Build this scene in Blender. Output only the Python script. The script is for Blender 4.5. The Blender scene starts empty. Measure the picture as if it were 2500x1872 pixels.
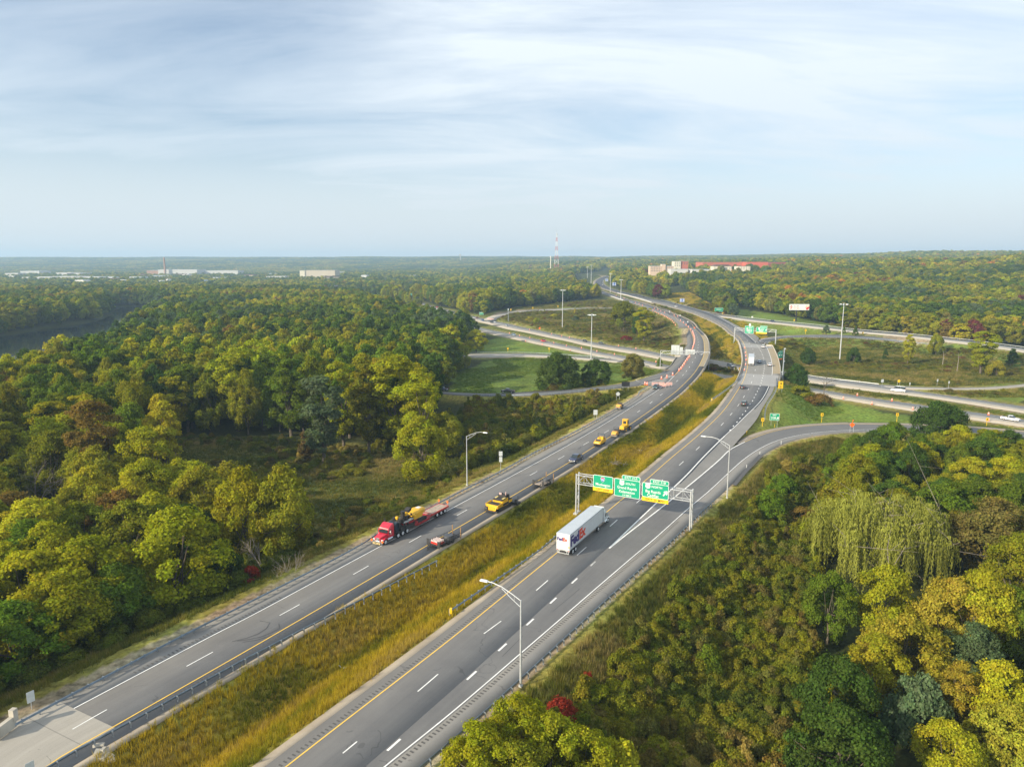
import bpy, bmesh, math, random
import numpy as np
from mathutils import Vector, Matrix
R = math.radians
rng = np.random.default_rng(7)
random.seed(7)
scene = bpy.context.scene
COL = scene.collection

# ------------------------------------------------------------------ camera, sky, sun
CAM_H = 57.0
PITCH = math.atan((936 - 640) / 1740.0)
cam_d = bpy.data.cameras.new('camera'); cam = bpy.data.objects.new('camera', cam_d); COL.objects.link(cam)
cam_d.sensor_width = 36; cam_d.lens = 36 * 1740 / 2500.0; cam_d.clip_start = 0.5; cam_d.clip_end = 60000
cam.location = (0, 0, CAM_H); cam.rotation_euler = (math.pi / 2 - PITCH, 0, 0)
scene.camera = cam
SUN_AZ, SUN_EL = 238.0, 23.5     # degrees clockwise from +Y, above the horizon
sun_dir = Vector((math.sin(R(SUN_AZ)) * math.cos(R(SUN_EL)), math.cos(R(SUN_AZ)) * math.cos(R(SUN_EL)), math.sin(R(SUN_EL))))
sd = bpy.data.lights.new('sun', 'SUN'); sd.energy = 5.0; sd.angle = R(1.2); sd.color = (1.0, 0.87, 0.66)
so = bpy.data.objects.new('sun', sd); COL.objects.link(so); so.rotation_euler = sun_dir.to_track_quat('Z', 'Y').to_euler()
world = bpy.data.worlds.new('World'); scene.world = world; world.use_nodes = True
wt = world.node_tree; wt.nodes.clear()
def wn(t, **k):
    n = wt.nodes.new(t)
    for a, b in k.items(): setattr(n, a, b)
    return n
wl = wt.links.new
w_out = wn('ShaderNodeOutputWorld'); w_bg = wn('ShaderNodeBackground'); w_bg.inputs['Strength'].default_value = 0.105
sky = wn('ShaderNodeTexSky', sky_type='NISHITA', sun_disc=False, sun_elevation=R(SUN_EL), sun_rotation=R(SUN_AZ), altitude=200, air_density=1.0, dust_density=1.2, ozone_density=2.0)
geo = wn('ShaderNodeTexCoord'); sep = wn('ShaderNodeSeparateXYZ'); wl(geo.outputs['Generated'], sep.inputs[0])
def wm(op, a, b=None, c=None):
    n = wn('ShaderNodeMath', operation=op)
    for i, v in enumerate((a, b, c)):
        if v is None: continue
        if isinstance(v, (int, float)): n.inputs[i].default_value = v
        else: wl(v, n.inputs[i])
    return n.outputs[0]
zc = wm('MAXIMUM', sep.outputs[2], 0.0)
den = wm('ADD', zc, 0.16)
px_ = wm('DIVIDE', sep.outputs[0], den); py_ = wm('DIVIDE', sep.outputs[1], den)
cmb = wn('ShaderNodeCombineXYZ'); wl(px_, cmb.inputs[0]); wl(py_, cmb.inputs[1])
mp = wn('ShaderNodeMapping'); mp.inputs['Rotation'].default_value = (0, 0, R(-32)); mp.inputs['Scale'].default_value = (0.42, 1.25, 1.0); mp.inputs['Location'].default_value = (0.35, 1.9, 0)
wl(cmb.outputs[0], mp.inputs[0])
n1 = wn('ShaderNodeTexNoise'); n1.inputs['Scale'].default_value = 1.7; n1.inputs['Detail'].default_value = 12; n1.inputs['Roughness'].default_value = 0.62; n1.inputs['Distortion'].default_value = 0.55
wl(mp.outputs[0], n1.inputs['Vector'])
n2 = wn('ShaderNodeTexNoise'); n2.inputs['Scale'].default_value = 0.42; n2.inputs['Detail'].default_value = 4; wl(cmb.outputs[0], n2.inputs['Vector'])
mix0 = wm('ADD', wm('MULTIPLY', n1.outputs['Fac'], 0.55), wm('MULTIPLY', n2.outputs['Fac'], 0.45))
cr = wn('ShaderNodeValToRGB'); cr.color_ramp.elements[0].position = 0.41; cr.color_ramp.elements[1].position = 0.555
cr.color_ramp.elements[0].color = (0.40, 0.40, 0.40, 1); cr.color_ramp.elements[1].color = (1, 1, 1, 1)
wl(mix0, cr.inputs[0])
# thinner veil high up, thicker towards the horizon
dotn = wn('ShaderNodeVectorMath', operation='DOT_PRODUCT'); wl(geo.outputs['Generated'], dotn.inputs[0]); dotn.inputs[1].default_value = (-.42, .80, .43)
hole = wn('ShaderNodeMapRange'); hole.interpolation_type = 'SMOOTHSTEP'; wl(dotn.outputs['Value'], hole.inputs[0]); hole.inputs[1].default_value = .90; hole.inputs[2].default_value = 1.0; hole.inputs[3].default_value = 1.0; hole.inputs[4].default_value = .42
low = wn('ShaderNodeMapRange'); low.interpolation_type = 'SMOOTHSTEP'; wl(zc, low.inputs[0]); low.inputs[1].default_value = .02; low.inputs[2].default_value = .22; low.inputs[3].default_value = .96; low.inputs[4].default_value = 0
veil = wm('MAXIMUM', wm('MULTIPLY', wm('MULTIPLY', cr.outputs[0], 0.92), hole.outputs[0]), low.outputs[0])
w_mix = wn('ShaderNodeMix', data_type='RGBA'); wl(veil, w_mix.inputs['Factor']); wl(sky.outputs[0], w_mix.inputs[6])
crz = wn('ShaderNodeValToRGB'); wl(zc, crz.inputs[0])
crz.color_ramp.elements[0].position = 0.0; crz.color_ramp.elements[0].color = (4.7, 5.05, 5.25, 1)
crz.color_ramp.elements[1].position = 0.42; crz.color_ramp.elements[1].color = (7.0, 7.5, 7.9, 1)
e = crz.color_ramp.elements.new(0.13); e.color = (5.2, 5.75, 6.2, 1)
wl(crz.outputs[0], w_mix.inputs[7])
wl(w_mix.outputs[2], w_bg.inputs['Color']); wl(w_bg.outputs[0], w_out.inputs[0])
vs = scene.view_settings; scene.display_settings.display_device = 'sRGB'
vs.view_transform = 'Standard'; vs.look = 'None'; vs.gamma = 1; vs.use_curve_mapping = False; vs.exposure = 0.6
scene.cycles.max_bounces = 6; scene.cycles.diffuse_bounces = 3; scene.cycles.glossy_bounces = 2; scene.cycles.transmission_bounces = 4
scene.cycles.transparent_max_bounces = 6; scene.cycles.volume_bounces = 0
scene.cycles.caustics_reflective = False; scene.cycles.caustics_refractive = False

# ------------------------------------------------------------------ measuring helpers
CP, SP = math.cos(PITCH), math.sin(PITCH)
CROP = dict(S=(0, 0, 1), A=(1350, 560, .24155), D=(1750, 580, .33906), E=(1050, 700, .31646), F=(1550, 760, .24864), B=(1500, 780, .13562),
            Q=(1600, 700, .18116), H=(1800, 900, .31646), K=(900, 640, .15823), M=(1300, 960, .15823), G=(1330, 1120, .18083), T=(850, 1150, .18083),
            N=(1100, 1350, .3153), O=(0, 1550, .27125), P=(0, 1000, .42273), J=(1200, 640, .20344), U=(1700, 1040, .36166), V=(0, 0, 1.1302),
            W=(2000, 600, .22604), X=(1380, 640, .1085), Y=(1150, 1020, .18116), Z=(1560, 610, .19892))
def sp_(c, pts):
    x0, y0, s = CROP[c]
    return [(x0 + x * s, y0 + y * s) for x, y in pts]
def raydir(x, y):
    a = (x - 1250) / 1740.0; b = -(y - 936) / 1740.0
    return np.array([a, CP + b * SP, -SP + b * CP])
ZT = ([0, 60, 100, 150, 200, 250, 300, 350, 450, 600, 700, 900, 1100, 1400, 2000, 4000], [7.4, 6.6, 5.8, 5.1, 4.9, 5.4, 6.8, 8.0, 8.0, 7.8, 8.5, 11, 15, 20, 24, 30])
def zmain(Y): return np.interp(Y, *ZT)
def at(x, y, z=0.0):
    """the place on the ground that a measured picture point shows; z is a height or a height profile along Y"""
    r = raydir(x, y)
    if callable(z):
        t = 20.0
        for _ in range(4000):
            if CAM_H + r[2] * t <= z(r[1] * t): break
            t *= 1.004
        lo, hi = t / 1.004, t
        for _ in range(30):
            m = (lo + hi) / 2
            if CAM_H + r[2] * m <= z(r[1] * m): hi = m
            else: lo = m
        t = hi
    else:
        t = (z - CAM_H) / r[2]
        if t < 0 or t > 9000: t = 9000
    return np.array([r[0] * t, r[1] * t, CAM_H + r[2] * t])
def catmull(p, n=10):
    p = np.array(p, float)
    if len(p) < 3: 
        t = np.linspace(0, 1, n + 1)[:, None]; return p[0] * (1 - t) + p[1] * t
    q = np.vstack([2 * p[0] - p[1], p, 2 * p[-1] - p[-2]]); out = []
    for i in range(1, len(q) - 2):
        p0, p1, p2, p3 = q[i - 1], q[i], q[i + 1], q[i + 2]
        # centripetal
        t0 = 0; t1 = np.linalg.norm(p1 - p0) ** .5 + 1e-9; t2 = t1 + np.linalg.norm(p2 - p1) ** .5 + 1e-9; t3 = t2 + np.linalg.norm(p3 - p2) ** .5 + 1e-9
        for k in range(n):
            t = t1 + (t2 - t1) * k / n
            A1 = (t1 - t) / (t1 - t0) * p0 + (t - t0) / (t1 - t0) * p1; A2 = (t2 - t) / (t2 - t1) * p1 + (t - t1) / (t2 - t1) * p2
            A3 = (t3 - t) / (t3 - t2) * p2 + (t - t2) / (t3 - t2) * p3
            B1 = (t2 - t) / (t2 - t0) * A1 + (t - t0) / (t2 - t0) * A2; B2 = (t3 - t) / (t3 - t1) * A2 + (t - t1) / (t3 - t1) * A3
            out.append((t2 - t) / (t2 - t1) * B1 + (t - t1) / (t2 - t1) * B2)
    out.append(q[-2]); return np.array(out)
def line(*segs, z=zmain, n=10, smooth=0):
    """segs: (crop, points[, heights]) in order; returns a world polyline"""
    pts = []; zs = []
    for sgm in segs:
        pp = sp_(sgm[0], sgm[1]); pts += pp
        if len(sgm) > 2: zs += list(sgm[2]) if hasattr(sgm[2], '__len__') else [sgm[2]] * len(pp)
    if zs:
        arr = catmull([(x, y, q) for (x, y), q in zip(pts, zs)], n)
        w = np.array([at(x, y, float(q)) for x, y, q in arr])
    else:
        arr = catmull(pts, n); w = np.array([at(x, y, z) for x, y in arr])
    keep = [0]
    for i in range(1, len(w)):
        if np.linalg.norm(w[i] - w[keep[-1]]) > 0.5: keep.append(i)
    w = w[keep]
    for _ in range(smooth):
        w[1:-1] = (w[:-2] + 2 * w[1:-1] + w[2:]) / 4
    return w
def arclen(P):
    d = np.linalg.norm(np.diff(P[:, :2], axis=0), axis=1); return np.concatenate([[0], np.cumsum(d)])
def resample(P, step):
    s = arclen(P); n = max(2, int(s[-1] / step) + 1); t = np.linspace(0, s[-1], n)
    return np.stack([np.interp(t, s, P[:, k]) for k in range(3)], 1)
def tangents(P):
    d = np.gradient(P[:, :2], axis=0); d /= (np.linalg.norm(d, axis=1)[:, None] + 1e-9); return d
def offset(P, d):
    t = tangents(P); o = P.copy(); o[:, 0] += t[:, 1] * d; o[:, 1] -= t[:, 0] * d; return o
def closest(P, q):
    """closest point on polyline P to every q (xy); returns xyz, arclength, signed side, distance"""
    a = P[:-1, :2]; b = P[1:, :2]; ab = b - a; L2 = (ab ** 2).sum(1) + 1e-9
    s = arclen(P); q = np.atleast_2d(q)[:, :2]; out = []
    CH = max(1, int(3e6 // len(a)))
    res = []
    for i in range(0, len(q), CH):
        qq = q[i:i + CH]
        t = np.clip(((qq[:, None, :] - a) * ab).sum(2) / L2, 0, 1)
        c = a + t[..., None] * ab; d2 = ((qq[:, None, :] - c) ** 2).sum(2); k = d2.argmin(1); r = np.arange(len(qq))
        tt = t[r, k]; z = P[k, 2] * (1 - tt) + P[k + 1, 2] * tt
        cr_ = ab[k, 0] * (qq[:, 1] - a[k, 1]) - ab[k, 1] * (qq[:, 0] - a[k, 0])
        res.append(np.column_stack([c[r, k], z, s[k] + tt * np.sqrt(L2[k]), np.sign(cr_), np.sqrt(d2[r, k])]))
    return np.vstack(res)
def sub(P, s0, s1):
    s = arclen(P); m = (s > s0) & (s < s1)
    e0 = [np.interp(s0, s, P[:, k]) for k in range(3)]; e1 = [np.interp(s1, s, P[:, k]) for k in range(3)]
    return np.vstack([[e0], P[m], [e1]])
def s_at(P, q): return closest(P, np.array([q[:2]]))[0, 3]
def pt_at(P, s):
    a = arclen(P); p = np.array([np.interp(s, a, P[:, k]) for k in range(3)]); q = np.array([np.interp(s + 1, a, P[:, k]) for k in range(3)]); o = np.array([np.interp(s - 1, a, P[:, k]) for k in range(3)])
    d = q - o; return p, math.atan2(d[1], d[0])

# ------------------------------------------------------------------ object helpers
def tag(o, label=None, cat=None, group=None, kind=None):
    if label: o['label'] = label
    if cat: o['category'] = cat
    if group: o['group'] = group
    if kind: o['kind'] = kind
    return o
def mesh_obj(name, me, mat=None, parent=None, loc=None):
    if mat is not None and not me.materials: me.materials.append(mat)
    o = bpy.data.objects.new(name, me); COL.objects.link(o)
    if parent is not None: o.parent = parent
    if loc is not None: o.location = loc
    return o
def np_mesh(name, v, f, smooth=False):
    """f: (n,3) or (n,4) array"""
    me = bpy.data.meshes.new(name); v = np.asarray(v, np.float32); f = np.asarray(f, np.int32)
    me.vertices.add(len(v)); me.vertices.foreach_set('co', v.ravel())
    k = f.shape[1]; me.loops.add(f.size); me.loops.foreach_set('vertex_index', f.ravel())
    me.polygons.add(len(f)); me.polygons.foreach_set('loop_start', np.arange(0, f.size, k, dtype=np.int32))
    if smooth: me.polygons.foreach_set('use_smooth', np.ones(len(f), bool))
    me.update(calc_edges=True); return me
class MB:
    def __init__(s): s.v = []; s.f = []
    def add(s, v, f):
        b = len(s.v); s.v += [tuple(q) for q in v]; s.f += [tuple(b + i for i in q) for q in f]; return s
    def box(s, c, d, rz=0, ry=0, rx=0, taper=1.0):
        m = Matrix.Translation(c) @ Matrix.Rotation(rz, 4, 'Z') @ Matrix.Rotation(ry, 4, 'Y') @ Matrix.Rotation(rx, 4, 'X')
        x, y, z = d[0] / 2, d[1] / 2, d[2] / 2; t = taper
        v = [m @ Vector(q) for q in ((-x, -y, -z), (x, -y, -z), (x, y, -z), (-x, y, -z), (-x * t, -y * t, z), (x * t, -y * t, z), (x * t, y * t, z), (-x * t, y * t, z))]
        return s.add(v, [(0, 3, 2, 1), (4, 5, 6, 7), (0, 1, 5, 4), (1, 2, 6, 5), (2, 3, 7, 6), (3, 0, 4, 7)])
    def cyl(s, p, q, r0, r1=None, n=10, caps=True):
        if r1 is None: r1 = r0
        p = Vector(p); q = Vector(q); d = (q - p).normalized(); u = d.orthogonal().normalized(); w = d.cross(u)
        v = [p + (u * math.cos(a) + w * math.sin(a)) * r0 for a in (2 * math.pi * i / n for i in range(n))] + [q + (u * math.cos(a) + w * math.sin(a)) * r1 for a in (2 * math.pi * i / n for i in range(n))]
        f = [(i, (i + 1) % n, n + (i + 1) % n, n + i) for i in range(n)]
        if caps: f += [tuple(range(n))[::-1], tuple(range(n, 2 * n))]
        return s.add(v, f)
    def path(s, pts, r, n=6):
        for a, b in zip(pts[:-1], pts[1:]): s.cyl(a, b, r, r, n)
        return s
    def prism(s, poly, y0, y1, inset=0.0):
        """side profile in xz, extruded along y"""
        n = len(poly); v = [(x, y0, z) for x, z in poly] + [(x, y1, z) for x, z in poly]
        return s.add(v, [tuple(range(n)), tuple(range(n, 2 * n))[::-1]] + [(i, n + i, n + (i + 1) % n, (i + 1) % n) for i in range(n)])
    def loft(s, rings, caps=True):
        n = len(rings[0]); v = [p for r in rings for p in r]; f = []
        for k in range(len(rings) - 1):
            for i in range(n): f.append((k * n + i, k * n + (i + 1) % n, (k + 1) * n + (i + 1) % n, (k + 1) * n + i))
        if caps: f += [tuple(range(n))[::-1], tuple(range((len(rings) - 1) * n, len(rings) * n))]
        return s.add(v, f)
    def quad(s, a, b, c, d): return s.add([a, b, c, d], [(0, 1, 2, 3)])
    def mesh(s, name, bevel=0, smooth=False):
        me = bpy.data.meshes.new(name); me.from_pydata([tuple(q) for q in s.v], [], s.f); me.update()
        if bevel or True:
            bm = bmesh.new(); bm.from_mesh(me)
            if bevel:
                es = [e for e in bm.edges if len(e.link_faces) == 2 and e.calc_face_angle(0) > 0.5]
                bmesh.ops.bevel(bm, geom=es, offset=bevel, segments=2, affect='EDGES', profile=0.6, clamp_overlap=True)
            bmesh.ops.recalc_face_normals(bm, faces=bm.faces); bm.to_mesh(me); bm.free()
        if smooth:
            me.polygons.foreach_set('use_smooth', [True] * len(me.polygons)); me.set_sharp_from_angle(angle=0.7)
        return me
    def build(s, name, mat, parent=None, loc=None, bevel=0, smooth=False):
        return mesh_obj(name, s.mesh(name, bevel, smooth), mat, parent, loc)
def thing(name, label, cat, loc=(0, 0, 0), rz=0, group=None):
    o = bpy.data.objects.new(name, None); COL.objects.link(o); o.empty_display_size = 0.3
    o.location = loc; o.rotation_euler = (0, 0, rz); return tag(o, label, cat, group)
def copy_tree(o, parent=None):
    c = o.copy(); COL.objects.link(c)
    if parent is not None: c.parent = parent
    for ch in list(o.children): copy_tree(ch, c)
    return c
def dup(proto, loc, rz, label, color=None, group=None):
    c = copy_tree(proto); c.location = loc; c.rotation_euler = (0, 0, rz); c['label'] = label
    if group: c['group'] = group
    if color is not None:
        for ch in c.children_recursive: ch.color = (*color, 1)
    return c

# ------------------------------------------------------------------ materials
MATS = {}
def mat(name, color=(.5, .5, .5), rough=.7, metal=0.0, noise=0.0, nscale=3.0, objcolor=False, spec=.5, coat=0.0, emis=None, bump=0.0):
    if name in MATS: return MATS[name]
    m = bpy.data.materials.new(name); m.use_nodes = True; nt = m.node_tree; b = nt.nodes['Principled BSDF']
    b.inputs['Roughness'].default_value = rough; b.inputs['Metallic'].default_value = metal; b.inputs['Specular IOR Level'].default_value = spec
    b.inputs['Coat Weight'].default_value = coat
    col = None
    if objcolor:
        oi = nt.nodes.new('ShaderNodeObjectInfo'); col = oi.outputs['Color']
    if noise:
        tc = nt.nodes.new('ShaderNodeTexCoord'); nz = nt.nodes.new('ShaderNodeTexNoise'); nz.inputs['Scale'].default_value = nscale; nz.inputs['Detail'].default_value = 6
        nt.links.new(tc.outputs['Object'], nz.inputs['Vector'])
        mr = nt.nodes.new('ShaderNodeMapRange'); mr.inputs['From Min'].default_value = .3; mr.inputs['From Max'].default_value = .7; mr.inputs['To Min'].default_value = 1 - noise; mr.inputs['To Max'].default_value = 1 + noise
        nt.links.new(nz.outputs['Fac'], mr.inputs['Value'])
        vm = nt.nodes.new('ShaderNodeVectorMath'); vm.operation = 'SCALE'; nt.links.new(mr.outputs[0], vm.inputs['Scale'])
        if col is not None: nt.links.new(col, vm.inputs[0])
        else: vm.inputs[0].default_value = color
        nt.links.new(vm.outputs[0], b.inputs['Base Color'])
        if bump:
            bp = nt.nodes.new('ShaderNodeBump'); bp.inputs['Strength'].default_value = bump; nt.links.new(nz.outputs['Fac'], bp.inputs['Height']); nt.links.new(bp.outputs[0], b.inputs['Normal'])
    elif col is not None: nt.links.new(col, b.inputs['Base Color'])
    else: b.inputs['Base Color'].default_value = (*color, 1)
    if emis: b.inputs['Emission Color'].default_value = (*color, 1); b.inputs['Emission Strength'].default_value = emis
    MATS[name] = m; return m
def road_mat(name, c0, c1, streak=.35, patch=.25, joints=None, crack=0.3):
    """asphalt or concrete: UV u = metres across, v = metres along"""
    m = bpy.data.materials.new(name); m.use_nodes = True; nt = m.node_tree; L = nt.links.new; b = nt.nodes['Principled BSDF']
    b.inputs['Roughness'].default_value = .85; b.inputs['Specular IOR Level'].default_value = .3
    uv = nt.nodes.new('ShaderNodeUVMap'); uv.uv_map = 'UVMap'
    geo = nt.nodes.new('ShaderNodeNewGeometry')
    def noise(vec, sc, det=5, rgh=.5, scale3=None):
        mpn = nt.nodes.new('ShaderNodeMapping'); L(vec, mpn.inputs[0])
        if scale3: mpn.inputs['Scale'].default_value = scale3
        n = nt.nodes.new('ShaderNodeTexNoise'); n.inputs['Scale'].default_value = sc; n.inputs['Detail'].default_value = det; n.inputs['Roughness'].default_value = rgh; L(mpn.outputs[0], n.inputs['Vector']); return n.outputs['Fac']
    def ma(op, a, c=None, d=None):
        n = nt.nodes.new('ShaderNodeMath'); n.operation = op
        for i, q in enumerate((a, c, d)):
            if q is None: continue
            if isinstance(q, (int, float)): n.inputs[i].default_value = q
            else: L(q, n.inputs[i])
        return n.outputs[0]
    st = noise(uv.outputs[0], 1.0, 4, .6, (1.3, .012, 1))
    st2 = noise(uv.outputs[0], 1.0, 5, .6, (.35, .03, 1))
    pa = noise(geo.outputs['Position'], .12, 6, .65)
    fi = noise(geo.outputs['Position'], 6.0, 3, .7)
    f = ma('ADD', ma('ADD', ma('MULTIPLY', st, streak), ma('MULTIPLY', st2, streak)), ma('ADD', ma('MULTIPLY', pa, patch * 2), ma('MULTIPLY', fi, .25)))
    tot = streak * 2 + patch * 2 + .25
    mr = nt.nodes.new('ShaderNodeMapRange'); L(f, mr.inputs[0]); mr.inputs['From Min'].default_value = tot * .33; mr.inputs['From Max'].default_value = tot * .67
    mx = nt.nodes.new('ShaderNodeMix'); mx.data_type = 'RGBA'; mx.inputs[6].default_value = (*c0, 1); mx.inputs[7].default_value = (*c1, 1); L(mr.outputs[0], mx.inputs[0])
    out = mx.outputs[2]
    # thin cracks / seams
    vo = nt.nodes.new('ShaderNodeTexVoronoi'); vo.feature = 'DISTANCE_TO_EDGE'; vo.inputs['Scale'].default_value = .07
    mpn = nt.nodes.new('ShaderNodeMapping'); mpn.inputs['Scale'].default_value = (1.0, .9, 1)
    nz = nt.nodes.new('ShaderNodeTexNoise'); nz.inputs['Scale'].default_value = .3; L(geo.outputs['Position'], nz.inputs['Vector'])
    vmx = nt.nodes.new('ShaderNodeMix'); vmx.data_type = 'VECTOR'; vmx.inputs[0].default_value = .93; 
    va = nt.nodes.new('ShaderNodeVectorMath'); va.operation = 'MULTIPLY_ADD'; L(nz.outputs['Color'], va.inputs[0]); va.inputs[1].default_value = (9, 9, 0); L(geo.outputs['Position'], va.inputs[2])
    L(va.outputs[0], vo.inputs['Vector'])
    ck = ma('MULTIPLY', ma('LESS_THAN', vo.outputs['Distance'], .006), ma('GREATER_THAN', pa, .53))
    ck = ma('MULTIPLY', ck, crack)
    if joints:
        spx = nt.nodes.new('ShaderNodeSeparateXYZ'); L(uv.outputs[0], spx.inputs[0])
        jl = ma('LESS_THAN', ma('ABSOLUTE', ma('SUBTRACT', ma('MODULO', spx.outputs[1], joints), joints / 2)), .06)
        ck = ma('MAXIMUM', ck, ma('MULTIPLY', jl, .35))
    m2 = nt.nodes.new('ShaderNodeMix'); m2.data_type = 'RGBA'; L(ck, m2.inputs[0]); L(out, m2.inputs[6]); m2.inputs[7].default_value = (.03, .03, .032, 1)
    L(m2.outputs[2], b.inputs['Base Color'])
    bp = nt.nodes.new('ShaderNodeBump'); bp.inputs['Strength'].default_value = .15; bp.inputs['Distance'].default_value = .02; L(fi, bp.inputs['Height']); L(bp.outputs[0], b.inputs['Normal'])
    MATS[name] = m; return m
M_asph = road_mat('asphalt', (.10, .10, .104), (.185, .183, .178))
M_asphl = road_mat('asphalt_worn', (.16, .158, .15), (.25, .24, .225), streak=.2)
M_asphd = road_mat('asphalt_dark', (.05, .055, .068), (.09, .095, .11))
M_conc = road_mat('concrete_road', (.25, .235, .205), (.40, .375, .33), streak=.5, patch=.15, joints=8.0)
M_concs = road_mat('concrete_shoulder', (.24, .20, .155), (.36, .31, .245), streak=.2, patch=.3, joints=8.0)
M_deck = road_mat('bridge_deck', (.17, .165, .15), (.26, .25, .23), streak=.5, patch=.2)
M_decks = road_mat('bridge_shoulder', (.25, .205, .13), (.36, .30, .20), streak=.2, patch=.2)
M_slab = road_mat('approach_slab', (.24, .24, .235), (.34, .335, .325), streak=.3, patch=.2)
M_gravel = road_mat('gravel', (.24, .20, .15), (.40, .345, .27), streak=.1, patch=.4, crack=0)
M_white = mat('white_paint', (.74, .74, .72), .6, noise=.12, nscale=.8)
M_yellow = mat('yellow_paint', (.78, .50, .08), .6, noise=.1, nscale=.8)
M_yeltape = mat('orange_line', (.78, .38, .04), .6)
M_wall = mat('concrete_wall', (.42, .39, .33), .9, noise=.22, nscale=.6, bump=.1)
M_galv = mat('galvanised_steel', (.36, .40, .44), .45, .6, noise=.15, nscale=2)
M_galvl = mat('light_steel', (.55, .57, .58), .45, .45, noise=.1, nscale=2)
M_rail = mat('weathered_rail', (.20, .25, .30), .5, .5, noise=.25, nscale=1.5)
M_wood = mat('weathered_wood', (.22, .18, .13), .9, noise=.25, nscale=4)
# ------------------------------------------------------------------ road network (centre and edge lines)
Ry = line(('V', [(430, 1806), (617, 1656)]), ('N', [(0, 665), (410, 333), (820, 0)]), ('G', [(820, 730), (1110, 490), (1390, 265)]),
          ('F', [(345, 1448), (640, 1200), (870, 975), (1000, 790), (1060, 690), (1095, 590), (1110, 500), (1100, 420), (1075, 330), (1020, 250)]),
          ('Q', [(1060, 640), (960, 555), (850, 490), (700, 425), (560, 368), (400, 318), (200, 265), (0, 213)]),
          ('X', [(2000, 915), (1800, 858), (1580, 795), (1400, 745), (1200, 700), (1000, 632), (880, 600), (780, 560), (700, 520), (665, 470), (680, 425), (745, 375), (850, 330), (960, 302)]), smooth=3)
Rw = line(('V', [(830, 1656)]), ('N', [(0, 1240), (700, 640), (1445, 0)]), ('G', [(1440, 1115), (1960, 650), (2212, 440)]), ('F', [(1075, 1448), (1250, 1335), (1400, 1268), (1600, 1218), (1800, 1188), (2000, 1171), (2212, 1163)]),
          ('H', [(850, 470), (1100, 468), (1340, 472), (1750, 490), (2212, 523)]), z=None) if False else None
ZR = {}
def zramp(x):  # exit ramp to the right falls from the main road to the freeway
    return np.interp(x, [830, 1390, 1700, 1780, 1900, 2050, 2250, 2500, 2700], [7, 6, 4.9, 4.6, 3.8, 2.6, 1.2, .4, .2])
def rline(*segs, n=10, zf=zramp, smooth=2):
    pts = []
    for c, pp in segs: pts += sp_(c, pp)
    arr = catmull(pts, n)
    w = []
    for x, y in arr:
        pm = at(x, y, zmain); 
        w.append(pm if (x < 1690 and y > 1000) else at(x, y, float(zf(x))))
    w = np.array(w); keep = [0]
    for i in range(1, len(w)):
        if np.linalg.norm(w[i] - w[keep[-1]]) > .5: keep.append(i)
    w = w[keep]
    for _ in range(smooth): w[1:-1] = (w[:-2] + 2 * w[1:-1] + w[2:]) / 4
    return w
Rw = rline(('V', [(690, 1774), (830, 1656)]), ('N', [(0, 1240), (700, 640), (1445, 0)]), ('G', [(1440, 1115), (1960, 650), (2212, 440)]), ('F', [(1075, 1448), (1250, 1335), (1400, 1268), (1600, 1218), (1800, 1188), (2000, 1171), (2212, 1163)]),
           ('H', [(1100, 468), (1340, 472), (1750, 490), (2212, 523), (2600, 560)]))
XL = rline(('V', [(600, 1832), (851, 1608)]), ('N', [(164, 946), (402, 728), (616, 533), (795, 367), (960, 214)]), ('G', [(651, 1414), (870, 1208), (1680, 575), (2212, 140)]),
           ('F', [(840, 1448), (930, 1362), (1110, 1268), (1300, 1195), (1500, 1150), (1700, 1125), (1900, 1112), (2120, 1103)]), ('H', [(850, 426), (1300, 432), (1750, 450), (2212, 486), (2600, 520)]))
RL = line(('V', [(600, 1832), (851, 1608)]), ('N', [(164, 946), (402, 728), (616, 533), (795, 367), (960, 214)]), ('G', [(651, 1414), (870, 1205), (1540, 565), (1750, 377), (1950, 182)]),
          ('F', [(655, 1448), (880, 1225), (1000, 1115), (1100, 1015), (1180, 940), (1250, 860), (1300, 770), (1330, 690), (1347, 620), (1350, 560), (1340, 480), (1315, 400), (1290, 340)]), smooth=2)
R2w = line(('Q', [(1355, 755), (1250, 660), (1150, 590), (1050, 525), (950, 465), (850, 412), (700, 350), (500, 290), (300, 235), (150, 195), (0, 163)]),
           ('X', [(2000, 835), (1800, 780), (1580, 718), (1400, 695), (1250, 662), (1100, 622), (1000, 585), (900, 530), (842, 480), (840, 430), (900, 372), (985, 330)]), smooth=3)
# left carriageway
Ly = line(('V', [(-60, 1790)]), ('O', [(405, 1187), (1020, 825), (2212, 145)]), ('T', [(420, 1382), (1080, 995), (1850, 548)]), ('M', [(75, 1355), (550, 1075), (1150, 700), (1500, 485), (2180, 0)]),
          ('B', [(1180, 1230), (1440, 960), (1560, 760), (1612, 620), (1618, 500), (1600, 360), (1540, 260), (1430, 145)]), ('Q', [(490, 500), (400, 435), (250, 370), (100, 320), (0, 290)]),
          ('X', [(2000, 1008), (1800, 948), (1600, 884), (1400, 838), (1250, 788), (1100, 738), (950, 697), (800, 640), (620, 598), (500, 555), (330, 500), (200, 470), (60, 430), (-60, 400)]), smooth=3)
Lw = line(('V', [(-60, 1645)]), ('O', [(0, 1010), (1920, 0)]), ('P', [(1450, 1190), (2129, 825)]), ('T', [(900, 768), (2212, 65)]), ('M', [(500, 830), (1240, 395), (1860, 0)]),
          ('B', [(760, 1285), (850, 1215), (980, 1110), (1085, 1005)]), smooth=2)
LT = line(('B', [(1085, 1005), (1160, 920), (1240, 800), (1330, 680), (1400, 540), (1430, 420), (1420, 330), (1390, 240), (1340, 150), (1270, 80), (1130, 0)]), ('A', [(1200, 830), (1100, 790), (1000, 757), (880, 722)]), smooth=2)
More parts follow.
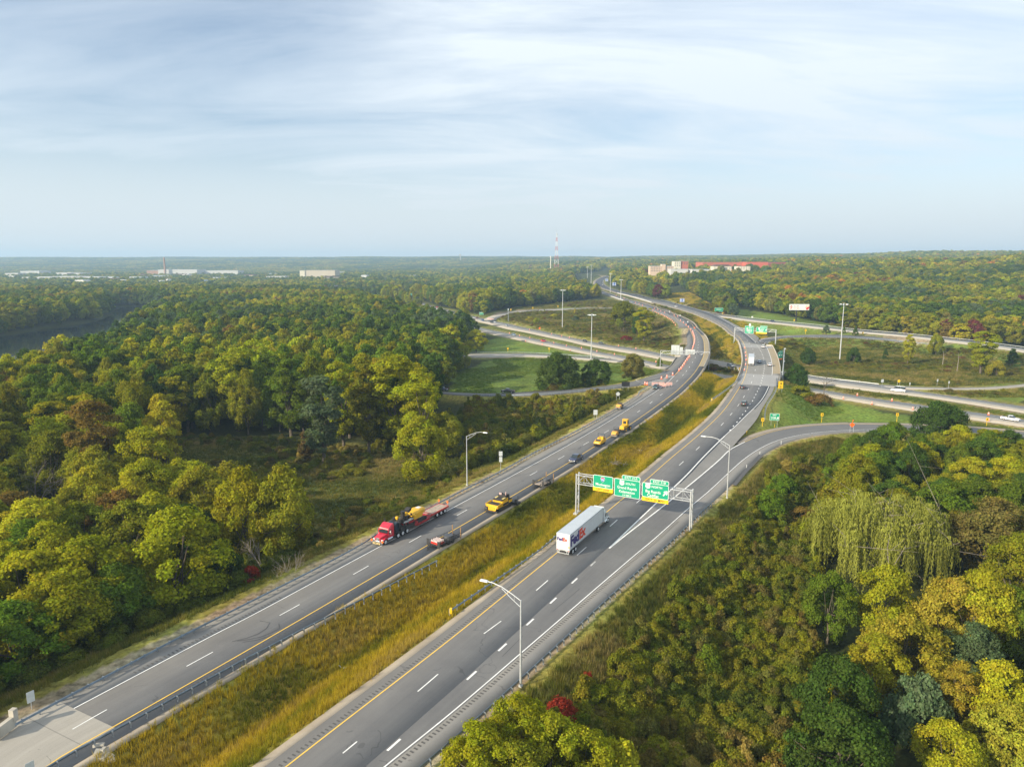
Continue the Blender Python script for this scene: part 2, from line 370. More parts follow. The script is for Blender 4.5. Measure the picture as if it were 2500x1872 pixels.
def zlc(x): return np.interp(x, [800, 1050, 1150, 1300, 1450, 1560, 1640, 1700], [0, 0.5, 1.5, 4.0, 5.6, 6.3, 7.1, 7.2])
def zline(zf, *segs, n=10, smooth=2):
    pts = []
    for c, pp in segs: pts += sp_(c, pp)
    arr = catmull(pts, n); w = np.array([at(x, y, zf) if zf is zmain or (zf is zlc and y < 905) else at(x, y, float(zf(x))) for x, y in arr]); keep = [0]
    for i in range(1, len(w)):
        if np.linalg.norm(w[i] - w[keep[-1]]) > .5: keep.append(i)
    w = w[keep]
    for _ in range(smooth): w[1:-1] = (w[:-2] + 2 * w[1:-1] + w[2:]) / 4
    return w
LCu = zline(zlc, ('E', [(-200, 780), (130, 812), (270, 818), (450, 822), (700, 812), (900, 803), (1100, 790), (1400, 757), (1550, 732), (1700, 690), (1780, 665)]), ('B', [(905, 925), (1000, 850), (1075, 760), (1120, 690), (1180, 600)]), ('A', [(1300, 1230), (1312, 1150), (1300, 1085), (1240, 1010), (1180, 955), (1100, 905), (990, 845)]))
LCl = zline(zlc, ('E', [(-200, 800), (270, 840), (500, 846), (700, 843), (900, 834), (1150, 810), (1400, 785), (1600, 762)]), ('B', [(560, 1150), (700, 1110), (940, 1050), (1085, 1000)]))
LCs = zline(zlc, ('E', [(1650, 745)]), ('B', [(380, 1085), (700, 1008), (930, 940), (1075, 857), (1130, 770), (1200, 665), (1250, 545), (1280, 430), (1275, 330), (1220, 240), (1130, 150), (1050, 90), (945, 25)]), ('A', [(1090, 840), (1000, 795), (900, 755)]))
def z0(x): return 0.0
Fu = zline(z0, ('K', [(-500, 445), (0, 440), (240, 457), (350, 466), (450, 492), (560, 532), (800, 610), (1000, 680), (1230, 735), (1470, 795)]), ('E', [(480, 262), (600, 285), (700, 310), (850, 340), (950, 362), (1050, 385), (1200, 415), (1350, 445), (1500, 465), (1650, 487), (1900, 540)]), ('S', [(1734, 877), (1808, 891), (1900, 905)]),
           ('H', [(540, 54), (700, 75), (900, 100), (1100, 125), (1300, 160), (1500, 190), (1800, 232), (2212, 292), (2600, 350)]))
Fl = zline(z0, ('K', [(-500, 480), (0, 470), (250, 482), (330, 520), (450, 555), (560, 590), (800, 660), (1000, 720), (1230, 790), (1470, 860)]), ('E', [(480, 293), (600, 325), (750, 352), (900, 385), (1050, 415), (1200, 450), (1400, 487), (1600, 520), (1880, 575)]), ('S', [(1734, 891), (1808, 906), (1900, 920)]),
           ('H', [(540, 103), (700, 125), (900, 155), (1180, 187), (1400, 210), (1700, 255), (2212, 338), (2600, 400)]))
Nu = zline(z0, ('K', [(-500, 560), (0, 570), (340, 655), (500, 700), (800, 790), (1100, 860), (1400, 935)]), ('E', [(500, 340), (620, 365), (750, 390), (900, 420), (1050, 450), (1200, 480), (1350, 512), (1500, 535), (1770, 592)]), ('S', [(1734, 909), (1850, 927)]),
           ('H', [(530, 143), (700, 172), (900, 205), (1100, 235), (1400, 277), (1700, 320), (1950, 352), (2212, 392), (2600, 450)]))
Nl = zline(z0, ('K', [(-500, 590), (0, 600), (340, 690), (500, 735), (800, 825), (1100, 905), (1400, 985)]), ('E', [(500, 370), (700, 412), (900, 455), (1100, 495), (1300, 535), (1500, 577), (1700, 616)]), ('S', [(1734, 925), (1850, 944)]),
           ('H', [(530, 178), (700, 215), (900, 248), (1100, 282), (1350, 322), (1600, 357), (1900, 402), (2212, 445), (2600, 510)]))
LBu = zline(z0, ('E', [(-100, 535), (240, 521), (400, 513), (725, 514), (950, 525), (1100, 535), (1250, 545), (1400, 560), (1500, 570)]))
LBl = zline(z0, ('E', [(-100, 555), (240, 541), (480, 543), (730, 539), (950, 545), (1100, 555), (1250, 566), (1400, 578), (1500, 588)]))
def zla(x): return np.interp(x, [1150, 1200, 1300, 1500, 1600], [0, .6, 3.0, 6.5, 7.6])
LAu = zline(zla, ('E', [(395, 262), (440, 238), (520, 207), (600, 191), (700, 182), (800, 177), (1000, 168), (1150, 163), (1390, 163), (1560, 175)]))
LAl = zline(zla, ('E', [(530, 285), (505, 262), (520, 243), (560, 227), (640, 213), (800, 199), (1000, 187), (1200, 178), (1390, 176), (1560, 190)]))
def zra(x): return np.interp(x, [1820, 1900, 2100, 2400, 2600], [8, 7.8, 7.0, 4.5, 3.0])
RAu = zline(zra, ('Q', [(1370, 752), (1430, 715), (1530, 690), (1700, 668), (1950, 655)]), ('D', [(800, 700), (1000, 706), (1300, 726), (1500, 747), (1800, 781), (2000, 811), (2212, 852), (2500, 915)]))
RAl = zline(zra, ('Q', [(1470, 790), (1490, 755), (1560, 725), (1700, 692), (1950, 678)]), ('D', [(800, 718), (1000, 723), (1300, 746), (1500, 767), (1800, 801), (2050, 840), (2212, 873), (2500, 940)]))
RBu = zline(lambda x: 8.0, ('Q', [(300, 243), (450, 283), (600, 323), (800, 365), (1000, 395)]), ('D', [(150, 571), (400, 601), (700, 631), (1000, 666), (1300, 691), (1600, 721), (1850, 747), (2060, 776), (2212, 797), (2500, 842)]))
RBl = zline(lambda x: 8.0, ('Q', [(300, 262), (450, 308), (600, 350), (800, 396), (1000, 420)]), ('D', [(150, 590), (400, 617), (700, 650), (1000, 682), (1300, 708), (1600, 742), (1850, 772), (2060, 802), (2212, 824), (2500, 875)]))
RCu = zline(z0, ('H', [(1100, 122), (1250, 133), (1400, 140), (1700, 147), (2000, 137), (2212, 118), (2400, 90), (2500, 55), (2480, 10)]))
RCl = zline(z0, ('H', [(1150, 142), (1250, 151), (1400, 157), (1700, 162), (2000, 153), (2230, 133), (2430, 103), (2540, 60), (2520, 10)]))

def centre(A, B, step=6):
    a = resample(A, step); c = closest(B, a); w = c[:, 5] / 2; m = a.copy(); m[:, :3] = (a + c[:, :3]) / 2; return m, w
# corridors: (centre line, half width, height, bridge interval mask)
CORR_HI, CORR_LO = [], []
def corr(lst, A, B, pad=1.0, slope=.36, skip=None):
    m, w = centre(A, B); w = np.clip(w, 2, 30) + pad
    lst.append((m, w, slope, skip))
bL0, bL1 = at(*sp_('B', [(1290, 860)])[0], zmain), at(*sp_('B', [(1450, 325)])[0], zmain)
bR0, bR1 = at(*sp_('F', [(1230, 640)])[0], zmain), at(*sp_('F', [(1180, 320)])[0], zmain)
def skip_between(a, b, r=40):
    a = a[:2]; b = b[:2]; u = (b - a) / np.linalg.norm(b - a); L_ = np.linalg.norm(b - a)
    def f(P): 
        t = (P[:, :2] - a) @ u; d = np.abs((P[:, 0] - a[0]) * u[1] - (P[:, 1] - a[1]) * u[0]); return (t > 2) & (t < L_ - 2) & (d < r)
    return f
skL = skip_between(bL0, bL1); skR = skip_between(bR0, bR1)
R_left = offset(Ry, -3.2); L_right = offset(Ly, 3.2)
Rw_out = offset(Rw, 4.4); Lw_out = offset(Lw, -4.6)
corr(CORR_HI, sub(Ly, 0, s_at(Ly, Lw[-1]) - 4), Lw_out, 2.4, .40, skL)
# width of the left carriageway beyond the gore: yellow to ramp edge
LyM = sub(Ly, s_at(Ly, at(*sp_('B', [(1300, 1110)])[0], zmain)), s_at(Ly, at(*sp_('Q', [(60, 305)])[0], zmain)))
corr(CORR_HI, LyM, LCu, 2.4, .40, skL)
LyE = sub(Ly, s_at(Ly, at(*sp_('B', [(1430, 145)])[0], zmain)), 1e9); corr(CORR_HI, LyE, offset(LyE, -11), 2.4, .36, None)
corr(CORR_HI, sub(Ry, 0, s_at(Ry, bR1)), RL, 2.6, .40, skR)
corr(CORR_HI, sub(Ry, s_at(Ry, bR1), 1e9), R2w, 2.4, .40, None)
corr(CORR_HI, XL, Rw_out, .8, .40, None)
corr(CORR_HI, LCl, sub(LCu, 0, s_at(LCu, at(*sp_('B', [(1000, 850)])[0], zmain))), 1.6, .36, skL)
corr(CORR_HI, LAu, LAl, 1.0, .3, None); corr(CORR_HI, RAu, RAl, 2.0, .3, None); corr(CORR_HI, RBu, RBl, 2.5, .36, None)
corr(CORR_LO, Fu, Fl, 3.5, .5, None); corr(CORR_LO, Nu, Nl, 3.0, .5, None); corr(CORR_LO, LBu, LBl, 2.0, .4, None); corr(CORR_LO, RCu, RCl, 2.0, .4, None)

# ------------------------------------------------------------------ terrain
BB = np.array([-1.2, -.35, -.1, .02, .15, .30, .45, .6, .8, 1.2]); YY = np.array([0, 350, 500, 700, 1000, 1300, 1800, 2500, 3500, 4500, 6000, 9000])
HT = np.array([  # rows: bearing, columns: distance
    [-1, -1, -1, -1, -1, 0, 0, 1, 2, 25, 72, 74], [-1, -1, -1, -1, -1, 0, 0, 1, 2, 30, 84, 86], [-1, -1, -1, -1, 0, 1, 4, 8, 20, 50, 90, 92],
    [-1, -1, 0, 3, 6, 10, 14, 22, 45, 70, 92, 94], [-1, -1, 1, 6, 12, 20, 30, 40, 60, 76, 84, 86], [-1, 0, 2, 7, 17, 31, 41, 48, 70, 86, 90, 90],
    [-1, 0, 3, 7, 24, 38, 46, 60, 82, 94, 96, 96], [-1, 0, 3, 9, 28, 42, 50, 72, 90, 100, 102, 102], [-1, 0, 3, 12, 40, 62, 68, 80, 94, 102, 104, 104], [-1, 0, 3, 14, 46, 70, 76, 84, 96, 104, 106, 106]], float)
def vnoise(x, y, s, seed=0):
    x = x / s; y = y / s; xi = np.floor(x).astype(np.int64); yi = np.floor(y).astype(np.int64); fx = x - xi; fy = y - yi
    fx = fx * fx * (3 - 2 * fx); fy = fy * fy * (3 - 2 * fy)
    def h(a, b):
        n = (a * 374761393 + b * 668265263 + seed * 974634777) & 0xffffffff
        n = ((n ^ (n >> 13)) * 1274126177) & 0xffffffff
        return ((n ^ (n >> 16)) & 0xffff) / 65535.0
    return (h(xi, yi) * (1 - fx) + h(xi + 1, yi) * fx) * (1 - fy) + (h(xi, yi + 1) * (1 - fx) + h(xi + 1, yi + 1) * fx) * fy
def in_poly(poly, x, y):
    poly = np.asarray(poly); c = np.zeros(x.shape, bool); n = len(poly); j = n - 1
    for i in range(n):
        xi, yi = poly[i]; xj, yj = poly[j]
        with np.errstate(divide='ignore', invalid='ignore'):
            m = ((yi > y) != (yj > y)) & (x < (xj - xi) * (y - yi) / (yj - yi + 1e-12) + xi)
        c ^= m; j = i
    return c
RIVER = [(-160, 200), (-212, 325), (-228, 395), (-300, 565), (-365, 745), (-420, 900), (-520, 1000), (-560, 960), (-470, 840), (-433, 742), (-425, 589), (-400, 400), (-400, 200), (-380, -50), (-110, -50)]
def poly_dist(poly, x, y):
    P = np.array(poly + [poly[0]], float); P3 = np.column_stack([P, np.zeros(len(P))])
    return closest(P3, np.column_stack([x.ravel(), y.ravel()]))[:, 5].reshape(x.shape)
def base_z(X, Yv):
    Yc = np.maximum(Yv, 1.0); b = np.clip(X / np.maximum(Yc, 60), BB[0], BB[-1])
    yc = np.clip(Yc, YY[0], YY[-1]); i = np.clip(np.searchsorted(BB, b) - 1, 0, len(BB) - 2); j = np.clip(np.searchsorted(YY, yc) - 1, 0, len(YY) - 2)
    u = (b - BB[i]) / (BB[i + 1] - BB[i]); v = (yc - YY[j]) / (YY[j + 1] - YY[j]); u = u * u * (3 - 2 * u); 
    z = (HT[i, j] * (1 - u) + HT[i + 1, j] * u) * (1 - v) + (HT[i, j + 1] * (1 - u) + HT[i + 1, j + 1] * u) * v
    far = np.clip((Yv - 900) / 2500, 0, 1)
    z = z + (vnoise(X, Yv, 420, 3) - .5) * 16 * far * np.clip(z / 30, 0, 1) + (vnoise(X, Yv, 38, 5) - .5) * .8
    return z
def terrain_z(X, Yv):
    sh = X.shape; x = X.ravel().astype(float); y = Yv.ravel().astype(float); z = base_z(x, y)
    inr = in_poly(RIVER, x, y); near = np.where((x < -140) & (y < 1100))[0]
    if len(near):
        d = poly_dist(RIVER, x[near], y[near]); sgn = np.where(inr[near], 1, -1); z[near] = np.minimum(z[near], np.maximum(-6, -3.0 - .35 * d * sgn)) if False else np.where(inr[near], np.maximum(-6, -3.1 - .35 * d), np.minimum(z[near], -3.0 + .45 * d))
    sunk = np.zeros(len(x)); dmin = np.full(len(x), 1e6)
    for lst in (CORR_HI, CORR_LO):
        for P, w, s, skip in lst:
            lo = P[:, :2].min(0) - 90; hi = P[:, :2].max(0) + 90
            idx = np.where((x > lo[0]) & (x < hi[0]) & (y > lo[1]) & (y < hi[1]))[0]
            if not len(idx): continue
            q = np.column_stack([x[idx], y[idx]]); c = closest(P, q); sw = np.interp(c[:, 3], arclen(P), w)
            d = np.maximum(0, c[:, 5] - sw); zr = c[:, 2] - .10 - np.clip(y[idx] / 2500, 0, .5)
            ok = np.ones(len(idx), bool)
            if skip is not None: ok = ~skip(q)
            dd = s * np.maximum(0, d - .3); zz = np.clip(z[idx], zr - dd, zr + dd * 1.3)
            z[idx] = np.where(ok, zz, z[idx]); dmin[idx] = np.where(ok, np.minimum(dmin[idx], c[:, 5] - sw), dmin[idx])
    return z.reshape(sh), dmin.reshape(sh)
NR, NC = 600, 520
Yr = 24 * (9000 / 24) ** (np.linspace(0, 1, NR)); bb = np.linspace(-1.15, 1.15, NC)
TX = bb[None, :] * (Yr[:, None] + 40); TY = np.repeat(Yr[:, None], NC, 1)
TZ, TD = terrain_z(TX, TY)
def ground_z(x, y):
    """height of the built terrain sheet (same triangles as the mesh, near enough)"""
    x = np.atleast_1d(np.asarray(x, float)); y = np.atleast_1d(np.asarray(y, float)); 
    r = np.log(np.maximum(y, 24.01) / 24) / np.log(9000 / 24) * (NR - 1); r = np.clip(r, 0, NR - 1.001); i = r.astype(int)
    y0 = Yr[i]; y1 = Yr[i + 1]; fr = np.clip((y - y0) / (y1 - y0), 0, 1)
    c = np.clip((x / (y + 40) + 1.15) / 2.3 * (NC - 1), 0, NC - 1.001); j = c.astype(int); fc = c - j
    return (TZ[i, j] * (1 - fc) + TZ[i, j + 1] * fc) * (1 - fr) + (TZ[i + 1, j] * (1 - fc) + TZ[i + 1, j + 1] * fc) * fr
# ground colours: what grows where
C_floor = (.040, .048, .015); C_mead = (.14, .135, .04); C_lawn = (.115, .165, .028); C_gold = (.30, .23, .035); C_goldg = (.15, .155, .022); C_brown = (.145, .115, .045); C_far = (.045, .055, .020)
TC = np.zeros((NR, NC, 3)); TC[:] = C_floor
REG = []   # (colour, world polygon, softness)
def region(col, pts, z=0.0, c='V'):
    REG.append((col, [tuple(at(x, y, z)[:2]) for x, y in sp_(c, pts)]))
region(C_mead, [(340, 1000), (345, 950), (600, 945), (960, 985), (1000, 1005), (1100, 950), (1250, 880), (1380, 845), (1440, 830), (1390, 900), (1250, 985), (1000, 1110), (760, 1230), (640, 1290), (655, 1100), (480, 1010)], -1)
region((.085, .105, .035), [(640, 1020), (760, 1015), (900, 1060), (900, 1100), (760, 1130), (660, 1120)], -1)
region(C_lawn, [(1040, 735), (1110, 725), (1420, 790), (1240, 768), (1000, 765), (990, 755)], 0)
region(C_lawn, [(990, 800), (1080, 770), (1400, 790), (1440, 800), (1400, 850), (1240, 830), (1100, 845), (980, 845), (970, 820)], 0)
region(C_brown, [(1060, 700), (1110, 680), (1280, 668), (1400, 665), (1480, 700), (1500, 760), (1440, 780), (1300, 745), (1130, 712)], 0)
region((.12, .12, .03), [(1060, 705), (1070, 690), (1150, 672), (1300, 668), (1150, 685), (1100, 692), (1140, 712), (1300, 742), (1440, 772), (1300, 748)], 1)
region(C_lawn, [(1570, 690), (1700, 715), (2212, 790), (2212, 760), (1700, 680), (1560, 668)], 7)
region(C_lawn, [(1680, 740), (1740, 725), (2000, 740), (2212, 800), (2212, 830), (1950, 765), (1760, 770), (1680, 800)], 4)
region((.15, .135, .045), [(1700, 790), (1760, 768), (1960, 770), (2150, 790), (2200, 815), (1950, 832), (1740, 800)], 0)
region(C_lawn, [(1930, 840), (2212, 838), (2212, 890), (1960, 855)], 0)
region(C_lawn, [(1610, 940), (1650, 900), (1690, 830), (1740, 840), (1950, 880), (2212, 915), (2212, 930), (1800, 915), (1680, 925)], 3)
region((.12, .125, .035), [(1600, 1040), (1700, 965), (1800, 935), (2212, 945), (2212, 985), (1900, 975), (1780, 975), (1690, 1010), (1620, 1060), (1560, 1120)], 2)
region(C_gold, [(190, 1700), (225, 1600), (430, 1500), (700, 1340), (940, 1210), (1090, 1130), (1230, 1020), (1350, 950), (1450, 870), (1520, 800), (1590, 790), (1570, 850), (1500, 920), (1400, 1010), (1200, 1180), (970, 1360), (600, 1690)], 4)
region(C_gold, [(1545, 765), (1530, 720), (1480, 670), (1400, 640), (1300, 612), (1380, 625), (1460, 650), (1560, 685), (1640, 745), (1650, 765)], 6)
region((.11, .115, .03), [(1240, 600), (1290, 600), (1330, 590), (1400, 595), (1400, 640), (1330, 625), (1270, 615)], 14)
region((.10, .10, .035), [(1100, 1656), (1000, 1656), (1490, 1190), (1600, 1060), (1640, 1090), (1500, 1260), (1200, 1560)], 1)
xf, yf = TX.ravel(), TY.ravel(); tc = TC.reshape(-1, 3)
wobx = (vnoise(xf, yf, 9, 11) - .5) * 6; woby = (vnoise(xf, yf, 9, 12) - .5) * 6
for col, poly in REG: tc[in_poly(poly, xf + wobx, yf + woby)] = col
tc[yf > 1100] = C_far
dm = TD.ravel()
# mown and gravelled verges beside every road
v_ = (dm < 7) & (dm > -50); gm = np.clip((7 - dm) / 5, 0, 1)[:, None] * .75; base_v = np.where((yf < 330)[:, None], np.array((.24, .22, .05)), np.array((.16, .18, .035)))
tc[v_] = (tc * (1 - gm) + base_v * gm)[v_]
g_ = dm < np.where((xf < -44 + (yf - 109) * .52) & (yf < 330), -2.35, -1.3); tc[g_] = (.26, .215, .15)
# random patchy tone over all the ground
n_a = vnoise(xf, yf, 22, 21); n_b = vnoise(xf, yf, 6, 22)
tc *= (.62 + .5 * n_a + .3 * n_b)[:, None]
fur = closest((resample(offset(Ry, -13.5), 4)), np.column_stack([xf, yf])) if False else None
tv = np.column_stack([xf, yf, TZ.ravel()])
ii = np.arange(NR * NC).reshape(NR, NC); tf = np.stack([ii[:-1, :-1], ii[:-1, 1:], ii[1:, 1:], ii[1:, :-1]], -1).reshape(-1, 4)
me = np_mesh('terrain', tv, tf, True)
ca = me.color_attributes.new('gcol', 'FLOAT_COLOR', 'POINT'); ca.data.foreach_set('color', np.column_stack([tc, np.ones(len(tc))]).astype(np.float32).ravel())
def ground_material():
    m = bpy.data.materials.new('ground_cover'); m.use_nodes = True; nt = m.node_tree; L = nt.links.new; b = nt.nodes['Principled BSDF']; b.inputs['Roughness'].default_value = .95; b.inputs['Specular IOR Level'].default_value = .1
    a = nt.nodes.new('ShaderNodeAttribute'); a.attribute_name = 'gcol'; g = nt.nodes.new('ShaderNodeNewGeometry')
    def nz(sc, d): 
        n = nt.nodes.new('ShaderNodeTexNoise'); n.inputs['Scale'].default_value = sc; n.inputs['Detail'].default_value = d; n.inputs['Roughness'].default_value = .65; L(g.outputs['Position'], n.inputs['Vector']); return n
    n1 = nz(.9, 8); n2 = nz(.11, 6)
    mr = nt.nodes.new('ShaderNodeMapRange'); mr.inputs['From Min'].default_value = .3; mr.inputs['From Max'].default_value = .72; mr.inputs['To Min'].default_value = .35; mr.inputs['To Max'].default_value = 1.65; L(n1.outputs['Fac'], mr.inputs[0])
    vm = nt.nodes.new('ShaderNodeVectorMath'); vm.operation = 'SCALE'; L(a.outputs['Color'], vm.inputs[0]); L(mr.outputs[0], vm.inputs['Scale'])
    hs = nt.nodes.new('ShaderNodeMix'); hs.data_type = 'RGBA'; hs.blend_type = 'MULTIPLY'; cr = nt.nodes.new('ShaderNodeValToRGB'); cr.color_ramp.elements[0].position = .35; cr.color_ramp.elements[1].position = .65
    cr.color_ramp.elements[0].color = (1.10, .95, .88, 1); cr.color_ramp.elements[1].color = (.92, 1.04, .95, 1); L(n2.outputs['Fac'], cr.inputs[0]); hs.inputs[0].default_value = 1; L(vm.outputs[0], hs.inputs[6]); L(cr.outputs[0], hs.inputs[7])
    L(hs.outputs[2], b.inputs['Base Color']); bp = nt.nodes.new('ShaderNodeBump'); bp.inputs['Strength'].default_value = .6; bp.inputs['Distance'].default_value = .4; L(n1.outputs['Fac'], bp.inputs['Height']); L(bp.outputs[0], b.inputs['Normal'])
    return m
tag(mesh_obj('ground', me, ground_material()), kind='structure')
# river
def flat_poly(name, poly, z, m, kind='structure'):
    b = bmesh.new(); vs_ = [b.verts.new((x, y, z)) for x, y in poly]; f = b.faces.new(vs_); bmesh.ops.triangulate(b, faces=[f]); me_ = bpy.data.meshes.new(name); bmesh.ops.recalc_face_normals(b, faces=b.faces)
    if b.faces[:][0].normal.z < 0: bmesh.ops.reverse_faces(b, faces=b.faces)
    b.to_mesh(me_); b.free(); o = mesh_obj(name, me_, m); tag(o, kind=kind); return o
M_water = mat('river_water', (.012, .022, .028), .06, spec=.5)
nt = M_water.node_tree; bw = nt.nodes['Principled BSDF']; nz = nt.nodes.new('ShaderNodeTexNoise'); nz.inputs['Scale'].default_value = .35; nz.inputs['Detail'].default_value = 5; g_n = nt.nodes.new('ShaderNodeNewGeometry'); nt.links.new(g_n.outputs['Position'], nz.inputs['Vector'])
bpn = nt.nodes.new('ShaderNodeBump'); bpn.inputs['Strength'].default_value = .12; bpn.inputs['Distance'].default_value = .3; nt.links.new(nz.outputs['Fac'], bpn.inputs['Height']); nt.links.new(bpn.outputs[0], bw.inputs['Normal'])
flat_poly('river', [(x - 6 * (1 if x < -390 else -1), y) for x, y in RIVER], -3.6, M_water)

# ------------------------------------------------------------------ pavements
def ribbon(name, A, B, m, dz=0.0, step=3.0, ncross=2, kind='structure', parent=None, skirt=0.0):
    A = resample(A, step); c = closest(B, A); Bp = c[:, :3]; Bz = Bp[:, 2]
    rows = []; W_ = np.linalg.norm(A[:, :2] - Bp[:, :2], axis=1); s = arclen(A)
    us = np.linspace(0, 1, ncross)
    V_ = np.stack([A * (1 - u) + Bp * u for u in us], 1); V_[:, :, 2] += dz
    UV = np.stack([np.column_stack([W_ * u, s]) for u in us], 1)
    n = len(A); 
    if skirt:
        e0 = V_[:, :1].copy(); e0[:, :, 2] -= skirt; e1 = V_[:, -1:].copy(); e1[:, :, 2] -= skirt
        V_ = np.concatenate([e0, V_, e1], 1); UV = np.concatenate([UV[:, :1], UV, UV[:, -1:]], 1)
    k = V_.shape[1]; ii_ = np.arange(n * k).reshape(n, k)
    f = np.stack([ii_[:-1, :-1], ii_[:-1, 1:], ii_[1:, 1:], ii_[1:, :-1]], -1).reshape(-1, 4)
    v = V_.reshape(-1, 3); mid = ((n - 1) // 2) * (k - 1); a_, b_, c_ = v[f[mid][0]], v[f[mid][1]], v[f[mid][2]]
    if skirt: mid = ((n - 1) // 2) * (k - 1) + 1; a_, b_, c_ = v[f[mid][0]], v[f[mid][1]], v[f[mid][2]]
    if np.cross(b_ - a_, c_ - a_)[2] < 0: f = f[:, ::-1]
    me = np_mesh(name, v, f); uvl = me.uv_layers.new(name='UVMap'); uv = UV.reshape(-1, 2)[f.ravel()]; uvl.data.foreach_set('uv', uv.astype(np.float32).ravel())
    o = mesh_obj(name, me, m, parent)
    if kind: tag(o, kind=kind)
    return o
def stripe(name, P, w, m, dz=.03, s0=None, s1=None, side=0.0, parent=None):
    if s0 is not None or s1 is not None: P = sub(P, s0 or 0, s1 if s1 is not None else arclen(P)[-1])
    return ribbon(name, offset(P, side - w / 2), offset(P, side + w / 2), m, dz, 2.5, 2, 'structure', parent)
def joined_marks(name, quads, m, kind='structure'):
    b = MB()
    for q in quads: b.quad(*q)
    o = b.build(name, m); return tag(o, kind=kind)
def dash_quads(P, centres, L_, w, dz=.03, side=0.0):
    out = []
    for s in centres:
        for s0 in np.arange(s - L_ / 2, s + L_ / 2 - .01, L_ / 2):
            p, a = pt_at(P, s0); q, a2 = pt_at(P, s0 + L_ / 2); n0 = np.array([math.sin(a), -math.cos(a), 0]); n1 = np.array([math.sin(a2), -math.cos(a2), 0]); up = np.array([0, 0, dz])
            out.append((p + n0 * (side - w / 2) + up, p + n0 * (side + w / 2) + up, q + n1 * (side + w / 2) + up, q + n1 * (side - w / 2) + up))
    return out
sg = lambda P, c, x, y, z=zmain: s_at(P, at(*sp_(c, [(x, y)])[0], z))
# right carriageway
ribbon('gravel_verge', offset(Ry, -3.1), offset(Ry, -1.5), M_gravel, -.05, skirt=.3)
RyN = sub(Ry, 0, sg(Ry, 'F', 1075, 345))
ribbon('roadway', offset(RyN, -1.9), offset(RL, .6), M_asph, 0.0, 3, 3, skirt=.5)
s_gtip = sg(XL, 'G', 870, 1206); s_gend = sg(XL, 'F', 1000, 1330)
ribbon('exit_ramp', offset(XL, -.35), offset(Rw, .25), M_asph, .008, 3, 3)
ribbon('paved_shoulder', Rw, offset(Rw, 3.1), M_asphl, .004, skirt=.4)
s_end = sg(RL, 'Q', 1480, 790)
# gore between the through lanes and the exit ramp
gore_R = sub(XL, s_gtip, sg(XL, 'F', 1130, 1262)); 
gore_R = np.vstack([sub(XL, s_gtip, sg(XL, 'F', 960, 1350)), line(('F', [(1030, 1248), (1120, 1152), (1200, 1052), (1245, 965), (1300, 875), (1345, 805), (1372, 745)]))])
ribbon('gore_pavement', sub(RL, sg(RL, 'G', 870, 1204), sg(RL, 'F', 1322, 715)), gore_R, M_asphl, .006)
ribbon('merge_pavement', line(('Q', [(1352, 748), (1348, 790), (1345, 830)])), line(('Q', [(1478, 770), (1485, 800), (1495, 830)])), M_asph, -.004)
ramp_in = sub(XL, sg(XL, 'F', 1060, 1290), 1e9)
ribbon('ramp_shoulder', offset(ramp_in, -2.6), ramp_in, M_concs, .002, skirt=.3)
RLb = sub(RL, sg(RL, 'F', 1318, 725), 1e9)
ribbon('paved_shoulder', RLb, offset(RLb, 3.6), M_asphl, .004, skirt=.4)
# beyond the bridge
Ry2 = sub(Ry, sg(Ry, 'F', 1085, 360), 1e9)
ribbon('roadway', offset(Ry2, -1.6), offset(R2w, .9), M_asph, .002, 5, 3, skirt=.6)
ribbon('paved_shoulder', offset(R2w, .2), offset(R2w, 3.0), M_asphl, -.01, 5, skirt=.6)
gore2 = line(('Q', [(1400, 690), (1330, 640), (1250, 590), (1150, 545), (1060, 500), (960, 455), (860, 408)]))
ribbon('gore_pavement', sub(R2w, 0, sg(R2w, 'Q', 860, 412)), gore2, M_asphl, .01)
ribbon('entry_ramp', RAu, RAl, M_asph, .0, 4, 2, skirt=.5)
ribbon('ramp_shoulder', offset(RAu, -2.2) if False else offset(RAu, -1.8), RAu, M_gravel, -.02, 4, skirt=.3)
ribbon('outer_ramp', RBu, RBl, M_conc, 0, 4, 2, skirt=.5)
RApatch = line(('Q', [(1340, 760), (1450, 700), (1560, 690)])); 
# left carriageway
ribbon('gravel_verge', offset(Ly, 2.2), offset(Ly, 3.4), M_gravel, -.05, skirt=.3)
LyA = sub(Ly, 0, sg(Ly, 'B', 1180, 1230))
LwT = np.vstack([Lw, LT[2:]]); LyB_ = sub(Ly, 0, sg(Ly, 'B', 1430, 145))
ribbon('roadway', offset(LyB_, 2.4), offset(LwT, -.4), M_asph, 0, 3, 3, skirt=.5)
ribbon('gore_pavement', sub(Lw, sg(Lw, 'B', 800, 1250), 1e9), sub(LCl, sg(LCl, 'B', 560, 1150), 1e9), M_asphl, .008, 2)
s_sh0 = sg(Lw, 'O', 620, 690)
ribbon('paved_shoulder', offset(Lw, -3.4), Lw, M_asphl, .004, skirt=.4)
Ly3 = sub(Ly, sg(Ly, 'B', 1050, 1330), sg(Ly, 'Q', 60, 305))
ribbon('roadway', LT, sub(LCu, sg(LCu, 'B', 850, 950), 1e9), M_asph, .004, 4, 3, skirt=.6)
LCuN = sub(LCu, 0, sg(LCu, 'B', 1000, 850))
ribbon('exit_ramp', LCuN, LCl, M_asph, .002, 3, 2, skirt=.5)
LyC = sub(Ly, sg(Ly, 'B', 1430, 145), 1e9)
ribbon('roadway', offset(LyC, 1.5), offset(LyC, -11.0), M_asph, .002, 5, 2, skirt=.5)
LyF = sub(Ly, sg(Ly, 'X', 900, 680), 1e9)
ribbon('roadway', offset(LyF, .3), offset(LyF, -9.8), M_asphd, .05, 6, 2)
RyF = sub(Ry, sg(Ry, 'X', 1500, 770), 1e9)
ribbon('roadway', offset(RyF, 1.0), offset(RyF, 10), M_asphd, .05, 6, 2)
